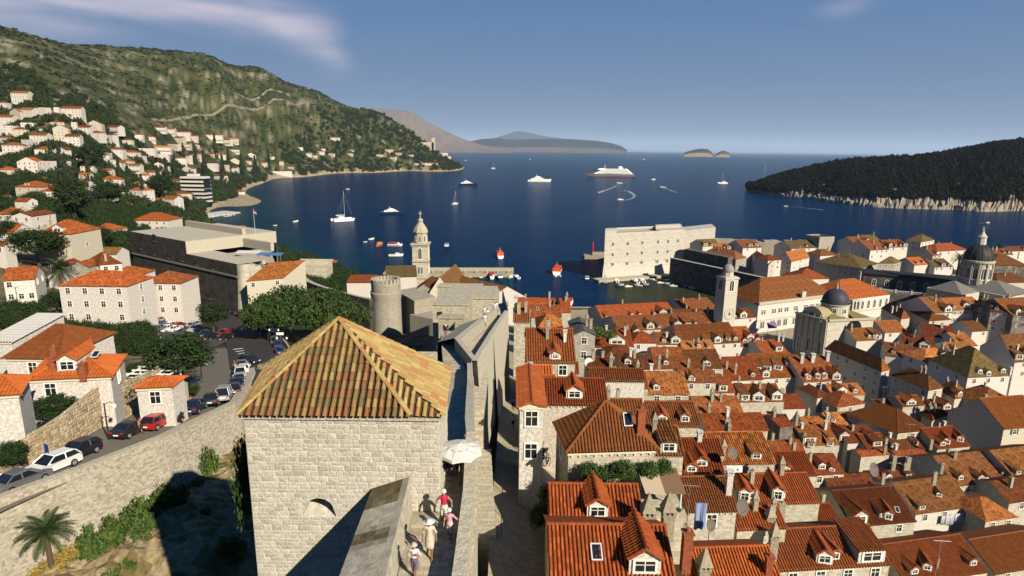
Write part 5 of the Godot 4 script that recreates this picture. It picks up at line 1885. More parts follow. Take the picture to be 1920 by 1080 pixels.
func town_centre() -> void:
	town_house("red roof with white arched dormer window", 42.15,-142.5,50.33,-142.8,41.86,-150.9,22.96,10.9, "gu", 2.18,2,0,0,[2,1,0,0])
	dormer(h,44.34,23.12,-142.9,-.03,1.7,1.2,.52,0,0,false, "", 0)
	town_house("red roof wedge right of the white arched dormer", 50,-142,54.91,-142.2,49.53,-150.9,20.63,9.33, "gu", 2.34,2,0,0,[1,1,0,0])
	town_house("red roof with big white gabled dormer and two white chimney blocks", 56.75,-146.4,69.6,-147.3,56.03,-156.7,16.38,4, "gu", 2.7,2,1,0,[0,0,0,0])
	dormer(h,62.9,16.38,-146.8,-.07,3,1.8,.52,1,0,false, "", 0)
	dormer(h,59.27,16.42,-146.6,-.07,1.1,1.2,.52,1,0,true, "", 0)
	dormer(h,67.1,16.5,-147.3,-.07,1.1,1.2,.52,1,0,true, "", 0)
	chimney(h,57.57,16.59,-146.8,0,1.6,.55,-.07)
	town_house("mottled orange roof with shadowed slot dormers", 37.78,-116.6,47.25,-117.1,37.36,-124.6,26.31,14.16, "gu", 2.08,2,2,0,[0,0,0,0])
	chimney(h,39.97,26.07,-116.3,2,1.5,.55,-.05)
	town_house("red roof strip left of the mottled orange slots", 25.07,-86,28.39,-86.1,24.76,-94.8,37.64,26.36, "gu", 2.29,2,0,1,[1,1,0,0])
	town_house("long red roof with a slot dormer in its middle", 36.78,-106.9,48.47,-107.7,36.28,-114.1,27.16,14.47, "gu", 1.87,2,0,0,[0,0,0,0])
	chimney(h,40.97,27.52,-107.9,0,1.5,.55,-.07)
	town_house("red roof behind the black timber clad shed", 58.33,-129.7,63.9,-130.2,57.77,-136.1,17.31,6.65, "gu", 1.66,2,0,0,[0,0,0,0])
	chimney(h,58.73,17.35,-129.8,2,1.6,.55,-.09)
	chimney(h,65.2,17.59,-130.9,2,2,.55,-.09)
	town_house("small orange roof shed on dark timber walls", 57.53,-122.1,60.8,-123.3,55.68,-127.2,20.96,8.22, "gu", .81,6,0,0,[0,0,0,0])
	town_house("three striped red roofs with grey fronted dormers", 65.5,-128.5,74.8,-129.5,64.4,-138.3,13.56,2.1, "gu", 2.55,2,2,0,[0,0,0,0])
	dormer(h,67.8,13.28,-128.2,-.1,1.5,1.2,.52,2,0,true, "", 0)
	dormer(h,72.4,13.31,-128.8,-.1,1.5,1.2,.52,2,0,true, "", 0)
	chimney(h,66.7,13.96,-129.5,0,2,.55,-.1)
	town_house("dark brown tin roof beside a blue skylight box", 79,-133.2,86.6,-134.3,77.8,-141.6,12,2, "gu", 2.18,0,5,0,[1,1,0,0])
	town_house("brown roof in shade left of the tin roof", 76.1,-134.3,81.8,-135.1,74.9,-142.8,11.5,2, "gu", 2.24,2,5,0,[0,0,0,0])
	town_house("speckled orange roof behind the three striped roofs", 72.7,-141.2,79.9,-142,72.1,-147,12,2, "gu", 1.51,2,2,0,[0,0,0,0])
	chimney(h,79,12.85,-143.5,1,1.6,.55,-.1)
	town_house("speckled orange roof right of the painted green chimney", 79.5,-142.8,86.6,-143.8,78.6,-149.5,12,2, "gu", 1.77,2,2,0,[0,0,0,0])
	chimney(h,79.4,12.33,-143.4,0,1.8,.55,-.14)
	town_house("orange roof sliver below the big white gabled dormer", 71.7,-152.5,78.2,-153.1,70.9,-161.3,12.03,2, "gu", 2.29,0,0,0,[0,0,0,0])
	town_house("big hipped roof house with bare stone end wall and one window", 91,-134.3,99.5,-136.2,84.7,-144.9,14,2, "hv", 4.2,2,8,1,[1,1,0,0])
	town_house("pair of hipped roofs on a dark walled house, nearer one", 85.3,-151.2,94.5,-154.3,84,-159.1,13,2, "hv", 2.43,2,0,0,[1,1,1,0])
	town_house("pair of hipped roofs on a dark walled house, farther one", 82.7,-156.3,87.7,-158.3,80.3,-163.9,13.5,2, "hv", 1.36,2,1,0,[0,0,0,0])
	town_house("mottled hipped roof behind the dark walled pair", 87.2,-157,96.6,-158.3,86.2,-164.3,14,2, "gu", 1.92,2,2,0,[0,0,0,0])
	town_house("row of four big shed dormers with white shutters on one brown roof", 74,-173.4,88.4,-175.7,71.2,-191,12.5,2, "gu", 4.63,0,8,0,[4,1,0,0])
	dormer(h,73.8,13.68,-175.6,-.16,2.6,1.8,.52,8,0,true, "", 0)
	dormer(h,77.1,13.78,-176.4,-.16,2.6,1.8,.52,8,0,true, "", 0)
	dormer(h,80.7,13.79,-177,-.16,2.6,1.8,.52,8,0,true, "", 0)
	dormer(h,86,14.04,-178.3,-.16,4.6,1.9,.52,8,0,true, "", 0)
	town_house("house with yellow shuttered dormers under three white chimneys", 86,-170.9,98.1,-172.8,83.2,-188.2,12.5,2, "gu", 4.58,0,0,0,[4,1,0,1])
	dormer(h,87.4,12.92,-171.9,-.16,1.7,1.6,.52,0,0,false, "yellow", 0)
	dormer(h,90.6,12.92,-172.4,-.16,1.6,1.7,.52,0,0,false, "yellow", 0)
	dormer(h,92.8,12.95,-172.8,-.16,1.6,1.7,.52,0,0,false, "yellow", 0)
	dormer(h,96.9,13.03,-173.6,-.16,1.8,1.7,.52,0,0,false, "yellow", 0)
	chimney(h,88,15.93,-177.9,1,2.6,.9,-.16)
	chimney(h,91.6,16.04,-178.6,1,2.2,.9,-.16)
	chimney(h,96.6,16.12,-179.6,1,2.6,.9,-.16)
	town_house("brown orange roof with two green shuttered dormers", 48.3,-163.7,59.7,-164.7,47.2,-176.7,18.78,6.71, "gu", 3.38,2,1,0,[2,1,0,1])
	dormer(h,49.84,18.82,-164,-.09,1.9,1.3,.52,1,0,false, "green", 0)
	dormer(h,55.22,19.13,-165,-.09,1.9,1.3,.52,1,0,false, "green", 0)
	town_house("orange roof with stepped white wall right of the green shutters", 60.9,-167.2,72.7,-168.4,59.1,-183.5,14.08,2.73, "gu", 4.26,0,0,0,[2,1,0,0])
	chimney(h,63.1,16.23,-171.5,0,2,.55,-.1)
	chimney(h,65.1,15.24,-169.8,2,2,.55,-.1)
	town_house("wide brown roof with three long wedge dormers", 57.9,-198.2,78.6,-202.6,54.2,-215.6,14.55,2, "gu", 4.63,0,8,0,[5,1,0,1])
	dormer(h,66.1,14.86,-200.5,-.21,2.6,1.4,.52,8,0,true, "", 0)
	dormer(h,71.3,14.91,-201.8,-.21,1.4,1.4,.52,8,0,true, "", 0)
	dormer(h,74.2,15.05,-202.6,-.21,1.6,1.4,.52,8,0,true, "", 0)
	town_house("orange speckled roof with a stone chimney under the wide brown roof", 55.4,-189.4,65.9,-190.5,54.6,-197.2,15.64,4.3, "gu", 2.03,2,2,0,[0,0,0,0])
	chimney(h,58.66,16.11,-190.7,2,1.8,.55,-.1)
	town_house("small orange roofs clustered below the clock tower wall", 78.5,-210.6,87.4,-212.2,76.1,-224.2,12,2, "gu", 3.59,2,0,0,[0,0,0,0])
	town_house("paired little orange gables beside the purple awning", 80.3,-208.6,89.6,-210.6,78.1,-219,11,2, "gu", 2.76,0,0,0,[0,0,0,0])
	dormer(h,83.4,11.66,-210.6,-.21,2,1.2,.52,0,0,false, "", 0)
	dormer(h,88.5,11.73,-211.8,-.21,2.2,1.2,.52,0,0,false, "", 0)
	town_house("square white house block with red coping", 86,-201.6,95.4,-203.9,83.5,-211.9,11,2, "gu", 2.76,0,0,0,[1,1,0,0])
	chimney(h,93.9,13.22,-207.9,1,2.4,.55,-.24)
	chimney(h,95.8,13.39,-208.7,1,2.4,.55,-.24)
	town_house("orange roof left of the clock tower foot", 65.6,-234.4,78.5,-236.6,62.9,-250.1,12.38,2, "gu", 3.36,2,0,0,[0,0,0,0])
	chimney(h,68.6,12.59,-235.4,0,1.6,.55,-.17)
	town_house("moss streaked narrow roof against the clock tower", 79.3,-239.5,85,-240.5,76.5,-255.5,11,2, "gu", 3.24,2,3,0,[0,0,0,0])
	town_house("big plain orange arsenal roof left of the clock tower", 73.3,-253.1,88.9,-258.2,67.8,-270.1,12,2, "gu", 3.11,1,4,0,[0,0,0,0])
	town_house("low orange roofed wing joining clock tower and palace", 89.6,-241.7,100.5,-245.2,85.8,-253.5,12,2, "gu", 2.48,0,8,0,[2,1,0,0])
	town_house("long shaded street front with slanting dormers and a lit end wall", 109.7,-173.3,113.2,-175.2,103.6,-194.6,15,2, "hv", 3.5,1,8,0,[1,3,6,0])
	town_house("second shaded street front with a green shuttered roof hut", 114.2,-158.9,119.5,-161,110.9,-170.2,15,2, "hv", 3.2,1,8,0,[1,3,4,0])
	town_house("mossy brown hipped roof with a row of small dormers on its front", 130.2,-166.5,143.9,-168.6,129.3,-182,16,2, "hv", 6.5,0,3,0,[3,1,2,0])
	dormer(h,134.4,16.56,-167.7,.16,1.6,1.4,.84,3,0,false, "", 0)
	dormer(h,136.8,16.01,-167.5,.16,1.6,1.6,.84,3,0,false, "", 0)
	dormer(h,141.9,16.54,-168.8,.16,1.6,1.4,.84,3,0,false, "", 0)
	chimney(h,143.8,16.12,-168.7,1,2,.55,.16)
	town_house("tall gabled house with dark side wall and plain brown slope at the edge", 150.1,-175.1,164.4,-178.5,151.1,-190.5,18,2, "gu", 6,0,8,0,[2,2,0,0])
	chimney(h,152.6,19.99,-178.2,1,2,.55,.23)
	town_house("speckled orange hip with a white square dormer", 128.6,-182.5,141.7,-185.7,126.2,-192.2,15,2, "hu", 2.6,0,2,0,[2,1,1,0])
	dormer(h,136.3,15.36,-185.1,-.24,2.2,1.6,.52,2,0,false, "", 0)
	town_house("orange gable with white triangular end among the brown roofs", 122.2,-192.4,129.2,-189.1,126.9,-202.5,14,2, "gu", 2.91,0,2,0,[0,0,0,0])
	town_house("dark brown shaded roof with a white gable tip", 133.1,-201.7,141.4,-197.2,138.7,-212.3,14,2, "gu", 3.12,0,5,0,[0,0,0,0])
	town_house("dark brown rough roof behind the white gable tip", 146.1,-211.3,154.8,-207.5,151,-222.3,15.02,2, "gu", 3.12,0,5,0,[0,0,0,0])
	town_house("bright orange roof over a white rear wall near the church", 137.2,-218,146.3,-219.9,134.9,-229,14,2, "gu", 2.91,0,2,0,[2,1,0,0])
	town_house("orange roof with a gabled white dormer near the church apse", 122.9,-210.7,133.3,-212.9,120.5,-221.7,13,2, "gu", 2.91,0,2,0,[0,0,0,0])
	dormer(h,130.9,13.03,-212.5,-.21,2.4,1.6,.52,2,0,false, "", 0)
	town_house("low brown hip with a white gable chimney beside the church", 154.3,-236.4,158.8,-238.1,156.3,-253.3,14.22,2.22, "hv", 3,1,8,0,[0,0,0,0])
	chimney(h,150.4,16.88,-236.8,1,2,.55,.38)
	town_house("wide low brown hip right of the white gable chimney", 162.5,-232.1,172.7,-234.9,164.3,-247.7,14.62,2.62, "hv", 4,1,8,0,[0,0,0,0])
	town_house("large orange hipped house with white windowed upper wall", 166.6,-235.5,174.7,-237.2,163,-252.3,17.03,2.65, "gu", 4.47,0,2,0,[2,2,0,0])
	town_house("white fronted house with green shutters right of the large hipped roof", 175.1,-237.9,190.7,-241.2,172.3,-251,17.64,3.12, "gu", 3.48,0,2,0,[6,2,0,0], "grey")
	dormer(h,182.3,18.1,-240.3,-.21,2.4,1.6,.52,2,0,false, "", 0)
	town_house("dark shaded roof beyond the green shuttered front", 188.1,-237.8,194.2,-235.6,192.5,-249.8,18.06,3.9, "gu", 3.33,6,5,0,[3,2,0,0])
	town_house("orange roof at the edge beneath the cathedral wall", 188.3,-224.4,202.9,-227.5,184.6,-241.4,19.28,3.73, "gu", 4.52,6,2,0,[3,2,2,0])
	town_house("shaded beige street front with tall dark windows at the edge", 183.7,-229.6,193.1,-223.1,189,-237.2,19.92,3.69, "gu", 2.39,4,5,0,[4,3,2,0])
	town_house("orange roofed white walled house in front of the shaded beige front", 168.4,-217.2,175.1,-218.6,166.4,-226.6,15.09,2.82, "gu", 2.5,0,8,0,[2,1,0,0])
	town_house("orange ridge with small skylight between brown roofs", 153.1,-201.5,159.6,-202.6,151,-213.3,14.32,2.05, "gu", 3.12,0,2,0,[0,0,0,0])
	town_house("orange roof with white dormer near the right hand rows", 145.8,-195.1,155,-196.7,144.3,-203.8,14.02,2, "gu", 2.29,0,2,0,[0,0,0,0])
	town_house("third shaded front with slanted dormers next to the mossy hip", 121,-157.9,127.4,-160.3,120.8,-166,13,2, "hv", 3,1,8,0,[1,2,3,0])
	dormer(h,123.1,13.21,-159,.36,1.8,1.4,.74,8,0,false, "", 0)
	town_house("brown roof with two small white dormers before the big dark gable", 126.4,-153.1,136,-155.8,122.7,-162.1,13,2, "hv", 3.6,2,8,0,[0,1,3,0])
	dormer(h,132.3,13.57,-155.4,.28,1.4,1.2,.74,8,0,false, "", 0)
	skylight(h,128.6,14.25,-155.2,.28,.74)
	town_house("large house with a dark windowed gable and cream shuttered front", 116.7,-135.5,129,-137.8,110.3,-145.3,15,2, "gu", 5.5,1,8,1,[2,1,0,0], "green")
	town_house("small red hip beside the bare stone wall", 107.2,-146.1,113.2,-149.5,106.2,-148.7,12,2, "hu", 2,2,1,1,[0,0,0,0])
	town_house("bare stone walled house with a flat orange roof", 102,-150.2,108.5,-151.5,100.9,-155.9,14,2, "gu", 1.51,2,8,1,[0,0,0,0])
	town_house("long pair of dormers with white fronts over a low eave", 98.2,-130.7,106.9,-132.4,96.2,-140.8,12,2, "gu", 2.65,2,0,1,[2,1,0,0])
	dormer(h,101.2,12.39,-132.1,-.19,1.5,1.4,.52,0,0,false, "", 1)
	dormer(h,105,12.5,-133.1,-.19,1.5,1.4,.52,0,0,false, "", 1)
	chimney(h,96.6,12.12,-130.7,0,2,.55,-.19)
	town_house("stone house wall with a thin tile ridge, left of two", 79.7,-128.6,86.8,-129.8,79.2,-131.8,11,2, "gu", .48,2,0,0,[0,1,0,0])
	chimney(h,85.6,11.08,-129.8,0,1.8,.55,-.16)
	town_house("stone house wall with a thin tile ridge, right of two", 88,-129,95.7,-130.3,87.5,-132.1,11,2, "gu", .48,2,0,0,[0,1,0,0])
	town_house("striped red roof wedge below the bare stone end wall", 87.2,-131.1,97,-132.8,86,-138.4,11,2, "gu", 1.92,2,0,1,[0,0,0,0])
	town_house("cross lit red roof behind the stone ridge walls", 82.6,-131.7,88.4,-132.6,81.5,-138.6,11.5,2, "gu", 1.82,2,0,1,[0,0,0,0])
	chimney(h,87.5,11.64,-132.7,0,1.6,.55,-.16)
	town_house("orange roofed corner with a television mast cluster", 96.6,-151.3,103.2,-152.4,95.4,-158.1,12,2, "gu", 1.82,0,8,1,[1,1,0,0])
	chimney(h,98.7,12.86,-153.3,0,1.8,.55,-.17)
	town_house("low red roofs under the cathedral side lane", 108.9,-151.3,117.8,-153.1,107.5,-158.2,12,2, "gu", 1.82,2,1,1,[2,1,0,0])

func town_far() -> void:
	town_house("long dark fronted row house with four small dormers", 129.7,-353.5,138.8,-361.3,119,-379.4,17,2, "hv", 4,3,2,0,[2,2,8,0])
	town_house("mossy roofed chapel behind a dark carved gable", 117.4,-377.6,129.8,-382.1,112.9,-390,21,2, "gu", 3.43,0,3,0,[0,0,0,0])
	town_house("red roofed seaside house with a line of little dormers", 140.5,-373,153.5,-377.3,135.8,-387.3,21,2, "gu", 3.9,0,0,0,[2,1,2,0])
	dormer(h,146.4,21.52,-376,-.31,2,1.5,.52,0,0,false, "", 0)
	dormer(h,150.3,21.66,-377.5,-.31,2,1.5,.52,0,0,false, "", 0)
	town_house("small orange roofs by the row house end", 126.2,-376.6,136.2,-379.9,122.5,-388,19,2, "gu", 3.12,2,2,0,[0,0,0,0])
	town_house("tall dark house front with a balcony and sloping orange roof", 142.1,-337.3,148.5,-342.7,149.2,-387.8,17,2, "gv", 2,4,0,0,[1,3,4,0])
	town_house("orange hip with white corner tower", 142.7,-340,151.5,-343.2,139.3,-349.4,19,2, "hu", 2.6,0,0,0,[2,2,0,0])
	town_house("pale gabled house with one shaded and one bright wall", 160.5,-350.2,178.2,-365.9,155.7,-357,17,2.28, "gu", 5,0,2,0,[3,3,2,0])
	town_house("mossy roofed white house by the sea wall", 172.7,-378.7,193.4,-385.5,168,-393.2,20,2.9, "gu", 3.95,0,3,0,[4,1,3,0])
	town_house("flat grey concrete block above white parasols", 192,-384.1,203.2,-387.7,188.3,-395.5,26,3.92, "f", 4.63,3,6,0,[0,0,0,0])
	town_house("orange hipped roof under the concrete block", 183.8,-364.4,196.8,-368.7,180.1,-375.8,18,3.51, "hu", 3.12,0,0,0,[0,0,0,0])
	town_house("long mossy roofed palace with four dormers in a row", 190,-330.8,208.6,-346.5,174.1,-351.1,17,3.21, "hv", 5,3,3,0,[3,2,8,0])
	town_house("tower like shaded block with a bent mossy roof", 207.4,-330,214.1,-335.4,197.8,-329.4,20,4.39, "hv", 3.5,3,3,0,[1,3,3,0])
	town_house("white house with a bright orange roof and lit windows", 212.8,-363.7,226.5,-368.2,207.3,-380.4,22,4.87, "gu", 4.58,0,4,0,[4,2,2,0])
	town_house("orange roof with pale chimney at the sea edge", 209.5,-375.7,224.7,-380.6,205.4,-388.2,24,4.77, "gu", 3.43,0,2,0,[0,0,0,0])
	town_house("mossy topped roof between orange ridges on the sea side", 221.5,-384.1,231.8,-387.5,218.3,-394,25,5.42, "gu", 2.7,0,3,0,[0,0,0,0])
	town_house("red roofs with a small white bellcote by the sea", 226.6,-368.6,240.7,-373.2,222.4,-381.7,23,5.62, "gu", 3.59,0,1,0,[2,1,0,0])
	town_house("tall white house with a mossy hip and shaded side", 252,-378.6,267.2,-389,246.8,-385.1,25,6.84, "hv", 4,0,3,0,[4,4,1,0])
	town_house("wide orange hips right of the tall white house", 255.2,-367.6,279.5,-375.5,250.9,-381,21,7.04, "hu", 3.64,0,0,0,[4,1,0,0])
	town_house("small pink house at the foot of the tall white one", 252.2,-366,258.4,-368,247.5,-380.7,19,6.87, "gu", 4,4,1,0,[2,1,0,0])
	town_house("orange roof patch beside the black palace", 219.3,-331.8,228.9,-334.9,215.6,-343.2,19,5.28, "gu", 3.12,0,4,0,[0,0,0,0])
	town_house("mossy roofed white house in front of the palm garden", 230.2,-331.3,242.6,-334.9,226.7,-343.6,18,5.84, "gu", 3.33,0,3,0,[4,1,0,0])
	town_house("orange hip behind the cathedral dome", 249.8,-317.8,267.3,-314.7,252.9,-335.5,22,6.99, "hu", 4.68,6,8,0,[3,1,0,0])
	town_house("orange peaked roof right of the cathedral transept", 232.1,-290,253.6,-293.8,229.7,-303.7,18,5.98, "hu", 3.64,1,8,0,[0,0,0,0])
	town_house("white cornered roof left of the far palm crown", 273.8,-345.8,285,-347.8,272.1,-355.7,23,8.1, "gu", 2.6,0,0,0,[2,1,0,0])
	town_house("orange roof line at the far right sea edge", 288.8,-353.6,307.5,-356.9,287.3,-361.8,24,8.87, "gu", 2.18,0,0,0,[2,1,0,0])

func suburb_near() -> void:
	suburb_house("nearest orange hipped house with white dormer and brick chimneys behind the lane wall", -47.95,-57.75,-40.6,-59.02,-50.48,-64,55.13,47.45, "hu", 1.34,0,4,1,[2,1,0,1])
	dormer(h,-44.91,55.49,-59.15,.17,1.9,1.4,.4,4,0,false, "", 1)
	chimney(h,-46.49,55.68,-59.36,3,1.2,.6,.17)
	chimney(h,-43.02,55.17,-58.69,3,1.3,.65,.17)
	chimney(h,-46.99,56.12,-60.4,3,1.5,.5,.17)
	skylight(h,-43.57,56.22,-61.2,.17,.4)
	suburb_house("low orange roof with a stone wing left of the nearest hipped house", -57.95,-67.1,-51.91,-67.1,-57.95,-77.1,54.04,45.51, "hu", 2.6,0,4,1,[1,1,0,0])
	suburb_house("pale ashlar corner house by the lane lamp with a small orange hip", -46.09,-49.02,-42.56,-49.95,-48.2,-52.93,56.94,49.77, "hu", 1.11,0,4,1,[0,1,0,0])
	suburb_house("flat white roofed shed at the picture edge", -63.2,-70.7,-60,-70.7,-63.2,-79.7,54.86,45.87, "su", 1.08,0,9,1,[0,0,0,0])
	suburb_house("small orange pavilion with a white slatted pergola and stone gatehouse", -38.36,-59.42,-35.04,-59.96,-38.45,-62,53.73,47.76, "hu", .65,0,4,1,[1,1,0,0])
	suburb_house("big white house by the car park with a recessed balcony corner", -97.9,-130,-83.2,-130,-97.9,-140,48.22,34.11, "hu", 2.5,0,4,0,[4,3,2,1])
	suburb_house("square white tower house beside the car park", -94.7,-153.3,-84.4,-153.3,-94.7,-162.5,43.78,29.76, "p", 2.39,0,4,0,[3,4,1,0])
	suburb_house("white shed roofed link between the two car park houses", -94,-146.3,-90.3,-146.3,-94,-152.5,43.41,32.52, "gu", 1.61,0,4,0,[1,1,0,0])
	suburb_house("white walled house with a dark shaded side and chimneyed hip", -115.7,-170.2,-111.3,-172.9,-123.1,-175.6,45.04,33.57, "p", 3.2,0,4,0,[2,1,2,0])
	chimney(h,-114.9,46.28,-171.8,0,1.6,.55,.56)
	suburb_house("orange gable house with a white outside stair at the edge", -118.8,-140.8,-113.4,-143.2,-122.4,-148.8,46.82,37.48, "gu", 2.29,0,4,0,[3,2,0,2])
	suburb_house("cream fronted mansion with chimneys and a broken hip", -140.7,-181.1,-130.9,-181.1,-140.7,-195.1,52.05,35.53, "hu", 3.64,1,4,0,[2,2,1,1])
	dormer(h,-135,52.57,-182.1,0,3,1.4,.52,4,0,false, "", 0)
	chimney(h,-138.9,52.91,-182.8,0,1.5,.55,0)
	chimney(h,-138.5,53.82,-184.5,0,1.8,.55,0)
	suburb_house("pale blue walled house right of the cream mansion", -148.2,-204.8,-143.6,-204.8,-148.2,-211.4,47.49,36.51, "gu", 1.72,0,4,0,[2,1,0,1])
	suburb_house("large white institute with paired orange hips above the dark fort", -218.8,-353.5,-198,-353.5,-218.8,-369.5,35.7,17.93, "hu", 4.16,0,4,0,[5,2,2,1])
	suburb_house("low orange roofs among trees left of the institute", -183.3,-265.4,-172.7,-265.4,-183.3,-275.4,41.84,28.54, "hu", 2.6,0,4,0,[2,1,1,0])
	suburb_house("grey stone gable house with a white patch among the palms", -122.7,-167.7,-117.4,-167.7,-122.7,-176.7,44.98,34.97, "gv", 1.38,3,4,0,[1,1,0,1])
	suburb_house("white gable house with an orange slope left of the palm", -124.6,-162.1,-121,-162.1,-124.6,-170.1,46.02,37.91, "gv", .93,0,4,0,[1,1,0,1])
	suburb_house("low long orange roof below the cream mansion", -144,-202.8,-131.9,-202.8,-144,-209.8,42.5,30.59, "gu", 1.82,0,7,0,[3,1,0,0])
	suburb_house("red hipped roof tucked by the fort wall", -120.1,-179,-110.3,-179,-120.1,-187,40.35,28.92, "hu", 2.08,0,4,0,[0,0,0,0])
	suburb_house("cream gabled villa with balcony and awnings at the far left", -178.1,-219.1,-171.1,-219.1,-178.1,-231.1,52.96,41.85, "gv", 1.23,0,4,0,[2,2,0,2])
	suburb_house("hipped cream villa with two round roof eyes", -270.8,-338.9,-256.3,-338.9,-270.8,-350.9,54.98,42.21, "hu", 3.12,1,4,0,[3,2,1,1])
	chimney(h,-266.3,55.99,-340.8,1,.8,.55,0)
	chimney(h,-264.6,56.01,-340.9,1,.8,.55,0)
	suburb_house("tall pale house with crenel like roof dormers between cypresses", -272.1,-380,-262.3,-380,-272.1,-394.6,52.52,38.48, "gu", 3.8,0,4,0,[3,3,0,1])
	dormer(h,-268.2,52.79,-380.5,0,2.5,1.5,.52,4,0,false, "", 0)
	suburb_house("orange cottage among gardens at the left edge", -209.5,-250.7,-203.9,-250.7,-209.5,-260.7,49.92,42.51, "hu", 2.6,0,4,0,[2,1,0,1])
	suburb_house("white stepped house under a thin red roof at the left edge", -153.4,-182.4,-148.6,-182.4,-153.4,-190.4,52.18,43.47, "gu", 2.08,0,4,0,[2,1,0,2])
	suburb_house("sunny orange corner house half out of the picture", -145.5,-168.1,-139.9,-168.1,-145.5,-171.7,50.63,42.84, "gu", .94,0,4,0,[2,1,0,1])

func suburb_far() -> void:
	hillside_house(GROUP_0+ROW_0,-614,-767.8,116.1,11.52,9.21,.07, "hu", 3,0,0)
	hillside_house("cream gable fronted house, second"+ROW_1,-570.6,-731.2,103.9,15.89,11,-.26, "gv", 3,1,2)
	hillside_house("broad white gabled house, third"+ROW_1,-606.4,-788.1,126.2,19.65,11,.07, "gu", 4,0,4)
	hillside_house("white gabled house, fourth"+ROW_1,-558.7,-732.1,106.4,17.12,11,-.14, "gu", 3,0,2)
	hillside_house("white flat roofed house, fifth"+ROW_1,-537.9,-729.3,108.3,9.74,7.79,-.14, "f", 3,0,6)
	hillside_house("small white flat roofed house, sixth"+ROW_1,-534.3,-747.1,112.8,5,4,.17, "f", 2,0,6)
	hillside_house("broad white gabled house, rightmost"+ROW_0,-521.4,-753.2,106.6,21.4,11,.17, "gu", 4,0,4)
	hillside_house(GROUP_0+ROW_2,-518.8,-645.3,77.5,13.05,10.44,-.26, "hu", 2,0,0)
	hillside_house("white gabled house, second"+ROW_3,-570.3,-715,97.4,15.57,11,.07, "gu", 3,0,4)
	hillside_house("white flat roofed house, third"+ROW_3,-541.9,-679.4,86.5,13.7,10.96,.17, "f", 3,0,6)
	hillside_house("cream hipped house, fourth"+ROW_3,-515.5,-662.5,83.1,12.26,9.81,.38, "hu", 3,1,0)
	hillside_house("white flat roofed house, fifth"+ROW_3,-528.4,-691.5,93.1,11.6,9.28,.38, "f", 2,0,6)
	hillside_house("white gabled house, sixth"+ROW_3,-480,-639.7,80,16.16,11,.07, "gu", 2,0,2)
	hillside_house("white gabled house, seventh"+ROW_3,-501.3,-676.4,90.7,9.08,7.26,-.14, "gu", 1,0,8)
	hillside_house("white hipped house, eighth"+ROW_3,-505.2,-700.6,98.1,9.97,7.98,-.14, "hu", 1,0,0)
	hillside_house("cream gable fronted house, ninth"+ROW_3,-462.3,-648.4,81.4,13.1,10.48,.38, "gv", 4,1,4)
	hillside_house("white gabled house, tenth"+ROW_3,-446.5,-641.1,76.2,12.97,10.38,.28, "gu", 3,0,8)
	hillside_house("small white flat roofed house, eleventh"+ROW_3,-487.7,-706.2,91.7,5,4,.28, "f", 3,0,6)
	hillside_house("white gabled house, twelfth"+ROW_3,-490.3,-724.5,90.4,14.6,11,.07, "gu", 2,0,0)
	hillside_house("broad white hipped house, thirteenth"+ROW_3,-484,-728.4,84.6,18.38,11,-.14, "hu", 2,0,4)
	hillside_house("cream gable fronted house, fourteenth"+ROW_3,-507.5,-770.4,93.2,15.51,11,.28, "gv", 3,1,0)
	hillside_house("white hipped house, fifteenth"+ROW_3,-492.7,-772.9,80.2,10.41,8.33,-.26, "hu", 3,0,0)
	hillside_house("broad white gabled house, sixteenth"+ROW_3,-530.3,-840.2,94.1,18.33,11,-.26, "gu", 2,0,4)
	hillside_house("cream hipped house, rightmost"+ROW_2,-513.3,-841.3,77.8,12.05,9.64,.28, "hu", 2,1,4)
	hillside_house("white flat roofed house, leftmost"+ROW_4,-464.9,-574.1,63.3,9.73,7.78,.17, "f", 2,0,6)
	hillside_house(GROUP_1+ROW_5,-470.7,-593.8,66.9,17.08,11,.28, "hu", 3,0,8)
	hillside_house("white flat roofed house, third"+ROW_5,-479.4,-623.8,74.7,14.74,11,-.26, "f", 2,0,6)
	hillside_house("white gable fronted house, fourth"+ROW_5,-373,-482.1,55.02,13.96,11,.17, "gv", 3,0,4)
	hillside_house("white flat roofed house, fifth"+ROW_5,-466.7,-615.3,73.8,12.46,9.97,-.26, "f", 2,0,6)
	hillside_house("white hipped house, sixth"+ROW_5,-424.3,-568.5,66.7,12.03,9.62,.38, "hu", 2,0,8)
	hillside_house("white flat roofed house, seventh"+ROW_5,-357.7,-479.7,54.89,10.62,8.5,-.14, "f", 3,0,6)
	hillside_house("white flat roofed house, eighth"+ROW_5,-376.3,-521,60,11.5,9.2,.17, "f", 1,0,6)
	hillside_house("white gable fronted house, ninth"+ROW_5,-408.9,-569.1,66.4,12.04,9.63,-.14, "gv", 2,0,0)
	hillside_house("small white hipped house, tenth"+ROW_5,-359.3,-499.6,56.59,5,4,.17, "hu", 1,0,0)
	hillside_house("white gable fronted house, eleventh"+ROW_5,-395.6,-574.9,62.2,11.7,9.36,.17, "gv", 2,0,0)
	hillside_house("white gable fronted house, twelfth"+ROW_5,-434,-641.4,70,13.55,10.84,.07, "gv", 1,0,2)
	hillside_house("white gabled house, thirteenth"+ROW_5,-356.9,-525.1,53.97,9.83,7.87,.17, "gu", 2,0,8)
	hillside_house("white hipped house, fourteenth"+ROW_5,-429.1,-655,63.5,15.53,11,.28, "hu", 2,0,0)
	hillside_house("white gable fronted house, fifteenth"+ROW_5,-407.7,-640.1,53.31,15.23,11,.17, "gv", 2,0,2)
	hillside_house("white hipped house, sixteenth"+ROW_5,-463.2,-734.4,66.2,14.91,11,.17, "hu", 2,0,8)
	hillside_house("cream hipped house, seventeenth"+ROW_5,-447.1,-725.4,56.23,12.31,9.85,.17, "hu", 1,1,4)
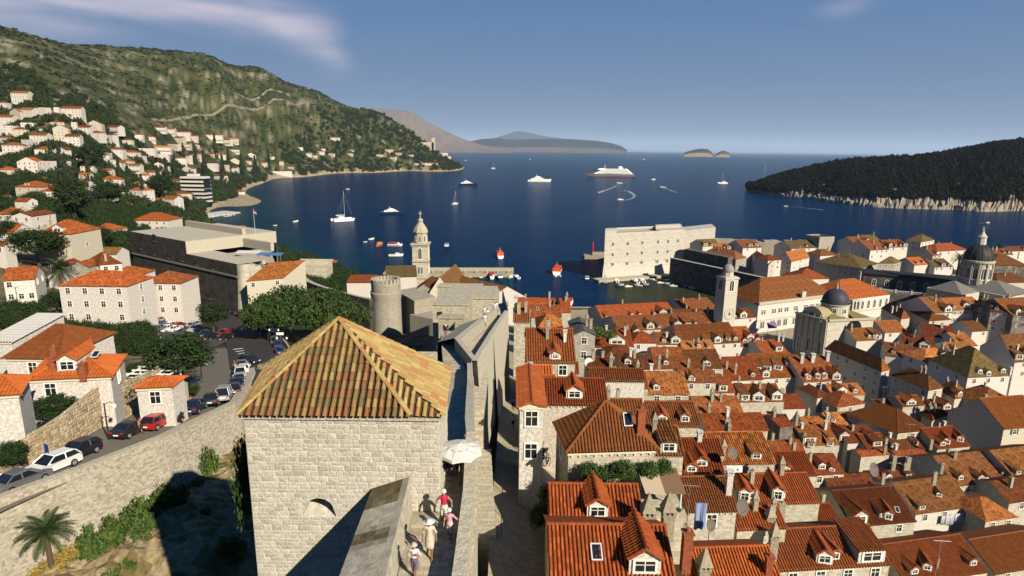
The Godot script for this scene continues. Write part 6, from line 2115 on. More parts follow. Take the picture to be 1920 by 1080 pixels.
	hillside_house("white hipped house, rightmost"+ROW_4,-473.5,-777.3,62.5,17.11,11,.07, "hu", 2,0,0)
	hillside_house("small white gabled house, leftmost"+ROW_6,-238.5,-287.9,49.7,6.69,5.36,.17, "gu", 1,0,8)
	hillside_house("cream hipped house, second"+ROW_7,-360.6,-445.7,53.21,10.65,8.52,.28, "hu", 2,1,4)
	hillside_house("white hipped house, third"+ROW_7,-327,-415.1,50.46,10.3,8.24,.07, "hu", 1,0,4)
	hillside_house("small white gabled house, fourth"+ROW_7,-204.7,-258,45.18,6.04,4.83,-.14, "gu", 3,0,4)
	hillside_house("small white gabled house, fifth"+ROW_7,-241.4,-309.7,46.93,8.01,6.4,.38, "gu", 1,0,4)
	hillside_house("small white hipped house, sixth"+ROW_7,-328.2,-435.3,50.4,8.93,7.14,.38, "hu", 1,0,2)
	hillside_house("small white hipped house, seventh"+ROW_7,-248.4,-333.3,43.84,8.33,6.67,.17, "hu", 3,0,4)
	hillside_house("small cream gabled house, eighth"+ROW_7,-286.1,-413.1,44.03,6.74,5.39,.38, "gu", 2,1,0)
	hillside_house("small cream hipped house, ninth"+ROW_7,-261.8,-377,41.52,5,4,-.26, "hu", 2,1,4)
	hillside_house("small cream gabled house, tenth"+ROW_7,-324.4,-472.8,49.18,7.67,6.14,.07, "gu", 2,1,4)
	hillside_house("white hipped house, eleventh"+ROW_7,-285.2,-427,42.28,9.16,7.33,.28, "hu", 2,0,2)
	hillside_house("small cream gabled house, twelfth"+ROW_7,-359.1,-552.7,49.19,8.48,6.78,.07, "gu", 2,1,2)
	hillside_house("small white gabled house, thirteenth"+ROW_7,-261.3,-398.9,38.56,8.59,6.87,.07, "gu", 2,0,2)
	hillside_house("white hipped house, fourteenth"+ROW_7,-324.9,-503.8,44.12,15.51,11,.28, "hu", 2,0,4)
	hillside_house("small white flat roofed house, fifteenth"+ROW_7,-293.6,-466,38.83,5.6,4.48,-.14, "f", 1,0,6)
	hillside_house("small white hipped house, rightmost"+ROW_6,-262.8,-420.8,35.46,5,4,.07, "hu", 1,0,8)
	hillside_house("white gabled house, leftmost"+ROW_8,-433.3,-717.1,48.2,12.2,9.76,.07, "gu", 2,0,2)
	hillside_house(GROUP_1+ROW_9,-473,-788.9,58.41,16.04,11,.07, "hu", 2,0,0)
	hillside_house("broad white flat roofed house, third"+ROW_9,-518,-887.2,66.4,25.49,11,.17, "f", 2,0,6)
	hillside_house("white gable fronted house, fourth"+ROW_9,-482.5,-853.2,45.77,13.05,10.44,.38, "gv", 2,0,2)
	hillside_house("broad white gabled house, fifth"+ROW_9,-563.6,-1006.9,68.4,30.61,11,.28, "gu", 2,0,2)
	hillside_house("white flat roofed house, sixth"+ROW_9,-535.4,-960.1,57.8,17.88,11,.28, "f", 2,0,6)
	hillside_house("small cream flat roofed house, seventh"+ROW_9,-489.2,-884.4,41.76,7.52,6.02,.17, "f", 2,1,6)
	hillside_house("broad cream flat roofed house, eighth"+ROW_9,-603.3,-1115.9,73.2,24.47,11,-.26, "f", 2,1,6)
	hillside_house("white hipped house, ninth"+ROW_9,-552.5,-1046.3,47.64,15.97,11,.38, "hu", 3,0,4)
	hillside_house("broad cream gabled house, tenth"+ROW_9,-627.6,-1204.4,74,22.34,11,.17, "gu", 2,1,2)
	hillside_house("white gabled house, eleventh"+ROW_9,-574.2,-1106.2,50.61,11.25,9,-.14, "gu", 3,0,0)
	hillside_house("white gable fronted house, twelfth"+ROW_9,-523.4,-1006.4,35.46,17.12,11,-.14, "gv", 2,0,2)
	hillside_house("white hipped house, thirteenth"+ROW_9,-648.6,-1291,76.1,10.88,8.71,.17, "hu", 1,0,4)
	hillside_house("broad cream hipped house, fourteenth"+ROW_9,-598.9,-1187.3,52.74,18.09,11,-.26, "hu", 3,1,2)
	hillside_house("cream hipped house, fifteenth"+ROW_9,-632.7,-1313.3,58.01,17.77,11,-.26, "hu", 1,1,2)
	hillside_house("broad white flat roofed house, sixteenth"+ROW_9,-577,-1192.7,35.05,26.34,11,.07, "f", 3,0,6)
	hillside_house("broad white hipped house, seventeenth"+ROW_9,-632.5,-1357.3,53.09,22.97,11,.07, "hu", 2,0,4)
	hillside_house("cream flat roofed house, eighteenth"+ROW_9,-587.6,-1272.4,30.37,14.05,11,-.14, "f", 3,1,6)
	hillside_house("broad white hipped house, nineteenth"+ROW_9,-647.6,-1458.4,63.6,22.17,11,.07, "hu", 2,0,8)
	hillside_house("white gabled house, twentieth"+ROW_9,-581.1,-1302.8,24.02,16.62,11,.07, "gu", 3,0,4)
	hillside_house("broad cream gable fronted house, far along"+ROW_8,-620.2,-1400.4,43.37,21.36,11,.38, "gv", 1,1,2)
	hillside_house("white hipped house, far along"+ROW_8,-620.9,-1466.5,40.84,12.43,9.94,-.14, "hu", 1,0,4)
	hillside_house("white hipped house, rightmost"+ROW_8,-590.4,-1407.4,22.47,15.55,11,-.26, "hu", 3,0,8)
	hillside_house(GROUP_0+ROW_10,-560,-945.7,86.5,12.72,10.18,.28, "hu", 2,0,8)
	hillside_house(GROUP_1+ROW_11,-586.4,-1026.2,84.1,11.23,8.98,.38, "hu", 2,0,4)
	hillside_house("broad white gabled house, third"+ROW_11,-644.8,-1152.3,102.9,25.12,11,.17, "gu", 2,0,4)
	hillside_house("broad white gabled house, fourth"+ROW_11,-654.1,-1205.7,98.4,20.24,11,.17, "gu", 3,0,0)
	hillside_house("broad cream gabled house, fifth"+ROW_11,-636.6,-1202.1,82.8,20.24,11,-.14, "gu", 3,1,8)
	hillside_house("broad white gabled house, sixth"+ROW_11,-656.1,-1248.5,91.2,35.68,11,.28, "gu", 4,0,4)
	hillside_house("broad cream gabled house, seventh"+ROW_11,-664.1,-1309,87.8,22.02,11,.28, "gu", 3,1,4)
	hillside_house("broad white gabled house, eighth"+ROW_11,-680.8,-1432.3,89.3,43.37,11,.28, "gu", 4,0,4)
	hillside_house("broad white gabled house, ninth"+ROW_11,-671.8,-1469.2,82.7,32.16,11,-.14, "gu", 3,0,8)
	hillside_house("broad cream gabled house, rightmost"+ROW_10,-670.2,-1513.5,85.5,25.48,11,.38, "gu", 3,1,2)
	hillside_house(GROUP_0+ROW_12,-362.9,-597.6,38.07,11.24,9,-.26, "hu", 1,0,2)
	hillside_house(GROUP_1+ROW_13,-291.1,-481.2,34.41,13.24,10.59,-.26, "hu", 3,0,4)
	hillside_house("white gabled house, third"+ROW_13,-411.7,-696.9,38.62,9.51,7.61,.28, "gu", 2,0,2)
	hillside_house("white hipped house, fourth"+ROW_13,-361.5,-614.1,31.89,14.21,11,.38, "hu", 1,0,4)
	hillside_house("broad white hipped house, fifth"+ROW_13,-433.5,-745.5,39.72,19.06,11,.07, "hu", 2,0,4)
	hillside_house("white gabled house, sixth"+ROW_13,-306.7,-530.6,27.82,11.87,9.5,.17, "gu", 1,0,2)
	hillside_house("white hipped house, seventh"+ROW_13,-384.2,-675.2,26.88,10.99,8.8,.17, "hu", 2,0,8)
	hillside_house("white gabled house, eighth"+ROW_13,-315.6,-568.2,20.52,13.71,10.97,-.26, "gu", 3,0,4)
	hillside_house("white gabled house, ninth"+ROW_13,-455,-840.2,28.17,17.22,11,-.26, "gu", 1,0,0)
	hillside_house("broad cream hipped house, tenth"+ROW_13,-392.6,-731.8,16.02,25.13,11,.38, "hu", 2,1,4)
	hillside_house("broad cream hipped house, eleventh"+ROW_13,-523.1,-1108.4,16.87,24.58,11,-.26, "hu", 3,1,8)
	hillside_house("white hipped house, rightmost"+ROW_12,-442.1,-1003.9,2.62,17.2,11,.38, "hu", 1,0,4)
	hillside_house("broad white gable fronted house, leftmost"+ROW_14,-636.5,-1529.4,48.25,20.71,11,.28, "gv", 3,0,0)
	hillside_house("white gabled house, second"+ROW_15,-632.4,-1587.5,30.3,17.51,11,.07, "gu", 2,0,4)
	hillside_house("white hipped house, third"+ROW_15,-658.2,-1703.4,48.26,14.41,11,-.26, "hu", 1,0,4)
	hillside_house("broad white flat roofed house, fourth"+ROW_15,-599.3,-1617.2,5.61,55.05,11,.38, "f", 3,0,6)
	hillside_house("cream hipped house, fifth"+ROW_15,-622,-1687.5,29.27,11.45,9.16,.38, "hu", 3,1,2)
	hillside_house("white hipped house, sixth"+ROW_15,-597.7,-1686.1,21.15,14.31,11,.28, "hu", 1,0,4)
	hillside_house("broad white flat roofed house, seventh"+ROW_15,-623,-1842.8,72.7,18.65,11,.38, "f", 1,0,6)
	hillside_house("broad white hipped house, eighth"+ROW_15,-605.1,-1855.7,53.01,18.82,11,.07, "hu", 2,0,2)
	hillside_house("white hipped house, ninth"+ROW_15,-600.5,-1904.8,46.28,16.11,11,.38, "hu", 2,0,4)
	hillside_house("broad white hipped house, tenth"+ROW_15,-610.3,-1991.7,58.19,26.91,11,.17, "hu", 2,0,0)
	hillside_house("white hipped house, eleventh"+ROW_15,-612.9,-2035.8,69.6,13.74,10.99,.38, "hu", 1,0,0)
	hillside_house("broad white hipped house, twelfth"+ROW_15,-587.1,-2026.4,51.54,20.55,11,-.14, "hu", 2,0,2)
	hillside_house("broad white hipped house, rightmost"+ROW_14,-604.8,-2128.1,102.8,42.92,11,.17, "hu", 2,0,0)
	hillside_house("broad white hipped house, leftmost"+ROW_16,-542.4,-2085.3,51.46,21.14,11,.07, "hu", 2,0,0)
	hillside_house(GROUP_1+ROW_17,-543.1,-2125,66.8,14.34,11,.38, "hu", 1,0,4)
	hillside_house("broad white hipped house, third"+ROW_17,-465.6,-2196.7,51.24,25.98,11,.17, "hu", 1,0,4)
	hillside_house("broad cream hipped house, fourth"+ROW_17,-448.6,-2263.6,65.7,34.37,11,.07, "hu", 2,1,8)
	hillside_house("broad white gabled house, fifth"+ROW_17,-425.8,-2219.6,36.77,22.54,11,-.26, "gu", 3,0,8)
	hillside_house("broad cream hipped house, sixth"+ROW_17,-419,-2287.9,54.65,23.19,11,-.14, "hu", 2,1,4)
	hillside_house("white hipped house, seventh"+ROW_17,-378.4,-2322.8,50.98,15.7,11,-.26, "hu", 1,0,4)
	hillside_house("white flat roofed house, eighth"+ROW_17,-347.2,-2242.9,18.65,11.41,9.13,-.26, "f", 2,0,6)
	hillside_house("broad white hipped house, ninth"+ROW_17,-298.1,-2245.3,19.15,57.09,11,.28, "hu", 2,0,4)
	hillside_house("broad white flat roofed house, tenth"+ROW_17,-290.6,-2570.3,47.43,47.77,11,.17, "f", 4,0,6)
	hillside_house("broad cream flat roofed house, rightmost"+ROW_16,-273.9,-2596.3,36.6,35.13,11,.38, "f", 3,1,6)

func left_trees() -> void:
	tree(GROUP_2, "big dark round tree beside the curved road", -41.97,46.72,-74.3,4.86,8.77, "round", .3,GROUP_3)
	tree(GROUP_2, "dense dark tree between the two white car park houses", -88.8,36.81,-135.6,4.39,8.45, "round", .3,GROUP_3)
	tree(GROUP_2, "rounded tree on the traffic island by the parked cars", -71.1,33.73,-141.4,4.46,8.83, "round", .3,GROUP_3)
	tree("pine_tree", "umbrella pine nearest the round wall tower", -44,27.48,-152.5,7.59,14.5, "pine", .3,GROUP_3)
	tree("pine_tree", "tall umbrella pine beside the fort gate", -52.61,32.24,-141.8,9.6,15.46, "pine", .3,GROUP_3)
	tree("pine_tree", "umbrella pine between the road lamps and the fort", -55.6,34.15,-135.6,5.51,11.58, "pine", .3,GROUP_3)
	tree("pine_tree", "umbrella pine behind the other pines near the moat bridge", -59.35,23.61,-184,9.92,13.88, "pine", .3,GROUP_3)
	tree(GROUP_2, "dark tree at the lane corner under the street lamp", -41.02,51.03,-46.46,1.59,3.34, "round", .3,GROUP_3)
	tree(GROUP_2, "tree leaning over the lane wall by the red cloth", -45.54,50.01,-57.57,2.42,3.95, "round", .3,GROUP_3)
	tree(GROUP_2, "large shade tree behind the lane wall, beside the pergola", -44.69,48.61,-64,3.56,4.37, "round", .3,GROUP_3)
	tree(GROUP_2, "garden tree left of the ashlar corner house wall", -50.44,49.9,-61.6,1.72,3.6, "round", .3,GROUP_3)
	tree(GROUP_2, "tree crown between ashlar house and the nearest hipped house", -44.55,49.56,-59.18,2.48,3.48, "round", .3,GROUP_3)
	tree(GROUP_2, "dark green tree at the pergola end by the lane gate", -39.75,47.23,-71.4,1.52,2.49, "round", .3,GROUP_3)
	tree(GROUP_2, "hedge like tree under the car park edge, left part", -79.8,40.14,-113.1,5.63,4.3, "round", .3,GROUP_3)
	tree(GROUP_2, "hedge like tree under the car park edge, right part", -74.2,39.24,-114.7,4.16,5.46, "round", .3,GROUP_3)
	tree(GROUP_2, "light green garden tree right of the nearest hipped house", -53.26,44.95,-83.4,1.99,3.21, "round", .3,GROUP_3)
	tree(GROUP_2, "tree screening the garage left of the car park", -102,39.91,-126.9,3.42,5.99, "round", .3,GROUP_3)
	tree(GROUP_2, "shadowy tree beside the balcony house", -104.3,38.29,-136.9,3.68,7.74, "round", .3,GROUP_3)
	tree(GROUP_2, "bushy tree in front of the cream mansion", -136,42.57,-174.4,8.45,12.9, "round", .3,GROUP_3)
	tree(GROUP_2, "tree at the cream mansion garden corner", -152.4,46.08,-185.1,4.86,10.2, "round", .3,GROUP_3)
	tree(GROUP_2, "tall trees between institute and cream mansion", -180.3,41.3,-254,8.84,25.52, "round", .3,GROUP_3)
	tree(GROUP_2, "wooded clump left of the institute", -247.2,36.8,-378.6,11.44,20.58, "round", .3,GROUP_3)
	tree(GROUP_2, "tree clump below the institute roofs", -160,37.79,-235.8,7.22,9.74, "round", .3,GROUP_3)
	tree(GROUP_2, "tree beside the dark fort corner", -167.6,31.5,-262.6,5.75,12.08, "round", .3,GROUP_3)
	tree(GROUP_2, "tree in the gardens under the striped hotel", -327.1,23.14,-578.9,14.94,31.38, "round", .3,GROUP_3)
	tree(GROUP_2, "tree by the beach terrace of the hotel", -326.9,13.63,-609.8,10.52,16.57, "round", .3,GROUP_3)
	tree(GROUP_2, "clump above the white hillside houses", -353.4,51.98,-526.9,13.47,28.28, "round", .3,GROUP_3)
	tree(GROUP_2, "tree at the garden wall of the gabled villa", -234.3,45.71,-304.6,5.25,11.03, "round", .3,GROUP_3)
	tree("bush_tree", "small tree on the sea edge beside the fort", -136,4.76,-382.8,8.41,9.89, "bush", .3,GROUP_3)
	tree("cypress_tree", "slim dark cypress among the hillside houses, left of a pair of tall ones", -346.8,53.93,-481.5,3.28,25.84, "cypress", .05,GROUP_4)
	tree("cypress_tree", "slim dark cypress among the hillside houses, tallest of the upper ones", -322.5,49.7,-452.4,2.71,22.32, "cypress", .05,GROUP_4)
	tree("cypress_tree", "slim dark cypress among the hillside houses, right of the upper pair", -362.4,56.53,-519.5,2.65,20.87, "cypress", .05,GROUP_4)
	tree("cypress_tree", "slim dark cypress among the hillside houses, above the striped hotel, left", -622.9,49.12,-1319.1,6.7,52.77, "cypress", .05,GROUP_4)
	tree("cypress_tree", "slim dark cypress among the hillside houses, above the striped hotel, middle", -536,26.58,-1090.3,6.5,43.87, "cypress", .05,GROUP_4)
	tree("cypress_tree", "slim dark cypress among the hillside houses, above the striped hotel, right", -512.9,12.14,-1107.9,6.62,49.66, "cypress", .05,GROUP_4)
	tree("cypress_tree", "slim dark cypress among the hillside houses, in the garden slope centre", -286.8,32.13,-481.9,2.9,23.95, "cypress", .05,GROUP_4)
	tree("cypress_tree", "slim dark cypress among the hillside houses, low on the terraces", -264.8,40.16,-393.5,2.71,17.78, "cypress", .05,GROUP_4)
	tree("cypress_tree", "slim dark cypress among the hillside houses, left of the hotel gardens", -381.1,25.83,-671.5,4.03,30.22, "cypress", .05,GROUP_4)
	tree("cypress_tree", "slim dark cypress among the hillside houses, above the bay road, left", -588.6,28.16,-1300.6,6.63,46.42, "cypress", .05,GROUP_4)
	tree("cypress_tree", "slim dark cypress among the hillside houses, above the bay road, middle", -569.6,16.75,-1318.6,7.86,47.15, "cypress", .05,GROUP_4)
	tree("cypress_tree", "slim dark cypress among the hillside houses, above the bay road, right", -576.5,13.14,-1403.8,7.17,45.17, "cypress", .05,GROUP_4)
	tree("cypress_tree", "slim dark cypress among the hillside houses, nearest the bay beach", -622.6,17.83,-1601.7,8.17,51.44, "cypress", .05,GROUP_4)
	tree("cypress_tree", "slim dark cypress among the hillside houses, behind the hotel roof", -573.8,43.2,-1137.6,4.83,36.48, "cypress", .05,GROUP_4)
	tree("cypress_tree", "slim dark cypress among the hillside houses, behind the white flats", -576.5,53.21,-1102.1,4.67,29.4, "cypress", .05,GROUP_4)
	tree("cypress_tree", "slim dark cypress among the hillside houses, on the upper terraces", -383.5,60.6,-522.5,2.66,21.42, "cypress", .05,GROUP_4)
	tree("cypress_tree", "slim dark cypress among the hillside houses, beside the middle terraces", -324.1,48.32,-477.7,2.86,21.42, "cypress", .05,GROUP_4)
	tree("cypress_tree", "slim dark cypress among the hillside houses, leftmost of all", -388.9,57.5,-506.9,2.15,15.38, "cypress", .05,GROUP_4)
	tree("cypress_tree", "slim dark cypress among the hillside houses, under the middle terraces", -366,44.67,-581.8,2.98,22.94, "cypress", .05,GROUP_4)
	tree("cypress_tree", "slim dark cypress among the hillside houses, beside the orange cottage", -316.6,37.81,-512.9,3.08,22.16, "cypress", .05,GROUP_4)
	tree("cypress_tree", "slim dark cypress among the hillside houses, in front of the hotel gardens", -426.5,26.77,-770.8,4.61,34.6, "cypress", .05,GROUP_4)
	tree("cypress_tree", "slim dark cypress among the hillside houses, right beside the hotel", -453.8,10.32,-934.6,5.6,33.61, "cypress", .05,GROUP_4)
	tree("cypress_tree", "slim dark cypress among the hillside houses, left behind the hotel", -488.8,34.68,-907.6,4.64,29.22, "cypress", .05,GROUP_4)
	palm("palm in front of the grey gable house", -120.5,39.64,-161.3,4.47,5.73)
	palm("palm beside the gabled villa with awnings", -208.1,45.61,-263.7,4.57,5.48)
	palm("palm rising behind the cream mansion garden", -180.6,43.54,-224.4,4.89,8.14)
	palm("palm in the gardens below the gabled villa", -201.2,44.85,-261.1,4.24,5.43)

func far_lands() -> void:
	var rows := []
	rows.append([.3765,1303.6,1363.6,6,6])
	rows.append([.3843,1269.6,1329.6,6,6])
	rows.append([.4088,1162.7,1305.5,21.78,6])
	rows.append([.4433,1112.9,1322.9,34.86,9])
	rows.append([.4779,1067.2,1336,46.11,9])
	rows.append([.5301,983.6,1332.2,59.07,9])
	rows.append([.5823,921.1,1320.1,65.4,9])
	rows.append([.6341,900.1,1320.1,68.3,9])
	rows.append([.6686,895.4,1315.4,75.3,9])
	rows.append([.7116,891.7,1311.7,86.7,9])
	rows.append([.7551,862.8,1282.8,97.4,9])
	rows.append([.7978,875.8,1295.8,103.6,9])
	rows.append([.8318,897,1317,103.5,9])
	rows.append([.8829,921.4,1341.4,100.5,9])
	rows.append([.9426,938.5,1358.5,95.1,9])
	rows.append([1.0111,947.4,1367.4,76.1,9])
	island("wooded_island", rows,_c(.40,.34,.26),_c(.008,.009,.005),9000,7.0, "isle", 3)
	rows = []
	rows.append([-.2691,13000,14800,994.5,20])
	rows.append([-.2193,13000,14800,967.2,20])
	rows.append([-.1903,13000,14800,960.1,20])
	rows.append([-.1695,13000,14800,928,20])
	rows.append([-.1530,13000,14800,847.6,20])
	rows.append([-.1366,13000,14800,683.6,20])
	rows.append([-.1117,13000,14800,508.1,20])
	rows.append([-.0867,13000,14800,343.7,20])
	rows.append([-.0615,13000,14800,214.9,20])
	rows.append([-.0362,13000,14800,122,20])
	rows.append([-.0025,13000,14800,60.7,18.21])
	island("far_mountain_ridge", rows,_c(.2,.16,.13),_c(.22,.17,.13),0,1.0, "isle", 4)
	rows = []
	rows.append([-.0489,30000,32500,383.1,20])
	rows.append([-.0279,30000,32500,656.3,20])
	rows.append([-.0070,30000,32500,875.7,20])
	rows.append([.0072,30000,32500,1012.8,20])
	rows.append([.0223,30000,32500,939.1,20])
	rows.append([.0434,30000,32500,788.2,20])
	rows.append([.0728,30000,32500,666.5,20])
	rows.append([.1064,30000,32500,599.1,20])
	rows.append([.1318,30000,32500,449,20])
	rows.append([.1573,30000,32500,271.9,20])
	island("far_blue_hump", rows,_c(.05,.06,.06),_c(.045,.055,.05),0,1.0, "isle", 4)
	rows = []
	rows.append([-.0994,19000,19900,123,18])
	rows.append([-.0783,19000,19900,258.3,18])
	rows.append([-.0531,19000,19900,377.8,18])
	rows.append([-.0279,19000,19900,415.9,18])
	rows.append([-.0069,19000,19900,371.8,18])
	rows.append([.0309,19000,19900,396.5,18])
	rows.append([.0728,19000,19900,414,18])
	rows.append([.1064,19000,19900,397.1,18])
	rows.append([.1317,19000,19900,370.2,18])
	rows.append([.1528,19000,19900,309.8,18])
	rows.append([.1699,19000,19900,215.8,18])
	rows.append([.1794,19000,19900,103.6,18])
	island("far_wooded_peninsula", rows,_c(.12,.10,.08),_c(.02,.03,.02),0,1.0, "isle", 4)
	rows = []
	rows.append([.2698,9500,9760,60.3,18.1])
	rows.append([.2772,9500,9760,85.2,25.57])
	rows.append([.2879,9500,9760,110.5,30])
	rows.append([.2971,9500,9760,123.5,30])
	rows.append([.3073,9500,9760,112.6,30])
	rows.append([.3127,9500,9760,73.1,21.92])
	rows.append([.3155,9500,9760,41.23,12.37])
	island("far_rocky_islet", rows,_c(.30,.24,.19),_c(.06,.06,.04),0,1.0, "isle", 4)
	rows = []
	rows.append([.3197,9000,9200,43.77,13.13])
	rows.append([.3261,9000,9200,82.3,24])
	rows.append([.3310,9000,9200,98,24])
	rows.append([.3370,9000,9200,83.4,24])
	rows.append([.3424,9000,9200,53.7,16.11])
	island("far_small_islet", rows,_c(.30,.24,.19),_c(.1,.09,.06),0,1.0, "isle", 4)
	var trs := []
	for i in 130:
		var b := rng.randf_range(-.10,.10)
		var d := rng.randf_range(19150.0,19480.0)
		trs.append(Transform3D(Basis().scaled(v3(rng.randf_range(14,40),rng.randf_range(10,22),16)),v3(b*d,(d - 19000.0)*.45+rng.randf_range(0,25),-d)))
	var bm := BoxMesh.new()
	var g := Node3D.new(); g.name = "far_town"; g.set_meta("kind", "stuff"); add_child(g)
	many(bm, "distant_houses", flat(_c(.5,.42,.36),.9),g,trs)

func moat_side() -> void:
	var t := thing("retaining_wall", "long battered stone wall between the curving lane and the moat", "wall", v3(-39.91,46.4,-36.75))
	var pts: Array = [v3(-39.91,52.4,-36.75),v3(-38.23,52,-41.65),v3(-35.8,51.6,-46.78),v3(-33.48,50.67,-54.37),v3(-32.34,48.67,-67.6),v3(-36.35,46.24,-80.6),v3(-40.72,43.7,-92.7)]
	var wm := MB.new()
	var stones := []
	var cop := MB.new()
	for i in pts.size() - 1:
		var a: Vector3 = pts[i]; var b: Vector3 = pts[i+1]
		var d := b - a; d.y = 0
		var out_ := d.cross(Vector3.UP).normalized()
		var ln := d.length()
		var oa: Vector3 = out_ if i == 0 else ((pts[i+1] - pts[i - 1])*v3(1,0,1)).cross(Vector3.UP).normalized()
		var ob: Vector3 = out_ if i == pts.size() - 2 else ((pts[i+2] - pts[i])*v3(1,0,1)).cross(Vector3.UP).normalized()
		var ab := a+oa*1.3 - v3(0,7.5,0); var bb := b+ob*1.3 - v3(0,7.5,0)
		wm.quad(ab,bb,b,a,_c(.42,.38,.29))
		wm.quad(a - out_*.55 - v3(0,1.6,0),b - out_*.55 - v3(0,1.6,0),b - out_*.55,a - out_*.55,_c(.42,.38,.29))
		cop.obox(a - out_*.6,b - a,v3(0,.12,0),out_*.7,jit(_c(.45,.41,.32),.05))
		var U := (bb - ab).normalized()
		var Y := (a - ab).normalized()
		stones.append_array(stone_field(ab,U,Y,U.cross(Y).normalized()*(1.0 if U.cross(Y).dot(out_) > 0 else -1.0),ln,func(_x): return 7.4,.19,.045,4))
	put(wm, "wall_core", M.stone,t)
	put(cop, "coping", M.stone,t)
	lay_stones(stones,stone_mats([_c(.43,.40,.325),_c(.37,.34,.27),_c(.47,.44,.37),_c(.31,.28,.22)]),t,t.position,0)
	t = thing("garden_wall", "rough yellow stone garden wall along the lane with a ragged top", "wall", v3(-41.94,51.37,-43.05))
	pts = [v3(-41.94,51.37,-43.05),v3(-41.06,51.08,-48.34),v3(-40.97,50.5,-52.66),v3(-41.87,49.62,-58.43),v3(-41.95,49.26,-60.5),v3(-42.2,48.68,-63.7),v3(-42.51,47.62,-69.9),v3(-43.72,46.55,-76.3)]
	var hs := [2,2.4,3.2,4.2,5,4,4,4.2]
	wm = MB.new()
	stones = []
	for i in pts.size() - 1:
		var a: Vector3 = pts[i] - v3(0,.5,0); var b: Vector3 = pts[i+1] - v3(0,.5,0)
		var U := (b - a).normalized()
		var out_ := U.cross(Vector3.UP).normalized()
		var ha: float = hs[i]+.5; var hb: float = hs[i+1]+.5
		wm.quad(a,b,b+v3(0,hb,0),a+v3(0,ha,0),_c(.4,.33,.22))
		wm.quad(a - out_*.5,b - out_*.5,b - out_*.5+v3(0,hb,0),a - out_*.5+v3(0,ha,0),_c(.4,.33,.22))
		wm.quad(a+v3(0,ha,0),b+v3(0,hb,0),b - out_*.5+v3(0,hb,0),a - out_*.5+v3(0,ha,0),_c(.42,.36,.25))
		var ln := (b - a).length()
		stones.append_array(stone_field(a,U,Vector3.UP,out_,ln,func(x): return lerpf(ha,hb,x/ln)+.15+.25*sin(x*3.1),.3,.09,4,.5))
	put(wm, "wall_core", M.stone,t)
	lay_stones(stones,stone_mats([_c(.46,.37,.24),_c(.40,.31,.19),_c(.5,.42,.3),_c(.34,.26,.16)]),t,t.position,0)
	drape("lane", [Vector2(-41.48,41.57),Vector2(-39.62,46.46),Vector2(-38.19,53.64),Vector2(-37.54,64.4),Vector2(-40.36,79.5),Vector2(-45.84,95.5),Vector2(-56.21,119.6)],7.5,_c(.20,.18,.145),M.asphalt,.18)
	drape("road", [Vector2(-33.54,83.3),Vector2(-41.94,99.6),Vector2(-52.54,121.6),Vector2(-62.8,141.8),Vector2(-78.4,168.3),Vector2(-91.7,186.7),Vector2(-105.6,202.7),Vector2(-116.8,211.9)],11.0,_c(.055,.053,.05),M.asphalt,.2)
	drape("pavement", [Vector2(-33.3,91.2),Vector2(-44.68,118.4),Vector2(-58.74,148.5),Vector2(-74.4,175.4),Vector2(-89.2,196.1),Vector2(-102.9,210.2),Vector2(-113.6,218.3)],2.6,_c(.32,.29,.24),M.asphalt,.32)
	drape("car_park", [Vector2(-91.3,120.7),Vector2(-86.3,126.1),Vector2(-80.5,131.4),Vector2(-75,135.4),Vector2(-66,130.8),Vector2(-62.9,131.5)],34.0,_c(.10,.095,.085),M.asphalt,.15,10)
	drape("hill_road", [Vector2(-676,1192.5),Vector2(-719,1359.3),Vector2(-745.6,1532.8),Vector2(-733.8,1652.6),Vector2(-755.3,1878.9),Vector2(-718.2,1971.1),Vector2(-723.3,2211.9)],5.0,_c(.23,.205,.15),M.stone,.8)
	drape("hill_road", [Vector2(-774,1801.7),Vector2(-765.1,1950.5),Vector2(-738.1,2008.5),Vector2(-748.3,2156.8)],5.0,_c(.23,.205,.15),M.stone,.8)
	var cr := MB.new()
	cr.obox(v3(-55.69,38.26,-118),v3(.93,-.5,-2.23),v3(0,.02,0),v3(0,0,.5),_c(.62,.61,.57))
	cr.obox(v3(-53.84,38.82,-115),v3(.63,-.49,-2.13),v3(0,.02,0),v3(0,0,.5),_c(.62,.61,.57))
	cr.obox(v3(-52.07,39.36,-112.1),v3(.35,-.46,-2),v3(0,.02,0),v3(0,0,.5),_c(.62,.61,.57))
	cr.obox(v3(-50.38,39.89,-109.3),v3(.1,-.43,-1.86),v3(0,.02,0),v3(0,0,.5),_c(.62,.61,.57))
	cr.obox(v3(-48.77,40.39,-106.7),v3(-.12,-.38,-1.69),v3(0,.02,0),v3(0,0,.5),_c(.62,.61,.57))
	cr.obox(v3(-47.23,40.86,-104.2),v3(-.32,-.33,-1.5),v3(0,.02,0),v3(0,0,.5),_c(.62,.61,.57))
	struct(cr, "crossing_marking", M.plain)
	t = thing("road_parapet", "low pale stone parapet curving along the road below the dark fort", "wall", v3(-30.55,42.23,-86.7))
	pts = [v3(-30.55,42.23,-86.7),v3(-38.86,38.92,-105.9),v3(-48.55,35.24,-127.4),v3(-60.3,31.64,-150.7),v3(-75.1,28.56,-174.8),v3(-92.5,25.71,-199.7),v3(-108.2,23.61,-217.2),v3(-117.9,23.32,-222.9)]
	wm = MB.new()
	for i in pts.size() - 1:
		for k in 4:
			var a: Vector3 = (pts[i] as Vector3).lerp(pts[i+1],k/4.0); var b: Vector3 = (pts[i] as Vector3).lerp(pts[i+1],(k+1)/4.0)
			wm.obox(a - v3(0,.6,0),b - a,v3(0,1.7,0),v3(.4,0,.3),jit(_c(.46,.42,.33),.05))
	put(wm, "masonry", M.stone,t)
	car("hatch", "white", "white hatchback on the lane facing the camera beside a blue sign", -38.55,51.12,-47.41,-1.85,.09,GROUP_5)
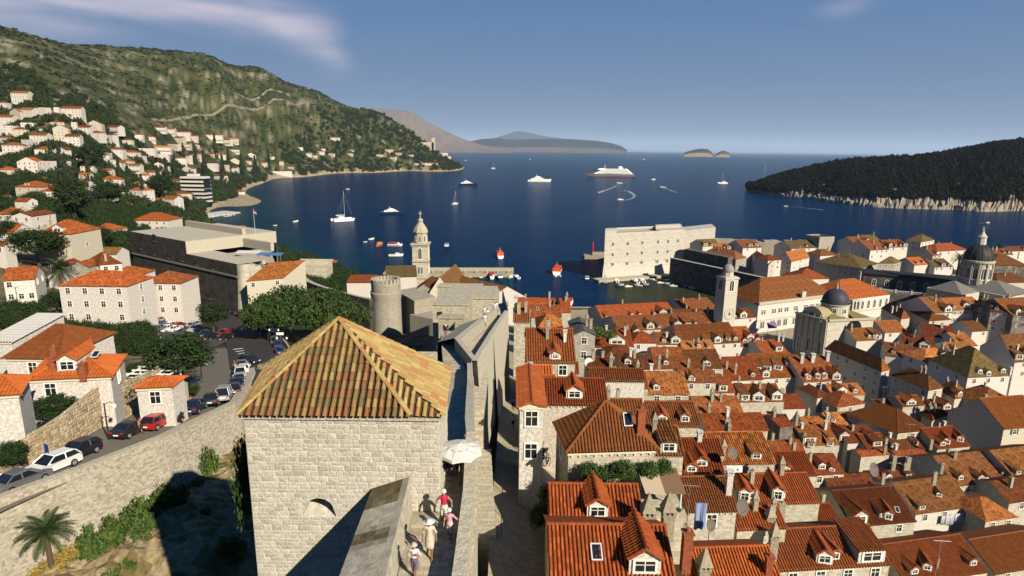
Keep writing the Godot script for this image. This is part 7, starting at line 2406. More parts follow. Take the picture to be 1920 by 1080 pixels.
	car("sedan", "grey", "grey saloon on the lane at the picture edge, tail towards the camera", -38.9,51.37,-44.45,1.29,-.09,GROUP_5)
	car("hatch", "black", "black car half hidden behind the long wall, just past the white hatchback", -38.56,50.78,-50.36,-1.67,.14,GROUP_5)
	car("sedan", "black", "dark car roof behind the wall beside two walkers", -37.87,49.8,-56.82,1.49,-.15,GROUP_5)
	car("hatch", "red", "red car roof showing over the long wall", -36.71,49.37,-59.59,1.49,-.15,GROUP_5)
	car("sedan", "black", "black saloon roof next beyond the red car", -35.93,49.03,-62,1.74,-.16,GROUP_5)
	car("sedan", "navy", "navy saloon showing over the wall, second beyond the red car", -35.71,48.61,-65.1,1.74,-.16,GROUP_5)
	car("sedan", "black", "black saloon just before the silver van on the lane", -35.39,48.1,-68.4,1.9,-.2,GROUP_5)
	car("van", "silver", "silver van tail on the lane bend", -35.03,47.67,-70.7,1.9,-.2,GROUP_5)
	car("hatch", "black", "black hatchback on the bend beyond the silver van", -35.54,46.92,-74.5,1.96,-.19,GROUP_5)
	car("sedan", "navy", "dark saloon in the bend row, second beyond the silver van", -36.82,46.21,-78.3,1.96,-.19,GROUP_5)
	car("hatch", "silver", "silver hatchback in the bend row below the white estate", -38.28,45.44,-82.1,1.96,-.19,GROUP_5)
	car("van", "white", "white estate car in the bend row under the curb wall", -39.89,44.64,-86.1,1.96,-.19,GROUP_5)
	car("hatch", "white", "white car above the white estate in the bend row", -41.5,43.62,-90.8,1.96,-.19,GROUP_5)
	car("hatch", "grey", "grey car at the top of the bend row", -43.62,42.83,-94.8,1.96,-.19,GROUP_5)
	car("sedan", "black", "black saloon crossing the junction by the striped road marking", -45.61,41.19,-102.1,-.54,0,GROUP_5)
	car("hatch", "blue", "bright blue hatchback at the near end of the roadside row", -46.81,37.15,-119.3,1.91,-.06,GROUP_5)
	car("sedan", "navy", "navy car second in the roadside row, behind the blue one", -50.63,35.68,-127.8,1.91,-.06,GROUP_5)
	car("sedan", "grey", "grey car third in the roadside row", -53.93,34.6,-134.5,1.91,-.06,GROUP_5)
	car("sedan", "black", "black car fourth in the roadside row", -57.49,33.38,-142,1.91,-.06,GROUP_5)
	car("hatch", "silver", "silver estate fifth in the roadside row beside the white sign", -59.78,32.75,-146.1,1.91,-.06,GROUP_5)
	car("hatch", "blue", "dark blue car sixth in the roadside row", -63.4,31.95,-151.9,2.21,-.06,GROUP_5)
	car("sedan", "red", "maroon car in the middle of the roadside row", -66.6,31.45,-155.9,2.21,-.06,GROUP_5)
	car("sedan", "silver", "silver car past the maroon one in the roadside row", -69.8,30.65,-161.6,2.21,-.06,GROUP_5)
	car("sedan", "white", "white roofed car in the upper roadside row", -73.2,30.08,-166.1,2.21,-.06,GROUP_5)
	car("hatch", "grey", "grey car in the upper roadside row below the red ones", -77,29.31,-172.1,2.21,-.06,GROUP_5)
	car("hatch", "red", "dark red car near the upper end of the roadside row", -80.3,28.83,-176,2.21,-.06,GROUP_5)
	car("sedan", "black", "black car next to the dark red one at the upper end of the row", -83.6,28.31,-180.2,2.21,-.06,GROUP_5)
	car("sedan", "navy", "navy car heading the roadside row by the fort corner", -87,27.76,-184.6,2.21,-.06,GROUP_5)
	car("sedan", "white", "white car under the tower house wall at the left", -91.8,35.14,-148,1.42,0,GROUP_5)
	car("sedan", "red", "red car in front of the tower house door", -90.8,34.46,-149.9,1.42,0,GROUP_5)
	car("hatch", "silver", "silver car in front of the tower house window", -90.4,33.73,-152.5,1.42,0,GROUP_5)
	car("sedan", "white", "white car in front of the blue shop window", -89.7,33.05,-154.9,1.42,0,GROUP_5)
	car("sedan", "red", "bright red car by the tower house corner", -89.3,32.27,-158.2,-1.72,0,GROUP_5)
	car("sedan", "red", "darker red car past the tower house corner", -88.6,31.49,-161.5,-1.72,0,GROUP_5)
	car("sedan", "white", "white car in the second car park row", -87.8,35.15,-144.2,-1.72,0,GROUP_5)
	car("sedan", "grey", "grey car in the second car park row", -86.6,34.5,-146.1,-1.72,0,GROUP_5)
	car("sedan", "white", "white car second row under the bright red one", -85,33.84,-147.9,1.42,0,GROUP_5)
	car("hatch", "red", "maroon car at the end of the second car park row", -83.5,33.47,-148.8,1.42,0,GROUP_5)
	car("hatch", "grey", "grey car third car park row, left", -84.7,36.11,-137.5,1.42,0,GROUP_5)
	car("sedan", "grey", "grey saloon third car park row, centre", -82.8,35.65,-138.3,-1.72,0,GROUP_5)
	car("sedan", "white", "white car beside the grey saloon in the third row", -82.2,34.93,-141.1,-1.72,0,GROUP_5)
	car("sedan", "white", "white van like car at the right of the third row", -81.1,34.44,-142.8,1.42,0,GROUP_5)
	car("hatch", "silver", "silver car beside the traffic island tree", -81.9,32.44,-153.4,1.42,0,GROUP_5)
	car("sedan", "silver", "second silver car beside the traffic island tree", -77.9,33.57,-145.9,-1.72,0,GROUP_5)
	car("sedan", "navy", "navy car parked at the traffic island curb", -71.4,34.81,-137.7,-1.72,0,GROUP_5)
	car("hatch", "black", "black estate at the traffic island tip", -68,35.47,-133.6,1.42,0,GROUP_5)
	car("sedan", "red", "red car on the traffic island, beyond the black ones", -68.3,34.22,-140.5,-1.72,0,GROUP_5)
	car("sedan", "black", "black car right of the traffic island tree", -64.5,35.43,-133.5,1.42,0,GROUP_5)
	car("hatch", "grey", "grey car under the balcony house, leftmost of four", -99.2,38.78,-133,-1.72,0,GROUP_5)
	car("hatch", "black", "dark car under the balcony house, second of four", -97.9,38.63,-133.6,1.42,0,GROUP_5)
	car("hatch", "silver", "silver car under the balcony house, third of four", -96.6,38.43,-134.3,-1.72,0,GROUP_5)
	car("hatch", "white", "cream car under the balcony house, right of four", -94.9,38.21,-134.7,1.42,0,GROUP_5)
	car("hatch", "silver", "silver car at the left end of the car park by the lamp", -100.4,39.38,-129.5,1.42,0,GROUP_5)
	car("sedan", "red", "red car beside the yellow kiosk", -99.9,40.15,-126.1,-1.72,0,GROUP_5)
	car("sedan", "white", "white car nearest the hedge in the car park", -93.8,40.1,-122.6,1.42,0,GROUP_5)
	car("hatch", "red", "maroon car behind the hedge", -92.9,38.96,-128,-1.72,0,GROUP_5)
	car("sedan", "white", "white car between hedge and big dark tree", -78.6,37.25,-128.2,1.42,0,GROUP_5)
	car("hatch", "white", "second white car between hedge and big dark tree", -75.5,37.9,-123.7,1.42,0,GROUP_5)
	lamp_post("double armed street lamp among the pines", -61,32.84,-145.4,4.13,2,GROUP_6)
	lamp_post("double armed street lamp above the roadside cars", -49.97,36.14,-124.6,4.5,2,GROUP_6)
	lamp_post("double armed street lamp by the white sign", -44.34,37.83,-114.1,4.36,2,GROUP_6)
	lamp_post("street lamp on the stone wall end over the crossing", -44.24,45.3,-83.3,2.73,2,GROUP_6)
	lamp_post("street lamp in front of the fort corner", -84.9,26.73,-190.5,3.58,2,GROUP_6)
	lamp_post("tall lamp post left of the car park", -107.6,40.3,-130.3,7.36,2,GROUP_6)
	lamp_post("street lamp before the tower house", -91.4,32.49,-157.9,6.69,2,GROUP_6)
	lamp_post("low lamp at the balcony house corner", -96.2,37.07,-142.3,2.68,2,GROUP_6)
	lamp_post("hooded lane lamp on a bracket over the dark corner tree", -44.51,51.29,-49.95,2.7,1)
	lamp_post("dark lamp post with a blue sign against the garden wall", -38.85,49.93,-55.04,3.98,1)
	lamp_post("tall lamp post at the stone gatehouse", -38.14,48.65,-63.4,4.86,1)
	sign_post("blue rectangular parking sign on a thin post beside the white hatchback", -39.04,50.93,-47.73,2.4)
	sign_post("pale sign board on a post above the roadside cars", -50.74,35.01,-129.8,3.2,true)
	pergola(-43.45,48.74,-70.4)
	tree("slope_bush", "dark green bush high on the wall foot near the tower", -32.3,44.24,-59.64,1.75,3.75, "bush", .0,GROUP_7)
	tree("slope_bush", "large bright green bush in the middle of the moat slope", -31.54,45.13,-51.45,2.28,4.12, "bush", .0,GROUP_7)
	tree("slope_bush", "bushy green mass left of the largest bush", -32.58,45.35,-48.57,2.02,3.68, "bush", .0,GROUP_7)
	tree("slope_bush", "olive green bush between palm and large bushes", -33.16,45.44,-46.49,1.72,3.08, "bush", .0,GROUP_7)
	tree("slope_bush", "bush right behind the palm tree", -34.14,45.39,-44.95,1.58,2.84, "bush", .0,GROUP_7)
	tree("slope_bush", "ragged bush low on the rocks", -31.04,44.24,-44.26,.87,1.33, "bush", .0,GROUP_7)
	tree("slope_bush", "dark bush in the shaded corner by the tower", -24.39,43.16,-47.69,1.63,2.38, "bush", .0,GROUP_7)
	tree("slope_bush", "small bush on the lit rock face", -27.96,44.65,-50.81,.69,1.5, "bush", .0,GROUP_7)
	tree("slope_bush", "small bush at the lower rock edge", -27.44,42.74,-44.38,.88,1.5, "bush", .0,GROUP_7)
	tree("slope_bush", "low green clump under the large bush", -31.03,45.18,-46.91,1.37,1.94, "bush", .0,GROUP_7)
	tree("slope_bush", "bush at the wall foot between palm and middle bushes", -36.04,45.29,-49.4,1.43,2.27, "bush", .0,GROUP_7)
	tree("slope_bush", "dry green bush at the lower picture edge", -31.97,44,-43.13,1.2,1.67, "bush", .0,GROUP_7)
	tree("slope_bush", "scrubby bush right of the bright one", -30.96,44.38,-55.51,.95,1.98, "bush", .0,GROUP_7)
	palm("squat palm on the moat slope below the long wall", -35.86,45.42,-42.39,1.99,3.18)
	var gt := []
	gt.append(Transform3D(Basis(Vector3.UP,60).scaled(v3(1.3,.9,1.3)),v3(-37.72,45.78,-42.86)))
	gt.append(Transform3D(Basis(Vector3.UP,90).scaled(v3(1.3,.9,1.3)),v3(-36.76,45.73,-43.27)))
	gt.append(Transform3D(Basis(Vector3.UP,120).scaled(v3(1.3,.9,1.3)),v3(-35.96,45.75,-43.94)))
	gt.append(Transform3D(Basis(Vector3.UP,40).scaled(v3(1.3,.9,1.3)),v3(-37.77,45.62,-41.81)))
	gt.append(Transform3D(Basis(Vector3.UP,150).scaled(v3(1.3,.9,1.3)),v3(-34.97,45.69,-44.38)))
	gt.append(Transform3D(Basis(Vector3.UP,110).scaled(v3(1.3,.9,1.3)),v3(-35.62,45.38,-42.79)))
	gt.append(Transform3D(Basis(Vector3.UP,200).scaled(v3(1.3,.9,1.3)),v3(-34.89,45.72,-47.63)))
	gt.append(Transform3D(Basis(Vector3.UP,215).scaled(v3(1.3,.9,1.3)),v3(-35.63,45.56,-49.88)))
	gt.append(Transform3D(Basis(Vector3.UP,345).scaled(v3(1.3,.9,1.3)),v3(-34.28,44.68,-59.12)))
	gt.append(Transform3D(Basis(Vector3.UP,355).scaled(v3(1.3,.9,1.3)),v3(-34.18,44.67,-60)))
	gt.append(Transform3D(Basis(Vector3.UP,20).scaled(v3(1.3,.9,1.3)),v3(-38.18,45.64,-41.29)))
	gt.append(Transform3D(Basis(Vector3.UP,75).scaled(v3(1.3,.9,1.3)),v3(-36.62,45.45,-42.17)))
	var gg := Node3D.new(); gg.name = "dry_grass"; gg.set_meta("kind", "stuff"); add_child(gg)
	many(CROWN.grass, "grass", M.leaf,gg,gt)
	tree("ivy_bush", "tall ivy climbing the left corner of the near tower", -12.6,61.0,-27.0,.9,4.6, "vine")
	tree("ivy_bush", "lower ivy tuft at the near tower's back corner", -13.3,60.5,-28.6,.8,3.2, "vine")

func near_tower() -> void:
	var o := v3(-7.6,36,-28)
	var t := thing("wall_tower", "square stone wall tower with a lichened barrel tile hip roof, nearest the camera", "tower", o)
	var LF := v3(-11.8,66.63,-24.84); var A := v3(-4.3,66.63,-24.9); var B := v3(-3.0,66.63,-24.84); var C := v3(-3.3,66.63,-30.9); var BL := v3(-13.0,66.63,-31.2)
	var X := v3(-8.28,69.95,-28.5)
	var w := MB.new()
	var wc := _c(.55,.52,.44)
	var f0 := v3(-11.65,36,-25.05); var f1 := v3(-3.14,36,-25.05)
	var wt := 66.6
	var nx0 := -9.35; var nx1 := -7.86; var ny0 := 61.6; var ny1 := 62.45
	w.quad(f0,v3(nx0,36,-25.05),v3(nx0,wt,-25.05),v3(f0.x,wt,-25.05),wc)
	w.quad(v3(nx1,36,-25.05),f1,v3(f1.x,wt,-25.05),v3(nx1,wt,-25.05),wc)
	w.quad(v3(nx0,36,-25.05),v3(nx1,36,-25.05),v3(nx1,ny0,-25.05),v3(nx0,ny0,-25.05),wc)
	for i in 10:
		var x0 := lerpf(nx0,nx1,i/10.0); var x1 := lerpf(nx0,nx1,(i+1)/10.0)
		var y0 := ny0+.12+(ny1 - ny0)*sqrt(maxf(.0,1.0 - pow(i/5.0 - 1.0,2.0))) ; var y1 := ny0+.12+(ny1 - ny0)*sqrt(maxf(.0,1.0 - pow((i+1)/5.0 - 1.0,2.0)))
		w.quad(v3(x0,y0,-25.05),v3(x1,y1,-25.05),v3(x1,wt,-25.05),v3(x0,wt,-25.05),wc)
		w.quad(v3(x0,y0,-25.05),v3(x1,y1,-25.05),v3(x1,y1,-26.3),v3(x0,y0,-26.3),wc)
		w.quad(v3(x0,ny0,-25.05),v3(x1,ny0,-25.05),v3(x1,ny0+.5,-26.3),v3(x0,ny0+.5,-26.3),jit(wc,.05))
	w.quad(v3(nx0,ny0,-26.3),v3(nx1,ny0,-26.3),v3(nx1,ny1+.2,-26.3),v3(nx0,ny1+.2,-26.3),wc)
	w.quad(v3(nx0,ny0,-25.05),v3(nx0,ny0,-26.3),v3(nx0,ny1,-26.3),v3(nx0,ny1,-25.05),wc)
	w.quad(v3(nx1,ny0,-25.05),v3(nx1,ny0,-26.3),v3(nx1,ny1,-26.3),v3(nx1,ny1,-25.05),wc)
	for e in [[f1,v3(-3.4,36,-30.8)],[v3(-3.4,36,-30.8),v3(-12.9,36,-31.1)],[v3(-12.9,36,-31.1),f0]]:
		w.quad(e[0],e[1],v3(e[1].x,wt,e[1].z),v3(e[0].x,wt,e[0].z),wc)
	var wall := put(w, "wall", M.stone,t)
	var stones := stone_field(v3(-11.65,50.0,-25.05),Vector3.RIGHT,Vector3.UP,Vector3.BACK,8.5,func(_x): return 16.5,.23,.02,5)
	stones = stones.filter(func(s): return not (s[1].origin.x > nx0 - .12 and s[1].origin.x < nx1+.12 and s[1].origin.y > ny0 - .02 and s[1].origin.y < ny1+.22))
	var sm := stone_mats([_c(.54,.51,.43),_c(.49,.455,.375),_c(.57,.54,.46),_c(.44,.405,.32),_c(.50,.48,.41)])
	lay_stones(stones,sm,wall,o)
	var st2 := stone_field(v3(-3.14,60.0,-25.05),v3(-.26,0,-5.75).normalized(),Vector3.UP,v3(1,0,-.05).normalized(),5.7,func(_x): return 6.5,.26,.03,5)
	lay_stones(st2,sm,wall,o,0)
	var cm := MB.new()
	cm.obox(v3(-11.8,66.42,-24.93),v3(8.75,0,0),v3(0,.16,0),v3(0,0,-.3),_c(.48,.43,.33))
	put(cm, "cornice", M.stone,t)
	var r := MB.new()
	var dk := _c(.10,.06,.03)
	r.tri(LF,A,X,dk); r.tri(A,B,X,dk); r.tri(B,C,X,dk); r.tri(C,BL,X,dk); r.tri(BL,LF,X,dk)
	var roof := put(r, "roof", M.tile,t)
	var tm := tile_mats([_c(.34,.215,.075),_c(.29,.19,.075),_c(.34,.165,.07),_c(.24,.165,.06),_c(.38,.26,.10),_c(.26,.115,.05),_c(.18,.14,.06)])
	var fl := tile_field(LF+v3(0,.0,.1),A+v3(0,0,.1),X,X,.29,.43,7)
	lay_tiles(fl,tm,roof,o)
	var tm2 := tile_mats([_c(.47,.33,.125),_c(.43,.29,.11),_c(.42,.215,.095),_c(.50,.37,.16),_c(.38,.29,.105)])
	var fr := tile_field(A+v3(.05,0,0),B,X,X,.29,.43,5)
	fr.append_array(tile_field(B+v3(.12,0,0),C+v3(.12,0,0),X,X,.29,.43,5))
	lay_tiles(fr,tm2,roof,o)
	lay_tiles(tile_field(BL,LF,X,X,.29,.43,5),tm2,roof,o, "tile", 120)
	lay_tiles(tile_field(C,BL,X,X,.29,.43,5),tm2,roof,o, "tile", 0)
	for e in [[LF+v3(0,0,.1),X],[A+v3(0,0,.1),X],[C,X],[BL,X]]:
		var a: Vector3 = e[0]; var b: Vector3 = e[1]
		var n := int((b - a).length()/.42)
		var z := (a - b).normalized()
		var x := z.cross(Vector3.UP).normalized()
		var y := z.cross(x)*-1.0
		if y.y < 0: y = -y
		for i in n:
			inst(TILE[i % 3], "hip_tile", tm2[(i*3) % 5],roof,Transform3D(Basis(x*.26,y*.24,z*.43),a.lerp(b,(i+.0)/n)+v3(0,.1,0) - o))

func town_wall() -> void:
	var o := v3(-3,40,-40)
	var t := thing("town_wall", "pale stone town wall with its walkway and parapets running to the harbour side", "wall", o)
	var K := [
		[-4.1,-2,62.2,-12],
		[-4.25,-2.05,62,-20.7],
		[-4.45,-2.1,62,-25],
		[-3.1,-2.1,62,-25.1],
		[-3.4,-2.4,62,-31],
		[-4.2,-2.7,61.4,-34],
		[-4.8,-3.1,60,-40],
		[-5.6,-3.6,58.3,-48],
		[-6.4,-4.2,57,-56],
		[-7.4,-5.6,56.8,-63],
		[-8.6,-6.7,56.4,-72],
	]
	var fm := MB.new()
	var pave := _c(.42,.37,.28)
	for i in K.size() - 1:
		var a = K[i]; var b = K[i+1]
		var n := 10
		for k in n:
			var t0 := float(k)/n; var t1 := (k+1.0)/n
			for c in 3:
				var u0 := c/3.0; var u1 := (c+1)/3.0
				fm.quad(v3(lerpf(lerpf(a[0],b[0],t0),lerpf(a[1],b[1],t0),u0),lerpf(a[2],b[2],t0),lerpf(a[3],b[3],t0)),v3(lerpf(lerpf(a[0],b[0],t0),lerpf(a[1],b[1],t0),u1),lerpf(a[2],b[2],t0),lerpf(a[3],b[3],t0)),v3(lerpf(lerpf(a[0],b[0],t1),lerpf(a[1],b[1],t1),u1),lerpf(a[2],b[2],t1),lerpf(a[3],b[3],t1)),v3(lerpf(lerpf(a[0],b[0],t1),lerpf(a[1],b[1],t1),u0),lerpf(a[2],b[2],t1),lerpf(a[3],b[3],t1)),jit(pave,.1))
	put(fm, "walkway", M.rubble,t)
	var wc := _c(.5,.46,.36)
	var pm := MB.new()
	for i in 8:
		var a = K[i]; var b = K[i+1]
		var A := v3(a[1],a[2],a[3]); var B := v3(b[1],b[2],b[3])
		pm.obox(A - v3(0,.3,0),B - A,v3(0,1.35,0),v3(.5,0,0),jit(wc,.04))
		pm.obox(A - v3(0,16,0)+v3(0,0,0),B - A,v3(0,15.7,0),v3(.62,0,0),jit(wc,.04))
	put(pm, "parapet", M.stone,t)
	var ov := MB.new()
	for i in K.size() - 1:
		if i == 3: continue
		var a = K[i]; var b = K[i+1]
		var A := v3(a[0],a[2],a[3]); var B := v3(b[0],b[2],b[3])
		ov.obox(A - v3(0,22,0),B - A,v3(0,21.9,0),v3(.5,0,0),wc*.95)
	put(ov, "outer_face", M.stone,t)
	var um := MB.new()
	var floor_ := MB.new()
	var L0 := v3(-3.98,57.2,-60.4); var L1 := v3(-3.96,55.2,-81.4); var L2 := v3(-2.71,54.6,-88)
	var R0 := v3(-3.79,58.3,-55.97); var R1 := v3(-2.68,57,-69.2); var R2 := v3(-1.03,55.6,-85.2)
	var S0 := v3(-3.9,58.2,-56.87); var S1 := v3(-6.11,58.2,-63.4); var S2 := v3(-4.11,56.6,-77.4); var S3 := v3(-2.84,56,-84.8)
	for q in [[S0,S1],[S1,S2],[S2,S3]]:
		var a: Vector3 = q[0]; var b: Vector3 = q[1]
		um.obox(a - v3(0,8,0),b - a,v3(0,8,0),v3(.7,0,.35),jit(wc,.05))
	um.quad(S1,S2,S2+v3(-2.6,-1.1,-.5),S1+v3(-2.2,-1.3,-2.5),_c(.45,.41,.31))
	um.quad(S1+v3(-2.2,-1.3,-2.5),S2+v3(-2.6,-1.1,-.5),S2+v3(-2.6,-9,-.5),S1+v3(-2.2,-9,-2.5),_c(.45,.41,.31))
	floor_.quad(S0+v3(.3,-1.25,0),R0+v3(0,-1.25,0),R1+v3(0,-1.3,0),S1+v3(.6,-1.3,0),pave)
	floor_.quad(S1+v3(.6,-1.3,0),R1+v3(0,-1.3,0),R2+v3(0,-1.3,0),S2+v3(.5,-1.3,0),pave)
	floor_.quad(S2+v3(.5,-1.3,0),R2+v3(0,-1.3,0),R2+v3(.5,-1.6,-12),S3+v3(0,-1.6,-8),pave)
	put(floor_, "upper_walkway", M.rubble,t)
	for q in [[R0,R1],[R1,R2]]:
		var a: Vector3 = q[0]; var b: Vector3 = q[1]
		um.quad(a,b,b+v3(.55,0,0),a+v3(.55,0,0),jit(_c(.56,.52,.42),.03))
		um.quad(a,b,b - v3(0,1.4,0),a - v3(0,1.4,0),jit(_c(.56,.52,.42),.03))
		um.quad(a+v3(.55,0,0),b+v3(.55,0,0),b+v3(1.0,-17,0),a+v3(1.6,-17,0),jit(_c(.56,.52,.42),.03))
	um.quad(R2+v3(.55,0,0),R2+v3(-.6,-.3,-16),R2+v3(-.6,-17,-16),R2+v3(1.0,-17,0),wc)
	put(um, "upper_parapet", M.plaster,t)
	var bt := thing("sloped_parapet_wall", "thick stone wall with a lichen stained sloping top leaning against the near tower", "wall", v3(-5.2,50,-20))
	var bm := MB.new()
	var tl := v3(-6.15,63.15,-24.95); var tr := v3(-4.46,63.75,-24.95); var bl := v3(-6.15,62.3,-11.0); var br := v3(-4.2,62.6,-11.0)
	var n := 44
	for i in n:
		var p0 := tl.lerp(bl,float(i)/n); var p1 := tl.lerp(bl,(i+1.0)/n)
		var q0 := tr.lerp(br,float(i)/n); var q1 := tr.lerp(br,(i+1.0)/n)
		var stain := clampf(smoothstep(.09,.05,absf(i/44.0 - .03))+smoothstep(.045,.02,absf(i/44.0 - .24)),.0,1.0)
		for k in 6:
			var u0 := k/6.0; var u1 := (k+1)/6.0
			var s2 := clampf(stain+rng.randf_range(-.25,.25),.0,1.0)*(1.0 if k < 5 else .3)
			bm.quad(p0.lerp(q0,u0),p0.lerp(q0,u1),p1.lerp(q1,u1),p1.lerp(q1,u0),jit(_c(.40,.37,.30).lerp(_c(.11,.09,.045),s2),.1))
		bm.quad(q0,q1,v3(q1.x+.1,61.8,q1.z),v3(q0.x+.1,61.8,q0.z),_c(.5,.46,.37))
		bm.quad(p0,p1,v3(p1.x,44,p1.z),v3(p0.x,44,p0.z),_c(.42,.38,.3))
	put(bm, "masonry", M.stone,bt)
	var mb := thing("merlon_block", "low pale stone block with a loophole between the near tower and the walkway", "wall", v3(-10,48,-55))
	var m2 := MB.new()
	var a := v3(-15.56,57.5,-64.1); var b := v3(-7.72,57.5,-64.4)
	m2.obox(v3(-14.0,44,-48.0),v3(7.2,0,0),v3(0,13.4,0),v3(.3,0,-9.0),_c(.42,.38,.29))
	m2.quad(v3(-14.0,57.42,-48.0),v3(-6.8,57.42,-48.0),v3(-7.1,58.3,-50.4),v3(-13.4,58.3,-50.4),_c(.28,.25,.15))
	m2.obox(v3(-12.0,57.41,-50.4),v3(4.9,0,0),v3(0,2.1,0),v3(.2,0,-4.5),_c(.48,.44,.34))
	put(m2, "masonry", M.rubble,mb)
	var lp := MB.new()
	lp.box(v3(-10.4,58.7,-50.38),v3(.9,.22,.1),_c(.03,.03,.03))
	put(lp, "loophole", M.black,mb)
	var sb := thing("stone_stair", "worn stone steps and landing block below the town wall in the alley", "stairs", v3(0,45,-45))
	var s3 := MB.new()
	s3.obox(v3(-3.9,40,-51.0),v3(1.55,0,0),v3(0,15.6,0),v3(0,0,-9),_c(.47,.43,.33))
	put(s3, "landing", M.rubble,sb)
	for i in 13:
		var st := MB.new()
		st.obox(v3(-3.2,44,-51.0+i*.8),v3(1.5+.06*i,0,0),v3(0,7.7 - i*.13,0),v3(0,0,.8),jit(_c(.45,.41,.31),.08))
		put(st, "step", M.stone,sb)
	var ra := MB.new()
	for i in 4: ra.tube(v3(-.6,49.3,-48.0+i*2.2),v3(-.6,51.2 - i*.2,-48.0+i*2.2),.03,.03,5,_c(.03,.03,.03))
	ra.tube(v3(-.6,51.2,-48.0),v3(-.6,50.6,-41.4),.03,.03,5,_c(.03,.03,.03))
	put(ra, "handrail", M.metal,sb)
	var ft := thing("round_fort", "round stone fort crown the view is taken from", "fort", v3(0,40,4))
	var cm := MB.new()
	cm.lathe(v3(0,40,3.2),[Vector2(8.6,0),Vector2(8.2,30),Vector2(8.6,31),Vector2(8.2,33.6),Vector2(0,33.6)],40,_c(.45,.41,.32))
	put(cm, "crown", M.stone,ft)
	var um2 := MB.new()
	um2.lathe(v3(.8,73.6,3.4),[Vector2(4.4,0),Vector2(4.3,2.4),Vector2(0,2.4)],32,_c(.45,.41,.32))
	put(um2, "upper_turret", M.stone,ft)
	var um3 := MB.new()
	for i in 14:
		var an := TAU*i/14
		if cos(an) < -.6: continue
		um3.box(v3(.8+sin(an)*4.0,76.0,3.4+cos(an)*4.0),v3(1.0,1.1,.5),_c(.45,.41,.32),an)
	put(um3, "merlon", M.stone,ft)

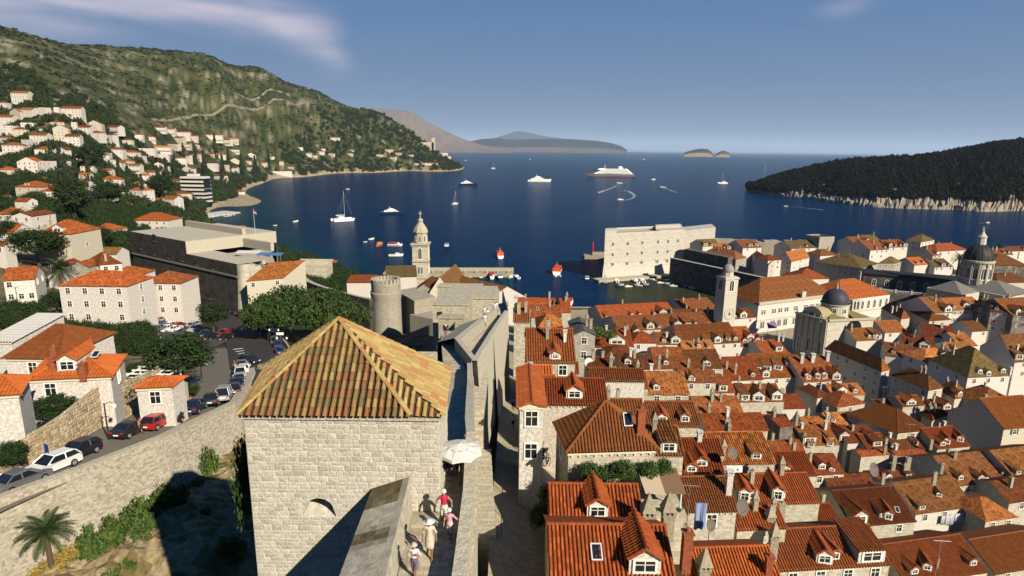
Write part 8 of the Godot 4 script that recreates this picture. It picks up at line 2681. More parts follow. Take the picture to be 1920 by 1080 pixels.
func walkers() -> void:
	var sk := _c(.42,.22,.14); var tan_ := _c(.30,.14,.08); var white := _c(.75,.74,.72); var dk := _c(.02,.02,.025)
	person("boy in a white shirt, patterned shorts and cap, nearest on the walkway", -3.58,62,-20.56,-.1,[sk,_c(.72,.71,.72),_c(.16,.13,.22),dk,dk,_c(.55,.5,.42)],{"height": 1.5, "stride": .16, "right": v3(.18,1.3,.2), "right_elbow": v3(.28,1.12,.02)},true,GROUP_8)
	person("woman in a wide white hat and cream dress with a camera strap", -3.17,62,-21.79,.05,[tan_,_c(.66,.58,.44),_c(.62,.55,.42),_c(.3,.2,.1),_c(.1,.05,.03),white],{"height": 1.68, "stride": .2, "skirt": true, "brim": .24},true,GROUP_8)
	person("girl in a pale pink top and white cap with one arm out", -2.49,62,-22.95,-.2,[sk,_c(.68,.36,.40),_c(.72,.6,.6),white,_c(.2,.1,.05),white],{"height": 1.45, "stride": .18, "right": v3(.5,1.12,.05), "right_elbow": v3(.36,1.22,.0), "brim": .13},true,GROUP_8)
	person("woman in a bright pink sleeveless top and white shorts with a white cap", -2.83,62,-23.96,0,[sk,_c(.60,.03,.09),_c(.7,.66,.6),white,_c(.1,.05,.03),white],{"height": 1.7, "stride": .15, "sleeves": false, "left": v3(-.34,.95,.0), "right": v3(.34,.95,.0), "left_elbow": v3(-.32,1.18,-.04), "right_elbow": v3(.32,1.18,-.04), "brim": .12},true,GROUP_8)
	person("woman in a grey vest and black shorts under the white parasol", -2.56,61.9,-28.07,0,[sk,_c(.45,.43,.42),dk,dk,_c(.08,.04,.02),null],{"height": 1.68, "stride": .18, "sleeves": false},true,GROUP_8)
	person("man in a pale blue shirt and dark shorts at the parasol edge", -3.03,61.9,-28.27,.1,[tan_,_c(.42,.45,.52),dk,dk,dk,null],{"height": 1.78, "stride": .15},true,GROUP_8)
	person("figure in a white shirt standing behind the grey vest woman", -2.43,61.4,-30.56,.4,[tan_,white,dk,dk,dk,null],{"height": 1.7},false,GROUP_8)
	person("woman in a dark vest and violet shorts on the lower walkway", -7.58,56.5,-68.4,0,[sk,dk,_c(.25,.2,.38),white,_c(.5,.4,.3),white],{"height": 1.68, "stride": .12, "sleeves": false, "brim": .11},false,GROUP_8)
	person("white clad walker leading the group on the upper walkway", -3.46,55.6,-76.9,.3,[tan_,white,_c(.6,.58,.55),dk,dk,null],{"height": 1.72, "stride": .15},false,GROUP_8)
	person("walker with a dark bag in the upper walkway group", -3.32,55.01,-81.8,.3,[tan_,white,_c(.6,.58,.55),dk,dk,null],{"height": 1.72, "stride": .15},false,GROUP_8)
	person("white shirted walker at the back of the upper group", -3.87,54.74,-84.2,.3,[tan_,white,_c(.6,.58,.55),dk,dk,null],{"height": 1.72, "stride": .15},false,GROUP_8)
	person("small figure at the end of the upper walkway", -2.48,54.31,-88.2,.3,[tan_,white,_c(.6,.58,.55),dk,dk,null],{"height": 1.72, "stride": .15},false,GROUP_8)
	person("pale figure beside the end of the upper walkway", -2.27,54.2,-89.2,.3,[tan_,white,_c(.6,.58,.55),dk,dk,null],{"height": 1.72, "stride": .15},false,GROUP_8)
	person("dark haired walker in white trousers beside the lane wall", -37.54,49.78,-56.88,0,[tan_,dk,_c(.5,.45,.4),dk,dk,null],{"stride": .2},false,GROUP_9)
	person("bare shouldered walker next to the dark haired one", -37.1,49.73,-57.11,2,[sk,sk,dk,dk,dk,null],{"stride": .2},false,GROUP_9)
	person("woman in pink walking along the lane by the gatehouse", -36.57,48.49,-65.9,2,[sk,_c(.5,.25,.25),_c(.5,.25,.25),dk,dk,null],{"stride": .2},false,GROUP_9)
	person("person in red beside the parked cars on the bend", -43.4,43.54,-91.9,0,[sk,_c(.4,.06,.04),_c(.5,.45,.4),dk,dk,null],{"stride": .2},false,GROUP_9)
	person("walker in pale clothes between the roadside cars", -61.5,33.52,-143.1,2,[sk,_c(.6,.45,.4),_c(.4,.35,.4),dk,dk,null],{"stride": .2},false,GROUP_9)
	person("walker in pink beside the roadside cars", -59.41,34.01,-139.9,2,[sk,_c(.6,.35,.3),_c(.6,.5,.45),dk,dk,null],{"stride": .2},false,GROUP_9)
	person("pedestrian in red on the road above the traffic island", -110.2,23.95,-216.6,1,[sk,_c(.5,.1,.1),dk,dk,dk,null],{"stride": .2},false,GROUP_9)
	person("pale topped figure deep in the shaded alley", .3,46.56,-66,.0,[tan_,_c(.5,.48,.45),dk,dk,dk,null],{},false, "people in the shaded alley")
	person("second figure in the shaded alley, farther off", .3,45.32,-74,.0,[tan_,_c(.5,.48,.45),dk,dk,dk,null],{},false, "people in the shaded alley")
	parasol("large white square parasol shading tourists on the wall", -2.45,62.0,-27.2,1.12,1.9)
	tree("vine_bush", "vine mass covering the terrace left of the hipped house", 3.26,51.83,-42.8,1.5,1.5, "vine", .0,GROUP_10)
	tree("vine_bush", "vine canopy under the hipped house eaves, centre", 6.37,53.65,-43,1.5,1.5, "vine", .0,GROUP_10)
	tree("vine_bush", "vine canopy under the hipped house eaves, right part", 8.57,53.7,-43.2,1.5,1.4, "vine", .0,GROUP_10)
	tree("vine_bush", "vine canopy reaching the awning", 10.54,53.7,-43.4,1.3,1.3, "vine", .0,GROUP_10)
	tree("vine_bush", "vine end spilling over the awning", 11.97,53.97,-43.6,.9,1.1, "vine", .0,GROUP_10)
	tree("vine_bush", "vine hanging over the alley wall", 2.37,49.62,-43,1,2.4, "vine", .0,GROUP_10)
	tree("vine_bush", "vine shading the court under the window balcony house", 2.42,48.02,-56,1.7,3, "vine", .0,GROUP_10)
	tree("vine_bush", "leafy creeper below the window balcony", 2.15,48.32,-60,.9,2.6, "vine", .0,GROUP_10)
	terrace(11.53,51.85,-42.2)
	tree("garden_bush", "garden bush with white blossom behind the grey house, left", 16.39,35,-145.2,3.2,3.5, "bush", .0, "walled garden bushes")
	tree("garden_bush", "garden bush with white blossom behind the grey house, right", 20.2,34.5,-144.3,3.4,3.5, "bush", .0, "walled garden bushes")
	tree("garden_bush", "low garden hedge at the roof terrace rail", 23.46,34,-144.3,2.6,2.2, "bush", .0, "walled garden bushes")
	tree("fir_tree", "small dark fir growing between the harbour side roofs", 12.63,30.0,-166.2,1.6,8, "cypress", .05)
	sheet("white laundry sheet hanging below the eaves, leftmost of seven", v3(82,11.1,-105),v3(82.9,11.1,-105.2),1.7,_c(.74,.74,.78))
	sheet("white laundry sheet hanging below the eaves, second of seven", v3(83,11.1,-105.2),v3(84,11.1,-105.4),1.95,_c(.74,.74,.78))
	sheet("white laundry sheet hanging below the eaves, third of seven", v3(84.1,11.1,-105.5),v3(85,11.1,-105.7),2.2,_c(.74,.74,.78))
	sheet("white laundry sheet hanging below the eaves, middle of seven", v3(85.1,11.1,-105.7),v3(86.1,11.1,-105.9),1.7,_c(.74,.74,.78))
	sheet("white laundry sheet hanging below the eaves, fifth of seven", v3(86.2,11.1,-106),v3(87.1,11.1,-106.2),1.95,_c(.74,.74,.78))
	sheet("white laundry sheet hanging below the eaves, sixth of seven", v3(87.2,11.1,-106.2),v3(88.2,11.1,-106.4),2.2,_c(.74,.74,.78))
	sheet("white laundry sheet hanging below the eaves, rightmost of seven", v3(88.3,11.1,-106.4),v3(89.2,11.1,-106.7),1.7,_c(.74,.74,.78))
	sheet("pale blue cloth hanging on the stone house terrace", v3(16.49,47.6,-49.27),v3(17.54,47.6,-49.27),2.6,_c(.28,.38,.62))
	dish("white satellite dish beside the small grey roofs", 13.26,41.5,-100.6,.9)
	dish("brown satellite dish on the stone house terrace corner", 20.49,46.6,-49.12,.75)
	dish("dark satellite dish on the gable behind the crimson roof", 49.46,35,-76.9,.95)
	dish("grey satellite dish by the air conditioner roof", 25.57,43.4,-65.4,.7)
	dish("dark satellite dish on the blue cloth terrace wall", 17.53,45.6,-48.19,.55)
	aerial("television aerial above the blue cloth terrace", 15.23,48,-47.24,2.6)
	aerial("television aerial on the dark red roof", 38.44,42,-48.74,2.6)
	aerial("television aerial in the crowded mid roofs", 84.5,24,-131.6,2.6)
	aerial("television aerial between the stone ridge walls", 64,32,-91.2,2.6)
	aerial("tall aerial on the orange hip by the stone end wall", 70.6,29,-101.2,2.6)
	aerial("aerial on the ridge near the two hooded chimneys", 22.05,42.5,-98.1,2.6)
	aerial("television aerial beside the crimson roof", 51.59,35,-75.9,2.6)
	aircon("white air conditioner box beside the hooded chimney, left", 24.24,43.6,-62.1)
	aircon("white air conditioner box beside the hooded chimney, right", 25.13,43.6,-62.1)

func dark_fort() -> void:
	var o := v3(-82.2,27.44,-184.7)
	var t := thing("dark_fort", "huge fort with a side wall painted dark as shade, pale top and rounded lit corner", "fort", o)
	var a := v3(-141.4,38.42,-227); var k := v3(-82.2,27.44,-184.7); var md := v3(-102.6,38.42,-199.9); var r := v3(-77,38.42,-198.6)
	k.y = a.y; md.y = a.y; r.y = a.y
	var d := (k - a).normalized()
	var nn := d.cross(Vector3.UP).normalized()
	var nn2 := (r - k).normalized().cross(Vector3.UP).normalized()
	var back := -nn*34.0
	var m := MB.new()
	var dk := _c(.095,.088,.076)  # side wall stone toned much darker, its shade put into the colour
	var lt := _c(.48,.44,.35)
	var yt := 42.7; var yu := 46.89
	var bat := nn*3.2
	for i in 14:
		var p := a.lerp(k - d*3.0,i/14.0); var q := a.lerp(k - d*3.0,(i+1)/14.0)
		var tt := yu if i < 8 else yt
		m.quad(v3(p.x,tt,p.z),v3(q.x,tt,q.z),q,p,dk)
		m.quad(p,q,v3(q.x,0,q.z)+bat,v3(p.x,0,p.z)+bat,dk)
	put(m, "shade_toned_wall", M.dark,t)
	var c := MB.new()
	c.obox(a,k - a - d*3.0,v3(0,.5,0),nn*.45,_c(.2,.185,.16))
	put(c, "cordon", M.stone,t)
	var l := MB.new()
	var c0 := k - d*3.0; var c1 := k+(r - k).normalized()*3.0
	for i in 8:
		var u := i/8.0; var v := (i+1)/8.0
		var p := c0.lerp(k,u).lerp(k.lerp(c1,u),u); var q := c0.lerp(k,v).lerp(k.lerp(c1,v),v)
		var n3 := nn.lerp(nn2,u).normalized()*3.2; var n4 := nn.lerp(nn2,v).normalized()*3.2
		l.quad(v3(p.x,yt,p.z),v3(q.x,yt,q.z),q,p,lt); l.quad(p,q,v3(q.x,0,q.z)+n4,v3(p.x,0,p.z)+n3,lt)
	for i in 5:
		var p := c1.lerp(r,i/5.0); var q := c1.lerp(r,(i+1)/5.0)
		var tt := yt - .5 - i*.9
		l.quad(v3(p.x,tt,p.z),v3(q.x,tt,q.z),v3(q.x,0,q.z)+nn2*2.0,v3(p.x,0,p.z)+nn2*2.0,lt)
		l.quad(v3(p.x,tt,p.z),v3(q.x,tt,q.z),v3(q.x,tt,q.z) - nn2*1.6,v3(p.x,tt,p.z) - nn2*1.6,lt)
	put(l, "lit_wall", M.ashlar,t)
	var f := MB.new()
	var p8 := a.lerp(k - d*3.0,8/14.0)
	var A := v3(a.x,yu,a.z); var P := v3(p8.x,yu,p8.z)
	f.quad(A,P,P+back,A+back,lt)
	f.quad(P,P+back,v3(P.x,yt,P.z)+back,v3(P.x,yt,P.z),lt)
	f.quad(A+back,P+back,v3(P.x,0,P.z)+back,v3(A.x,0,A.z)+back,lt)
	f.quad(A,A+back,v3(A.x,0,A.z)+back,v3(A.x,0,A.z),lt)
	f.obox(A+back*.6,P - A,v3(0,2.2,0),-nn*1.4,lt)
	var Q := v3(p8.x,yt,p8.z); var Kt := v3(k.x,yt,k.z) - d*2.0
	f.quad(Q,Kt,Kt - nn*8.0,Q - nn*8.0,lt)
	f.obox(Q - nn*8.0,Kt - Q,v3(0,-1.2,0),-nn*1.2,lt)
	f.quad(Q - nn*8.0 - v3(0,1.6,0),Kt - nn*6.0 - v3(0,1.6,0),v3(r.x,yt - 3.2,r.z),Q+back*.9 - v3(0,1.6,0),_c(.4,.36,.29))
	f.obox(Q+back*.6,(Kt - Q)*.55,v3(0,3.0,0),-nn*1.2,lt)
	f.quad(v3(r.x,yt - 3.5,r.z),Q+back,v3(Q.x,0,Q.z)+back,v3(r.x,0,r.z),lt)
	put(f, "platform", M.stone,t)
	for q in [[.10,2.6,1.6,1.4],[.38,1.4,1.4,1.8],[.52,1.4,1.2,1.8],[.66,1.2,1.2,1.7],[.80,1.0,1.2,1.7],[.26,6.5,2.2,2.4],[.60,-9.5,1.8,1.5],[.76,-9.0,1.8,1.5],[.24,1.5,1.0,1.6]]:
		var p := a.lerp(k - d*3.0,q[0])+v3(0,q[1],0)
		if q[1] < 0: p += bat*(-q[1]/a.y)
		var e := MB.new()
		e.obox(p - d*q[2]/2 - nn*.1,d*q[2],v3(0,q[3],0),nn*.16,_c(.012,.012,.012))
		var pn := put(e, "gun_port", M.black,t)
		var s := MB.new()
		s.obox(p - d*(q[2]/2+.2) - v3(0,.22,0) - nn*.1,d*(q[2]+.4),v3(0,.22,0),nn*.3,_c(.2,.18,.15))
		put(s, "port_sill", M.stone,pn,o)
	var fp := MB.new()
	fp.tube(P+back*.75,P+back*.75+v3(0,9,0),.08,.06,6,_c(.7,.7,.7))
	var fo := thing("flagpole", "flagpole with a red, white and blue flag on the fort platform", "flagpole", P+back*.75)
	put(fp, "pole", M.metal,fo)
	for i in 3:
		var fb := MB.new()
		fb.quad(P+back*.75+v3(0,8.8 - i*.6,0),P+back*.75+v3(1.2,8.2 - i*.6,.4),P+back*.75+v3(1.2,7.6 - i*.6,.4),P+back*.75+v3(0,8.2 - i*.6,0),[_c(.5,.03,.03),_c(.75,.75,.75),_c(.02,.04,.3)][i])
		put(fb, "flag_band", M.cloth,fo)
	for i in 2:
		var aw := thing("awning", ["white striped awning on the fort terrace", "blue awning on the fort terrace"][i], "awning", Kt - nn*(9.0+i*2.0) - d*(10.0 - i*9.0))
		var am := MB.new()
		var ap := aw.position
		am.quad(ap+v3(-4,1.2,0),ap+v3(4,1.2,0),ap+v3(4,1.7,-3),ap+v3(-4,1.7,-3),[_c(.66,.66,.66),_c(.08,.2,.4)][i])
		put(am, "canvas", M.cloth,aw)
		var ao := MB.new()
		for s in [-3.8,.0,3.8]: ao.tube(ap+v3(s,-1.5,-.1),ap+v3(s,1.2,-.1),.06,.06,5,_c(.5,.5,.5))
		put(ao, "frame", M.metal,aw)
	h = house("gate_house", "gatehouse with an orange lean to roof against the rounded fort corner", "", -79.2,-180,-70.2,-185.2,-75.2,-189,38.63,2, "su", 4.2,1,2,0,[3,1,0,0])
	h = house("quarantine_hall", "long orange hall roof by the sea, farther row", "long orange roofed halls by the sea", -230.1,-467.8,-207.4,-472.7,-233.8,-485.3,13,1, "gu", 4.63,1,4,0,[6,1,1,1])
	h = house("quarantine_hall", "long orange hall roof by the sea, nearer row", "long orange roofed halls by the sea", -203.2,-424.5,-184.9,-428.4,-206.9,-442,12,1, "gu", 4.63,1,4,0,[5,1,1,1])
	h = house("quarantine_hall", "brown gable end roof at the left of the sea halls", "long orange roofed halls by the sea", -237.2,-460.1,-221.8,-454.5,-231.2,-476.8,13,1, "gu", 4.63,1,2,0,[0,0,0,0])

func church_quarter() -> void:
	var o := v3(-40.31,0,-192.6)
	var yt := 39.4
	var R := 4.64
	var t := thing("round_tower", "round crenellated wall tower beside the umbrella pines", "tower", o)
	var m := MB.new()
	m.lathe(o,[Vector2(R*1.1,0),Vector2(R*1.0,yt - 9.0),Vector2(R*1.07,yt - 6.6),Vector2(R*1.07,yt - 6.2),Vector2(R,yt - 6.0),Vector2(R,yt - 3.4)],40,_c(.34,.31,.25))
	m.lathe(o,[Vector2(R - 1.0,yt - 3.6),Vector2(.0,yt - 3.6)],24,_c(.36,.33,.27))
	put(m, "drum", M.rubble,t)
	for i in 22:
		var an := TAU*i/22
		var c := MB.new()
		c.box(o+v3(sin(an)*(R - .45),yt - 3.4,cos(an)*(R - .45)),v3(R*.18,1.5,.9),_c(.4,.37,.3),an)
		put(c, "merlon", M.stone,t)
		var b := MB.new()
		b.box(o+v3(sin(an)*(R - .45),yt - 3.6,cos(an)*(R - .45)),v3(R*.29,.7,.88),_c(.38,.35,.28),an)
		put(b, "parapet", M.stone,t)
	t = thing("harbour_curtain_wall", "shaded curtain wall with a pale coping curving from the sea to the round tower", "wall", v3(-92.3,0,-262))
	m = MB.new()
	var cp_ := MB.new()
	var pa := v3(-92.3,26.38,-262); var pb := v3(-45.24,31.01,-190)
	for i in 12:
		var u := i/12.0; var v := (i+1)/12.0
		var a := pa.lerp(pb,u)+v3(-8.0*sin(PI*u),0,0); var b := pa.lerp(pb,v)+v3(-8.0*sin(PI*v),0,0)
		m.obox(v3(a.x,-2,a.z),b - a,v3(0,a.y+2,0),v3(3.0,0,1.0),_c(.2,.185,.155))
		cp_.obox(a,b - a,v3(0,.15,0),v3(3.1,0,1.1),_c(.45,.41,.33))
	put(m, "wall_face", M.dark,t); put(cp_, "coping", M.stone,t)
	t = thing("sea_bastion", "pale roofless bastion with walkers at the sea edge", "wall", v3(-95.7,0,-272))
	m = MB.new()
	m.obox(v3(-97.7,-2,-272),v3(14.52,0,0),v3(0,27.12,0),v3(0,0,-9),_c(.47,.43,.34))
	m.obox(v3(-97.7,25.02,-280),v3(14.52,0,0),v3(0,2.6,0),v3(0,0,-1),_c(.47,.43,.34))
	put(m, "masonry", M.ashlar,t)
	t = thing("inner_gate_wall", "stepped stone gate wall in shade between the round tower and the bell tower", "wall", v3(-39.6,0,-205))
	m = MB.new()
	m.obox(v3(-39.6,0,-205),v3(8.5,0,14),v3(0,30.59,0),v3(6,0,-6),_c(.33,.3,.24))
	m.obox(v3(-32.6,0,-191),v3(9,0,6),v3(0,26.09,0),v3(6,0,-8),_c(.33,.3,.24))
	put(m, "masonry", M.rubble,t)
	t = thing("stone_bastion", "pale stone bastion nearest the end of the walkway", "bastion", v3(-15.62,37.05,-118),GROUP_11)
	m = MB.new()
	m.obox(v3(-15.62,37.05,-118),v3(7.25,0,0),v3(0,10.83,0),v3(0,0,-14),_c(.42,.385,.30))
	m.obox(v3(-15.82,47.88,-117.8),v3(7.65,0,0),v3(0,.35,0),v3(0,0,-1.2),_c(.42,.385,.30))
	put(m, "masonry", M.rubble,t)
	var p811 := MB.new()
	p811.obox(v3(-14.62,45.28,-117.9),v3(.9,0,0),v3(0,1.3,0),v3(0,0,.16),_c(.02,.02,.02))
	put(p811, "loophole", M.black,t)
	t = thing("stone_bastion", "long stone bastion wall under the church roof", "bastion", v3(-15.13,32.63,-140),GROUP_11)
	m = MB.new()
	m.obox(v3(-15.13,32.63,-140),v3(11.67,0,0),v3(0,12.62,0),v3(0,0,-8),_c(.42,.385,.30))
	m.obox(v3(-15.33,45.25,-139.8),v3(12.07,0,0),v3(0,.35,0),v3(0,0,-1.2),_c(.42,.385,.30))
	put(m, "masonry", M.rubble,t)
	var p838 := MB.new()
	p838.obox(v3(-14.13,42.65,-139.9),v3(.9,0,0),v3(0,1.3,0),v3(0,0,.16),_c(.02,.02,.02))
	put(p838, "loophole", M.black,t)
	t = thing("stone_bastion", "rubble topped stone wall directly below the church roof", "bastion", v3(-19.83,31.67,-160),GROUP_11)
	m = MB.new()
	m.obox(v3(-19.83,31.67,-160),v3(12.04,0,0),v3(0,10.47,0),v3(0,0,-5),_c(.42,.385,.30))
	m.obox(v3(-20.03,42.15,-159.8),v3(12.44,0,0),v3(0,.35,0),v3(0,0,-1.2),_c(.42,.385,.30))
	put(m, "masonry", M.rubble,t)
	var p820 := MB.new()
	p820.obox(v3(-18.83,39.55,-159.9),v3(.9,0,0),v3(0,1.3,0),v3(0,0,.16),_c(.02,.02,.02))
	put(p820, "loophole", M.black,t)
	t = thing("stone_bastion", "small stone bastion right of the scaffold gap", "bastion", v3(-10.44,35.28,-128),GROUP_11)
	m = MB.new()
	m.obox(v3(-10.44,35.28,-128),v3(7.51,0,0),v3(0,11.53,0),v3(0,0,-10),_c(.42,.385,.30))
	m.obox(v3(-10.64,46.82,-127.8),v3(7.91,0,0),v3(0,.35,0),v3(0,0,-1.2),_c(.42,.385,.30))
	put(m, "masonry", M.rubble,t)
	var p868 := MB.new()
	p868.obox(v3(-9.44,44.22,-127.9),v3(.9,0,0),v3(0,1.3,0),v3(0,0,.16),_c(.02,.02,.02))
	put(p868, "loophole", M.black,t)
	t = thing("stone_bastion", "shaded stone gate wall below the nearest bastion", "bastion", v3(-13.77,34.34,-112),GROUP_11)
	m = MB.new()
	m.obox(v3(-13.77,34.34,-112),v3(4.61,0,0),v3(0,12.51,0),v3(0,0,-3),_c(.36,.33,.25))
	m.obox(v3(-13.97,46.84,-111.8),v3(5.01,0,0),v3(0,.35,0),v3(0,0,-1.2),_c(.36,.33,.25))
	put(m, "masonry", M.rubble,t)
	var p822 := MB.new()
	p822.obox(v3(-12.77,44.24,-111.9),v3(.9,0,0),v3(0,1.3,0),v3(0,0,.16),_c(.02,.02,.02))
	put(p822, "loophole", M.black,t)
	o = v3(-40.11,0,-267.9)
	t = thing("bell_tower", "slender pale monastery bell tower with an octagonal lantern and a cross", "bell tower", o)
	var W := 6.64
	var wc := _c(.50,.44,.34)
	m = MB.new()
	m.box(o,v3(W,37.15,W),wc)
	put(m, "shaft", M.ashlar,t)
	m = MB.new()
	for y in [22.33,29.67,36.45]: m.box(o+v3(0,y,0),v3(W+.6,.4,W+.6),wc*.9)
	m.box(o+v3(0,37.15,0),v3(W+1.3,.6,W+1.3),wc)
	put(m, "string_course", M.stone,t)
	m = MB.new()
	var y0 := 37.15+.6; var y1 := 42.7; var y2 := 47.29; var y3 := 49.34
	m.lathe(o,[Vector2(W*.44,y0),Vector2(W*.44,y1 - .6),Vector2(W*.5,y1 - .5),Vector2(W*.5,y1)],8,wc,PI/8)
	put(m, "lantern", M.plaster,t)
	m = MB.new()
	m.lathe(o,[Vector2(W*.5,y1),Vector2(W*.42,lerpf(y1,y2,.3)),Vector2(W*.22,lerpf(y1,y2,.72)),Vector2(W*.15,y2 - .4),Vector2(W*.19,y2),Vector2(W*.15,y2+.8),Vector2(0,y2+1.2)],8,wc,PI/8)
	put(m, "cupola", M.plaster,t)
	m = MB.new()
	m.box(o+v3(0,y2+1.0,0),v3(.25,y3 - y2+1.2,.25),_c(.6,.58,.52)); m.box(o+v3(0,y2+2.0+(y3 - y2)*.5,0),v3(1.5,.25,.25),_c(.6,.58,.52))
	put(m, "cross", M.stone,t)
	for s in [0,1,3]:
		var n := v3(sin(s*PI/2),0,cos(s*PI/2)); var x := v3(cos(s*PI/2),0,-sin(s*PI/2))
		for q in [[.0,25.89,.9,2.6],[.0,32.49,1.5,3.8]]:
			var two := 2 if q[2] < 1.0 else 1
			for i in two:
				window(t,o+n*(W/2+.02)+x*((i - .5)*1.25 if two == 2 else .0)+v3(0,q[1] - 1.5,0),n,q[2],q[3], "", true)
	for i in 8:
		var an := TAU*i/8
		window(t,o+v3(sin(an),0,cos(an))*(W*.41)+v3(0,y0+.6,0),v3(sin(an),0,cos(an)),.85,2.0, "", true)
	h = house("monastery_church", "large tawny roofed monastery church with a white gable and round window", "", -10.3,-203.5,7.1,-208.1,-33.3,-226.4,27.01,0, "gv", 5.35,0,7,0,[1,1,0,0])
	h = house("monastery_wing", "narrower tawny roof with a pale gable parapet beside the bell tower", "", -27.6,-202.3,-20.8,-204.3,-24.6,-226.3,30.8,0, "gv", 5.2,1,7,0,[0,0,0,0])
	h = house("monastery_wing", "small red roof in shadow at the bell tower foot", "", -34.4,-206.4,-25.4,-204.4,-33.4,-220.4,29.8,0, "gv", 3.2,3,0,0,[0,0,0,0])
	h = house("gate_lodge", "mossy lean to roof on white walls behind the round tower", "", -47.7,-229.9,-36.7,-231.9,-49.7,-239.9,30,0, "su", 2.6,0,3,0,[0,0,0,0])
	h = house("gate_lodge", "low orange roof beyond the curtain wall left of the round tower", "", -64.4,-235,-49.4,-236,-64.4,-243,26.62,0, "su", 1.6,0,4,0,[0,0,0,0])

func harbour() -> void:
	var o := v3(-66,2,-374.3)
	var t := thing("breakwater", "low grassy topped stone breakwater guarding the old harbour", "breakwater", v3(o.x,0,o.z))
	var m := MB.new()
	var A := v3(-80,-3,-374.3); var B := v3(.9,-3,-378.2)
	m.obox(A,B - A,v3(0,5.4,0),v3(0,0,-13),_c(.36,.31,.22))
	m.obox(A+v3(0,5.4,-9),B - A,v3(0,1.5,0),v3(0,0,-3),_c(.42,.38,.28))
	put(m, "masonry", M.rubble,t)
	for i in 12:
		var b := MB.new()
		var p := A.lerp(B,(i+.5)/12)+v3(0,5.4,-2)
		b.lathe(p,[Vector2(.5,0),Vector2(.5,.5),Vector2(.9,1.0),Vector2(.8,1.3),Vector2(0,1.4)],8,_c(.5,.47,.4))
		put(b, "bollard", M.stone,t)
	var sl := []
	for i in 34:
		var rp := A.lerp(B,rng.randf())+v3(0,2.4,rng.randf_range(.0,2.0))
		sl.append(Transform3D(Basis.from_euler(v3(rng.randf()*3,rng.randf()*3,0)).scaled(v3(rng.randf_range(1,2.4),1.3,1.5)),rp - v3(o.x,0,o.z)))
	many(BoxMesh.new(), "armour_stones", M.rock,t,sl)
	var P0 := v3(56.5,0,-375.5); var P1 := v3(111.1,0,-397.6); var P2 := v3(137.8,0,-418.4); var Pm := v3(91,0,-389.5)
	var yt := 28.64; var yh := 28.89
	var f := thing("sea_fort", "massive pale sea fort with rows of small dark windows at the harbour mouth", "fort", P0)
	var d := (P1 - P0).normalized(); var n := d.cross(Vector3.UP).normalized()
	var bk := v3(4.5,0,-25.6)
	var wc := _c(.49,.46,.40)
	m = MB.new()
	var segs := 12
	for i in segs:
		var p := P0.lerp(P1,float(i)/segs); var q := P0.lerp(P1,(i+1.0)/segs)
		var top := yt if i < 8 else yh
		var lv := [[-3.0,3.4],[2.0,2.6],[6.0,1.0],[9.5,.2],[top,.0]]
		for k in 4:
			m.quad(p+n*lv[k][1]+v3(0,lv[k][0],0),q+n*lv[k][1]+v3(0,lv[k][0],0),q+n*lv[k+1][1]+v3(0,lv[k+1][0],0),p+n*lv[k+1][1]+v3(0,lv[k+1][0],0),wc)
	m.quad(P0+n*3.4 - d*3.0 - v3(0,3,0),P0+v3(0,9.5,0),P0+bk+v3(0,9.5,0),P0+bk - d*3.0 - v3(0,3,0),wc*.8)
	m.quad(P0+v3(0,9.5,0),P0+bk+v3(0,9.5,0),P0+bk+v3(0,yt,0),P0+v3(0,yt,0),wc*.8)
	m.tri(P0+n*3.4 - d*3.0 - v3(0,3,0),P0+n*3.4 - v3(0,3,0),P0+v3(0,9.5,0),wc)
	put(m, "harbour_front", M.ashlar,f)
	m = MB.new()
	m.quad(P0+v3(0,yt - 1.2,0),Pm+v3(0,yt - 1.2,0),Pm+bk+v3(0,yt - 1.2,0),P0+bk+v3(0,yt - 1.2,0),wc)
	m.obox(P0+v3(0,yt - .1,0),Pm - P0,v3(0,.25,0),-n*1.2,_c(.28,.16,.1))
	m.obox(P0+v3(0,yt,0),d*8.0,v3(0,2.2,0),bk*.3,wc)
	m.quad(Pm+v3(0,yh,0),P1+v3(0,yh,0),P1+bk+v3(0,yh,0),Pm+bk+v3(0,yh,0),wc)
	m.obox(Pm+v3(0,yh,0)+bk*.4,(P1 - Pm)*.9,v3(0,2.0,0),bk*.2,wc)
	m.quad(P0+bk+v3(0,-3,0),P1+bk+v3(0,-3,0),P1+bk+v3(0,yt,0),P0+bk+v3(0,yt,0),wc)
	put(m, "roof_terrace", M.stone,f)
	m = MB.new()
	m.obox(v3(P1.x,-3,P1.z),P2 - P1,v3(0,yh+2.0,0),bk*.8,wc*.92)
	put(m, "side_bastion", M.ashlar,f)
	for row in [[.08,.26,.46,.66,.80],[.08,.26,.46,.66,.80],[.08,.26,.46,.66,.80,.93]]:
		pass
	for r in 3:
		for k in 6:
			if k == 5 and r < 2: continue
			var p: Vector3 = P0+(P1 - P0)*[.1,.28,.46,.66,.79,.92][k]+v3(0,[8.0,14.0,20.5][r],0)+n*(.25 if r > 0 else .75)
			window(f,p,n,1.5,2.1)
	var qy := thing("fort_quay", "narrow stone quay along the foot of the sea fort", "quay", P0)
	m = MB.new()
	m.obox(P0 - d*8.0+n*9.0 - v3(0,3,0),(P1 - P0)+d*4.0,v3(0,4.4,0),-n*8.0,_c(.44,.39,.29))
	put(m, "quay_wall", M.rubble,qy)
	var hw := thing("harbour_wall", "long shaded harbour wall with a pale lit coping behind the moored boats", "wall", v3(95.4,0,-368.1))
	var a := v3(95.4,15,-368.1); var b := v3(132.2,15,-304.8)
	m = MB.new()
	var nn := (b - a).normalized().cross(Vector3.UP).normalized()
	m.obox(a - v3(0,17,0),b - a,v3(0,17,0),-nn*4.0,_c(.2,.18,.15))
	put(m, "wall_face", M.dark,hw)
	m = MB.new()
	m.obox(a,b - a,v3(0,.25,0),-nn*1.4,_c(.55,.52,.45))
	put(m, "coping", M.stone,hw)
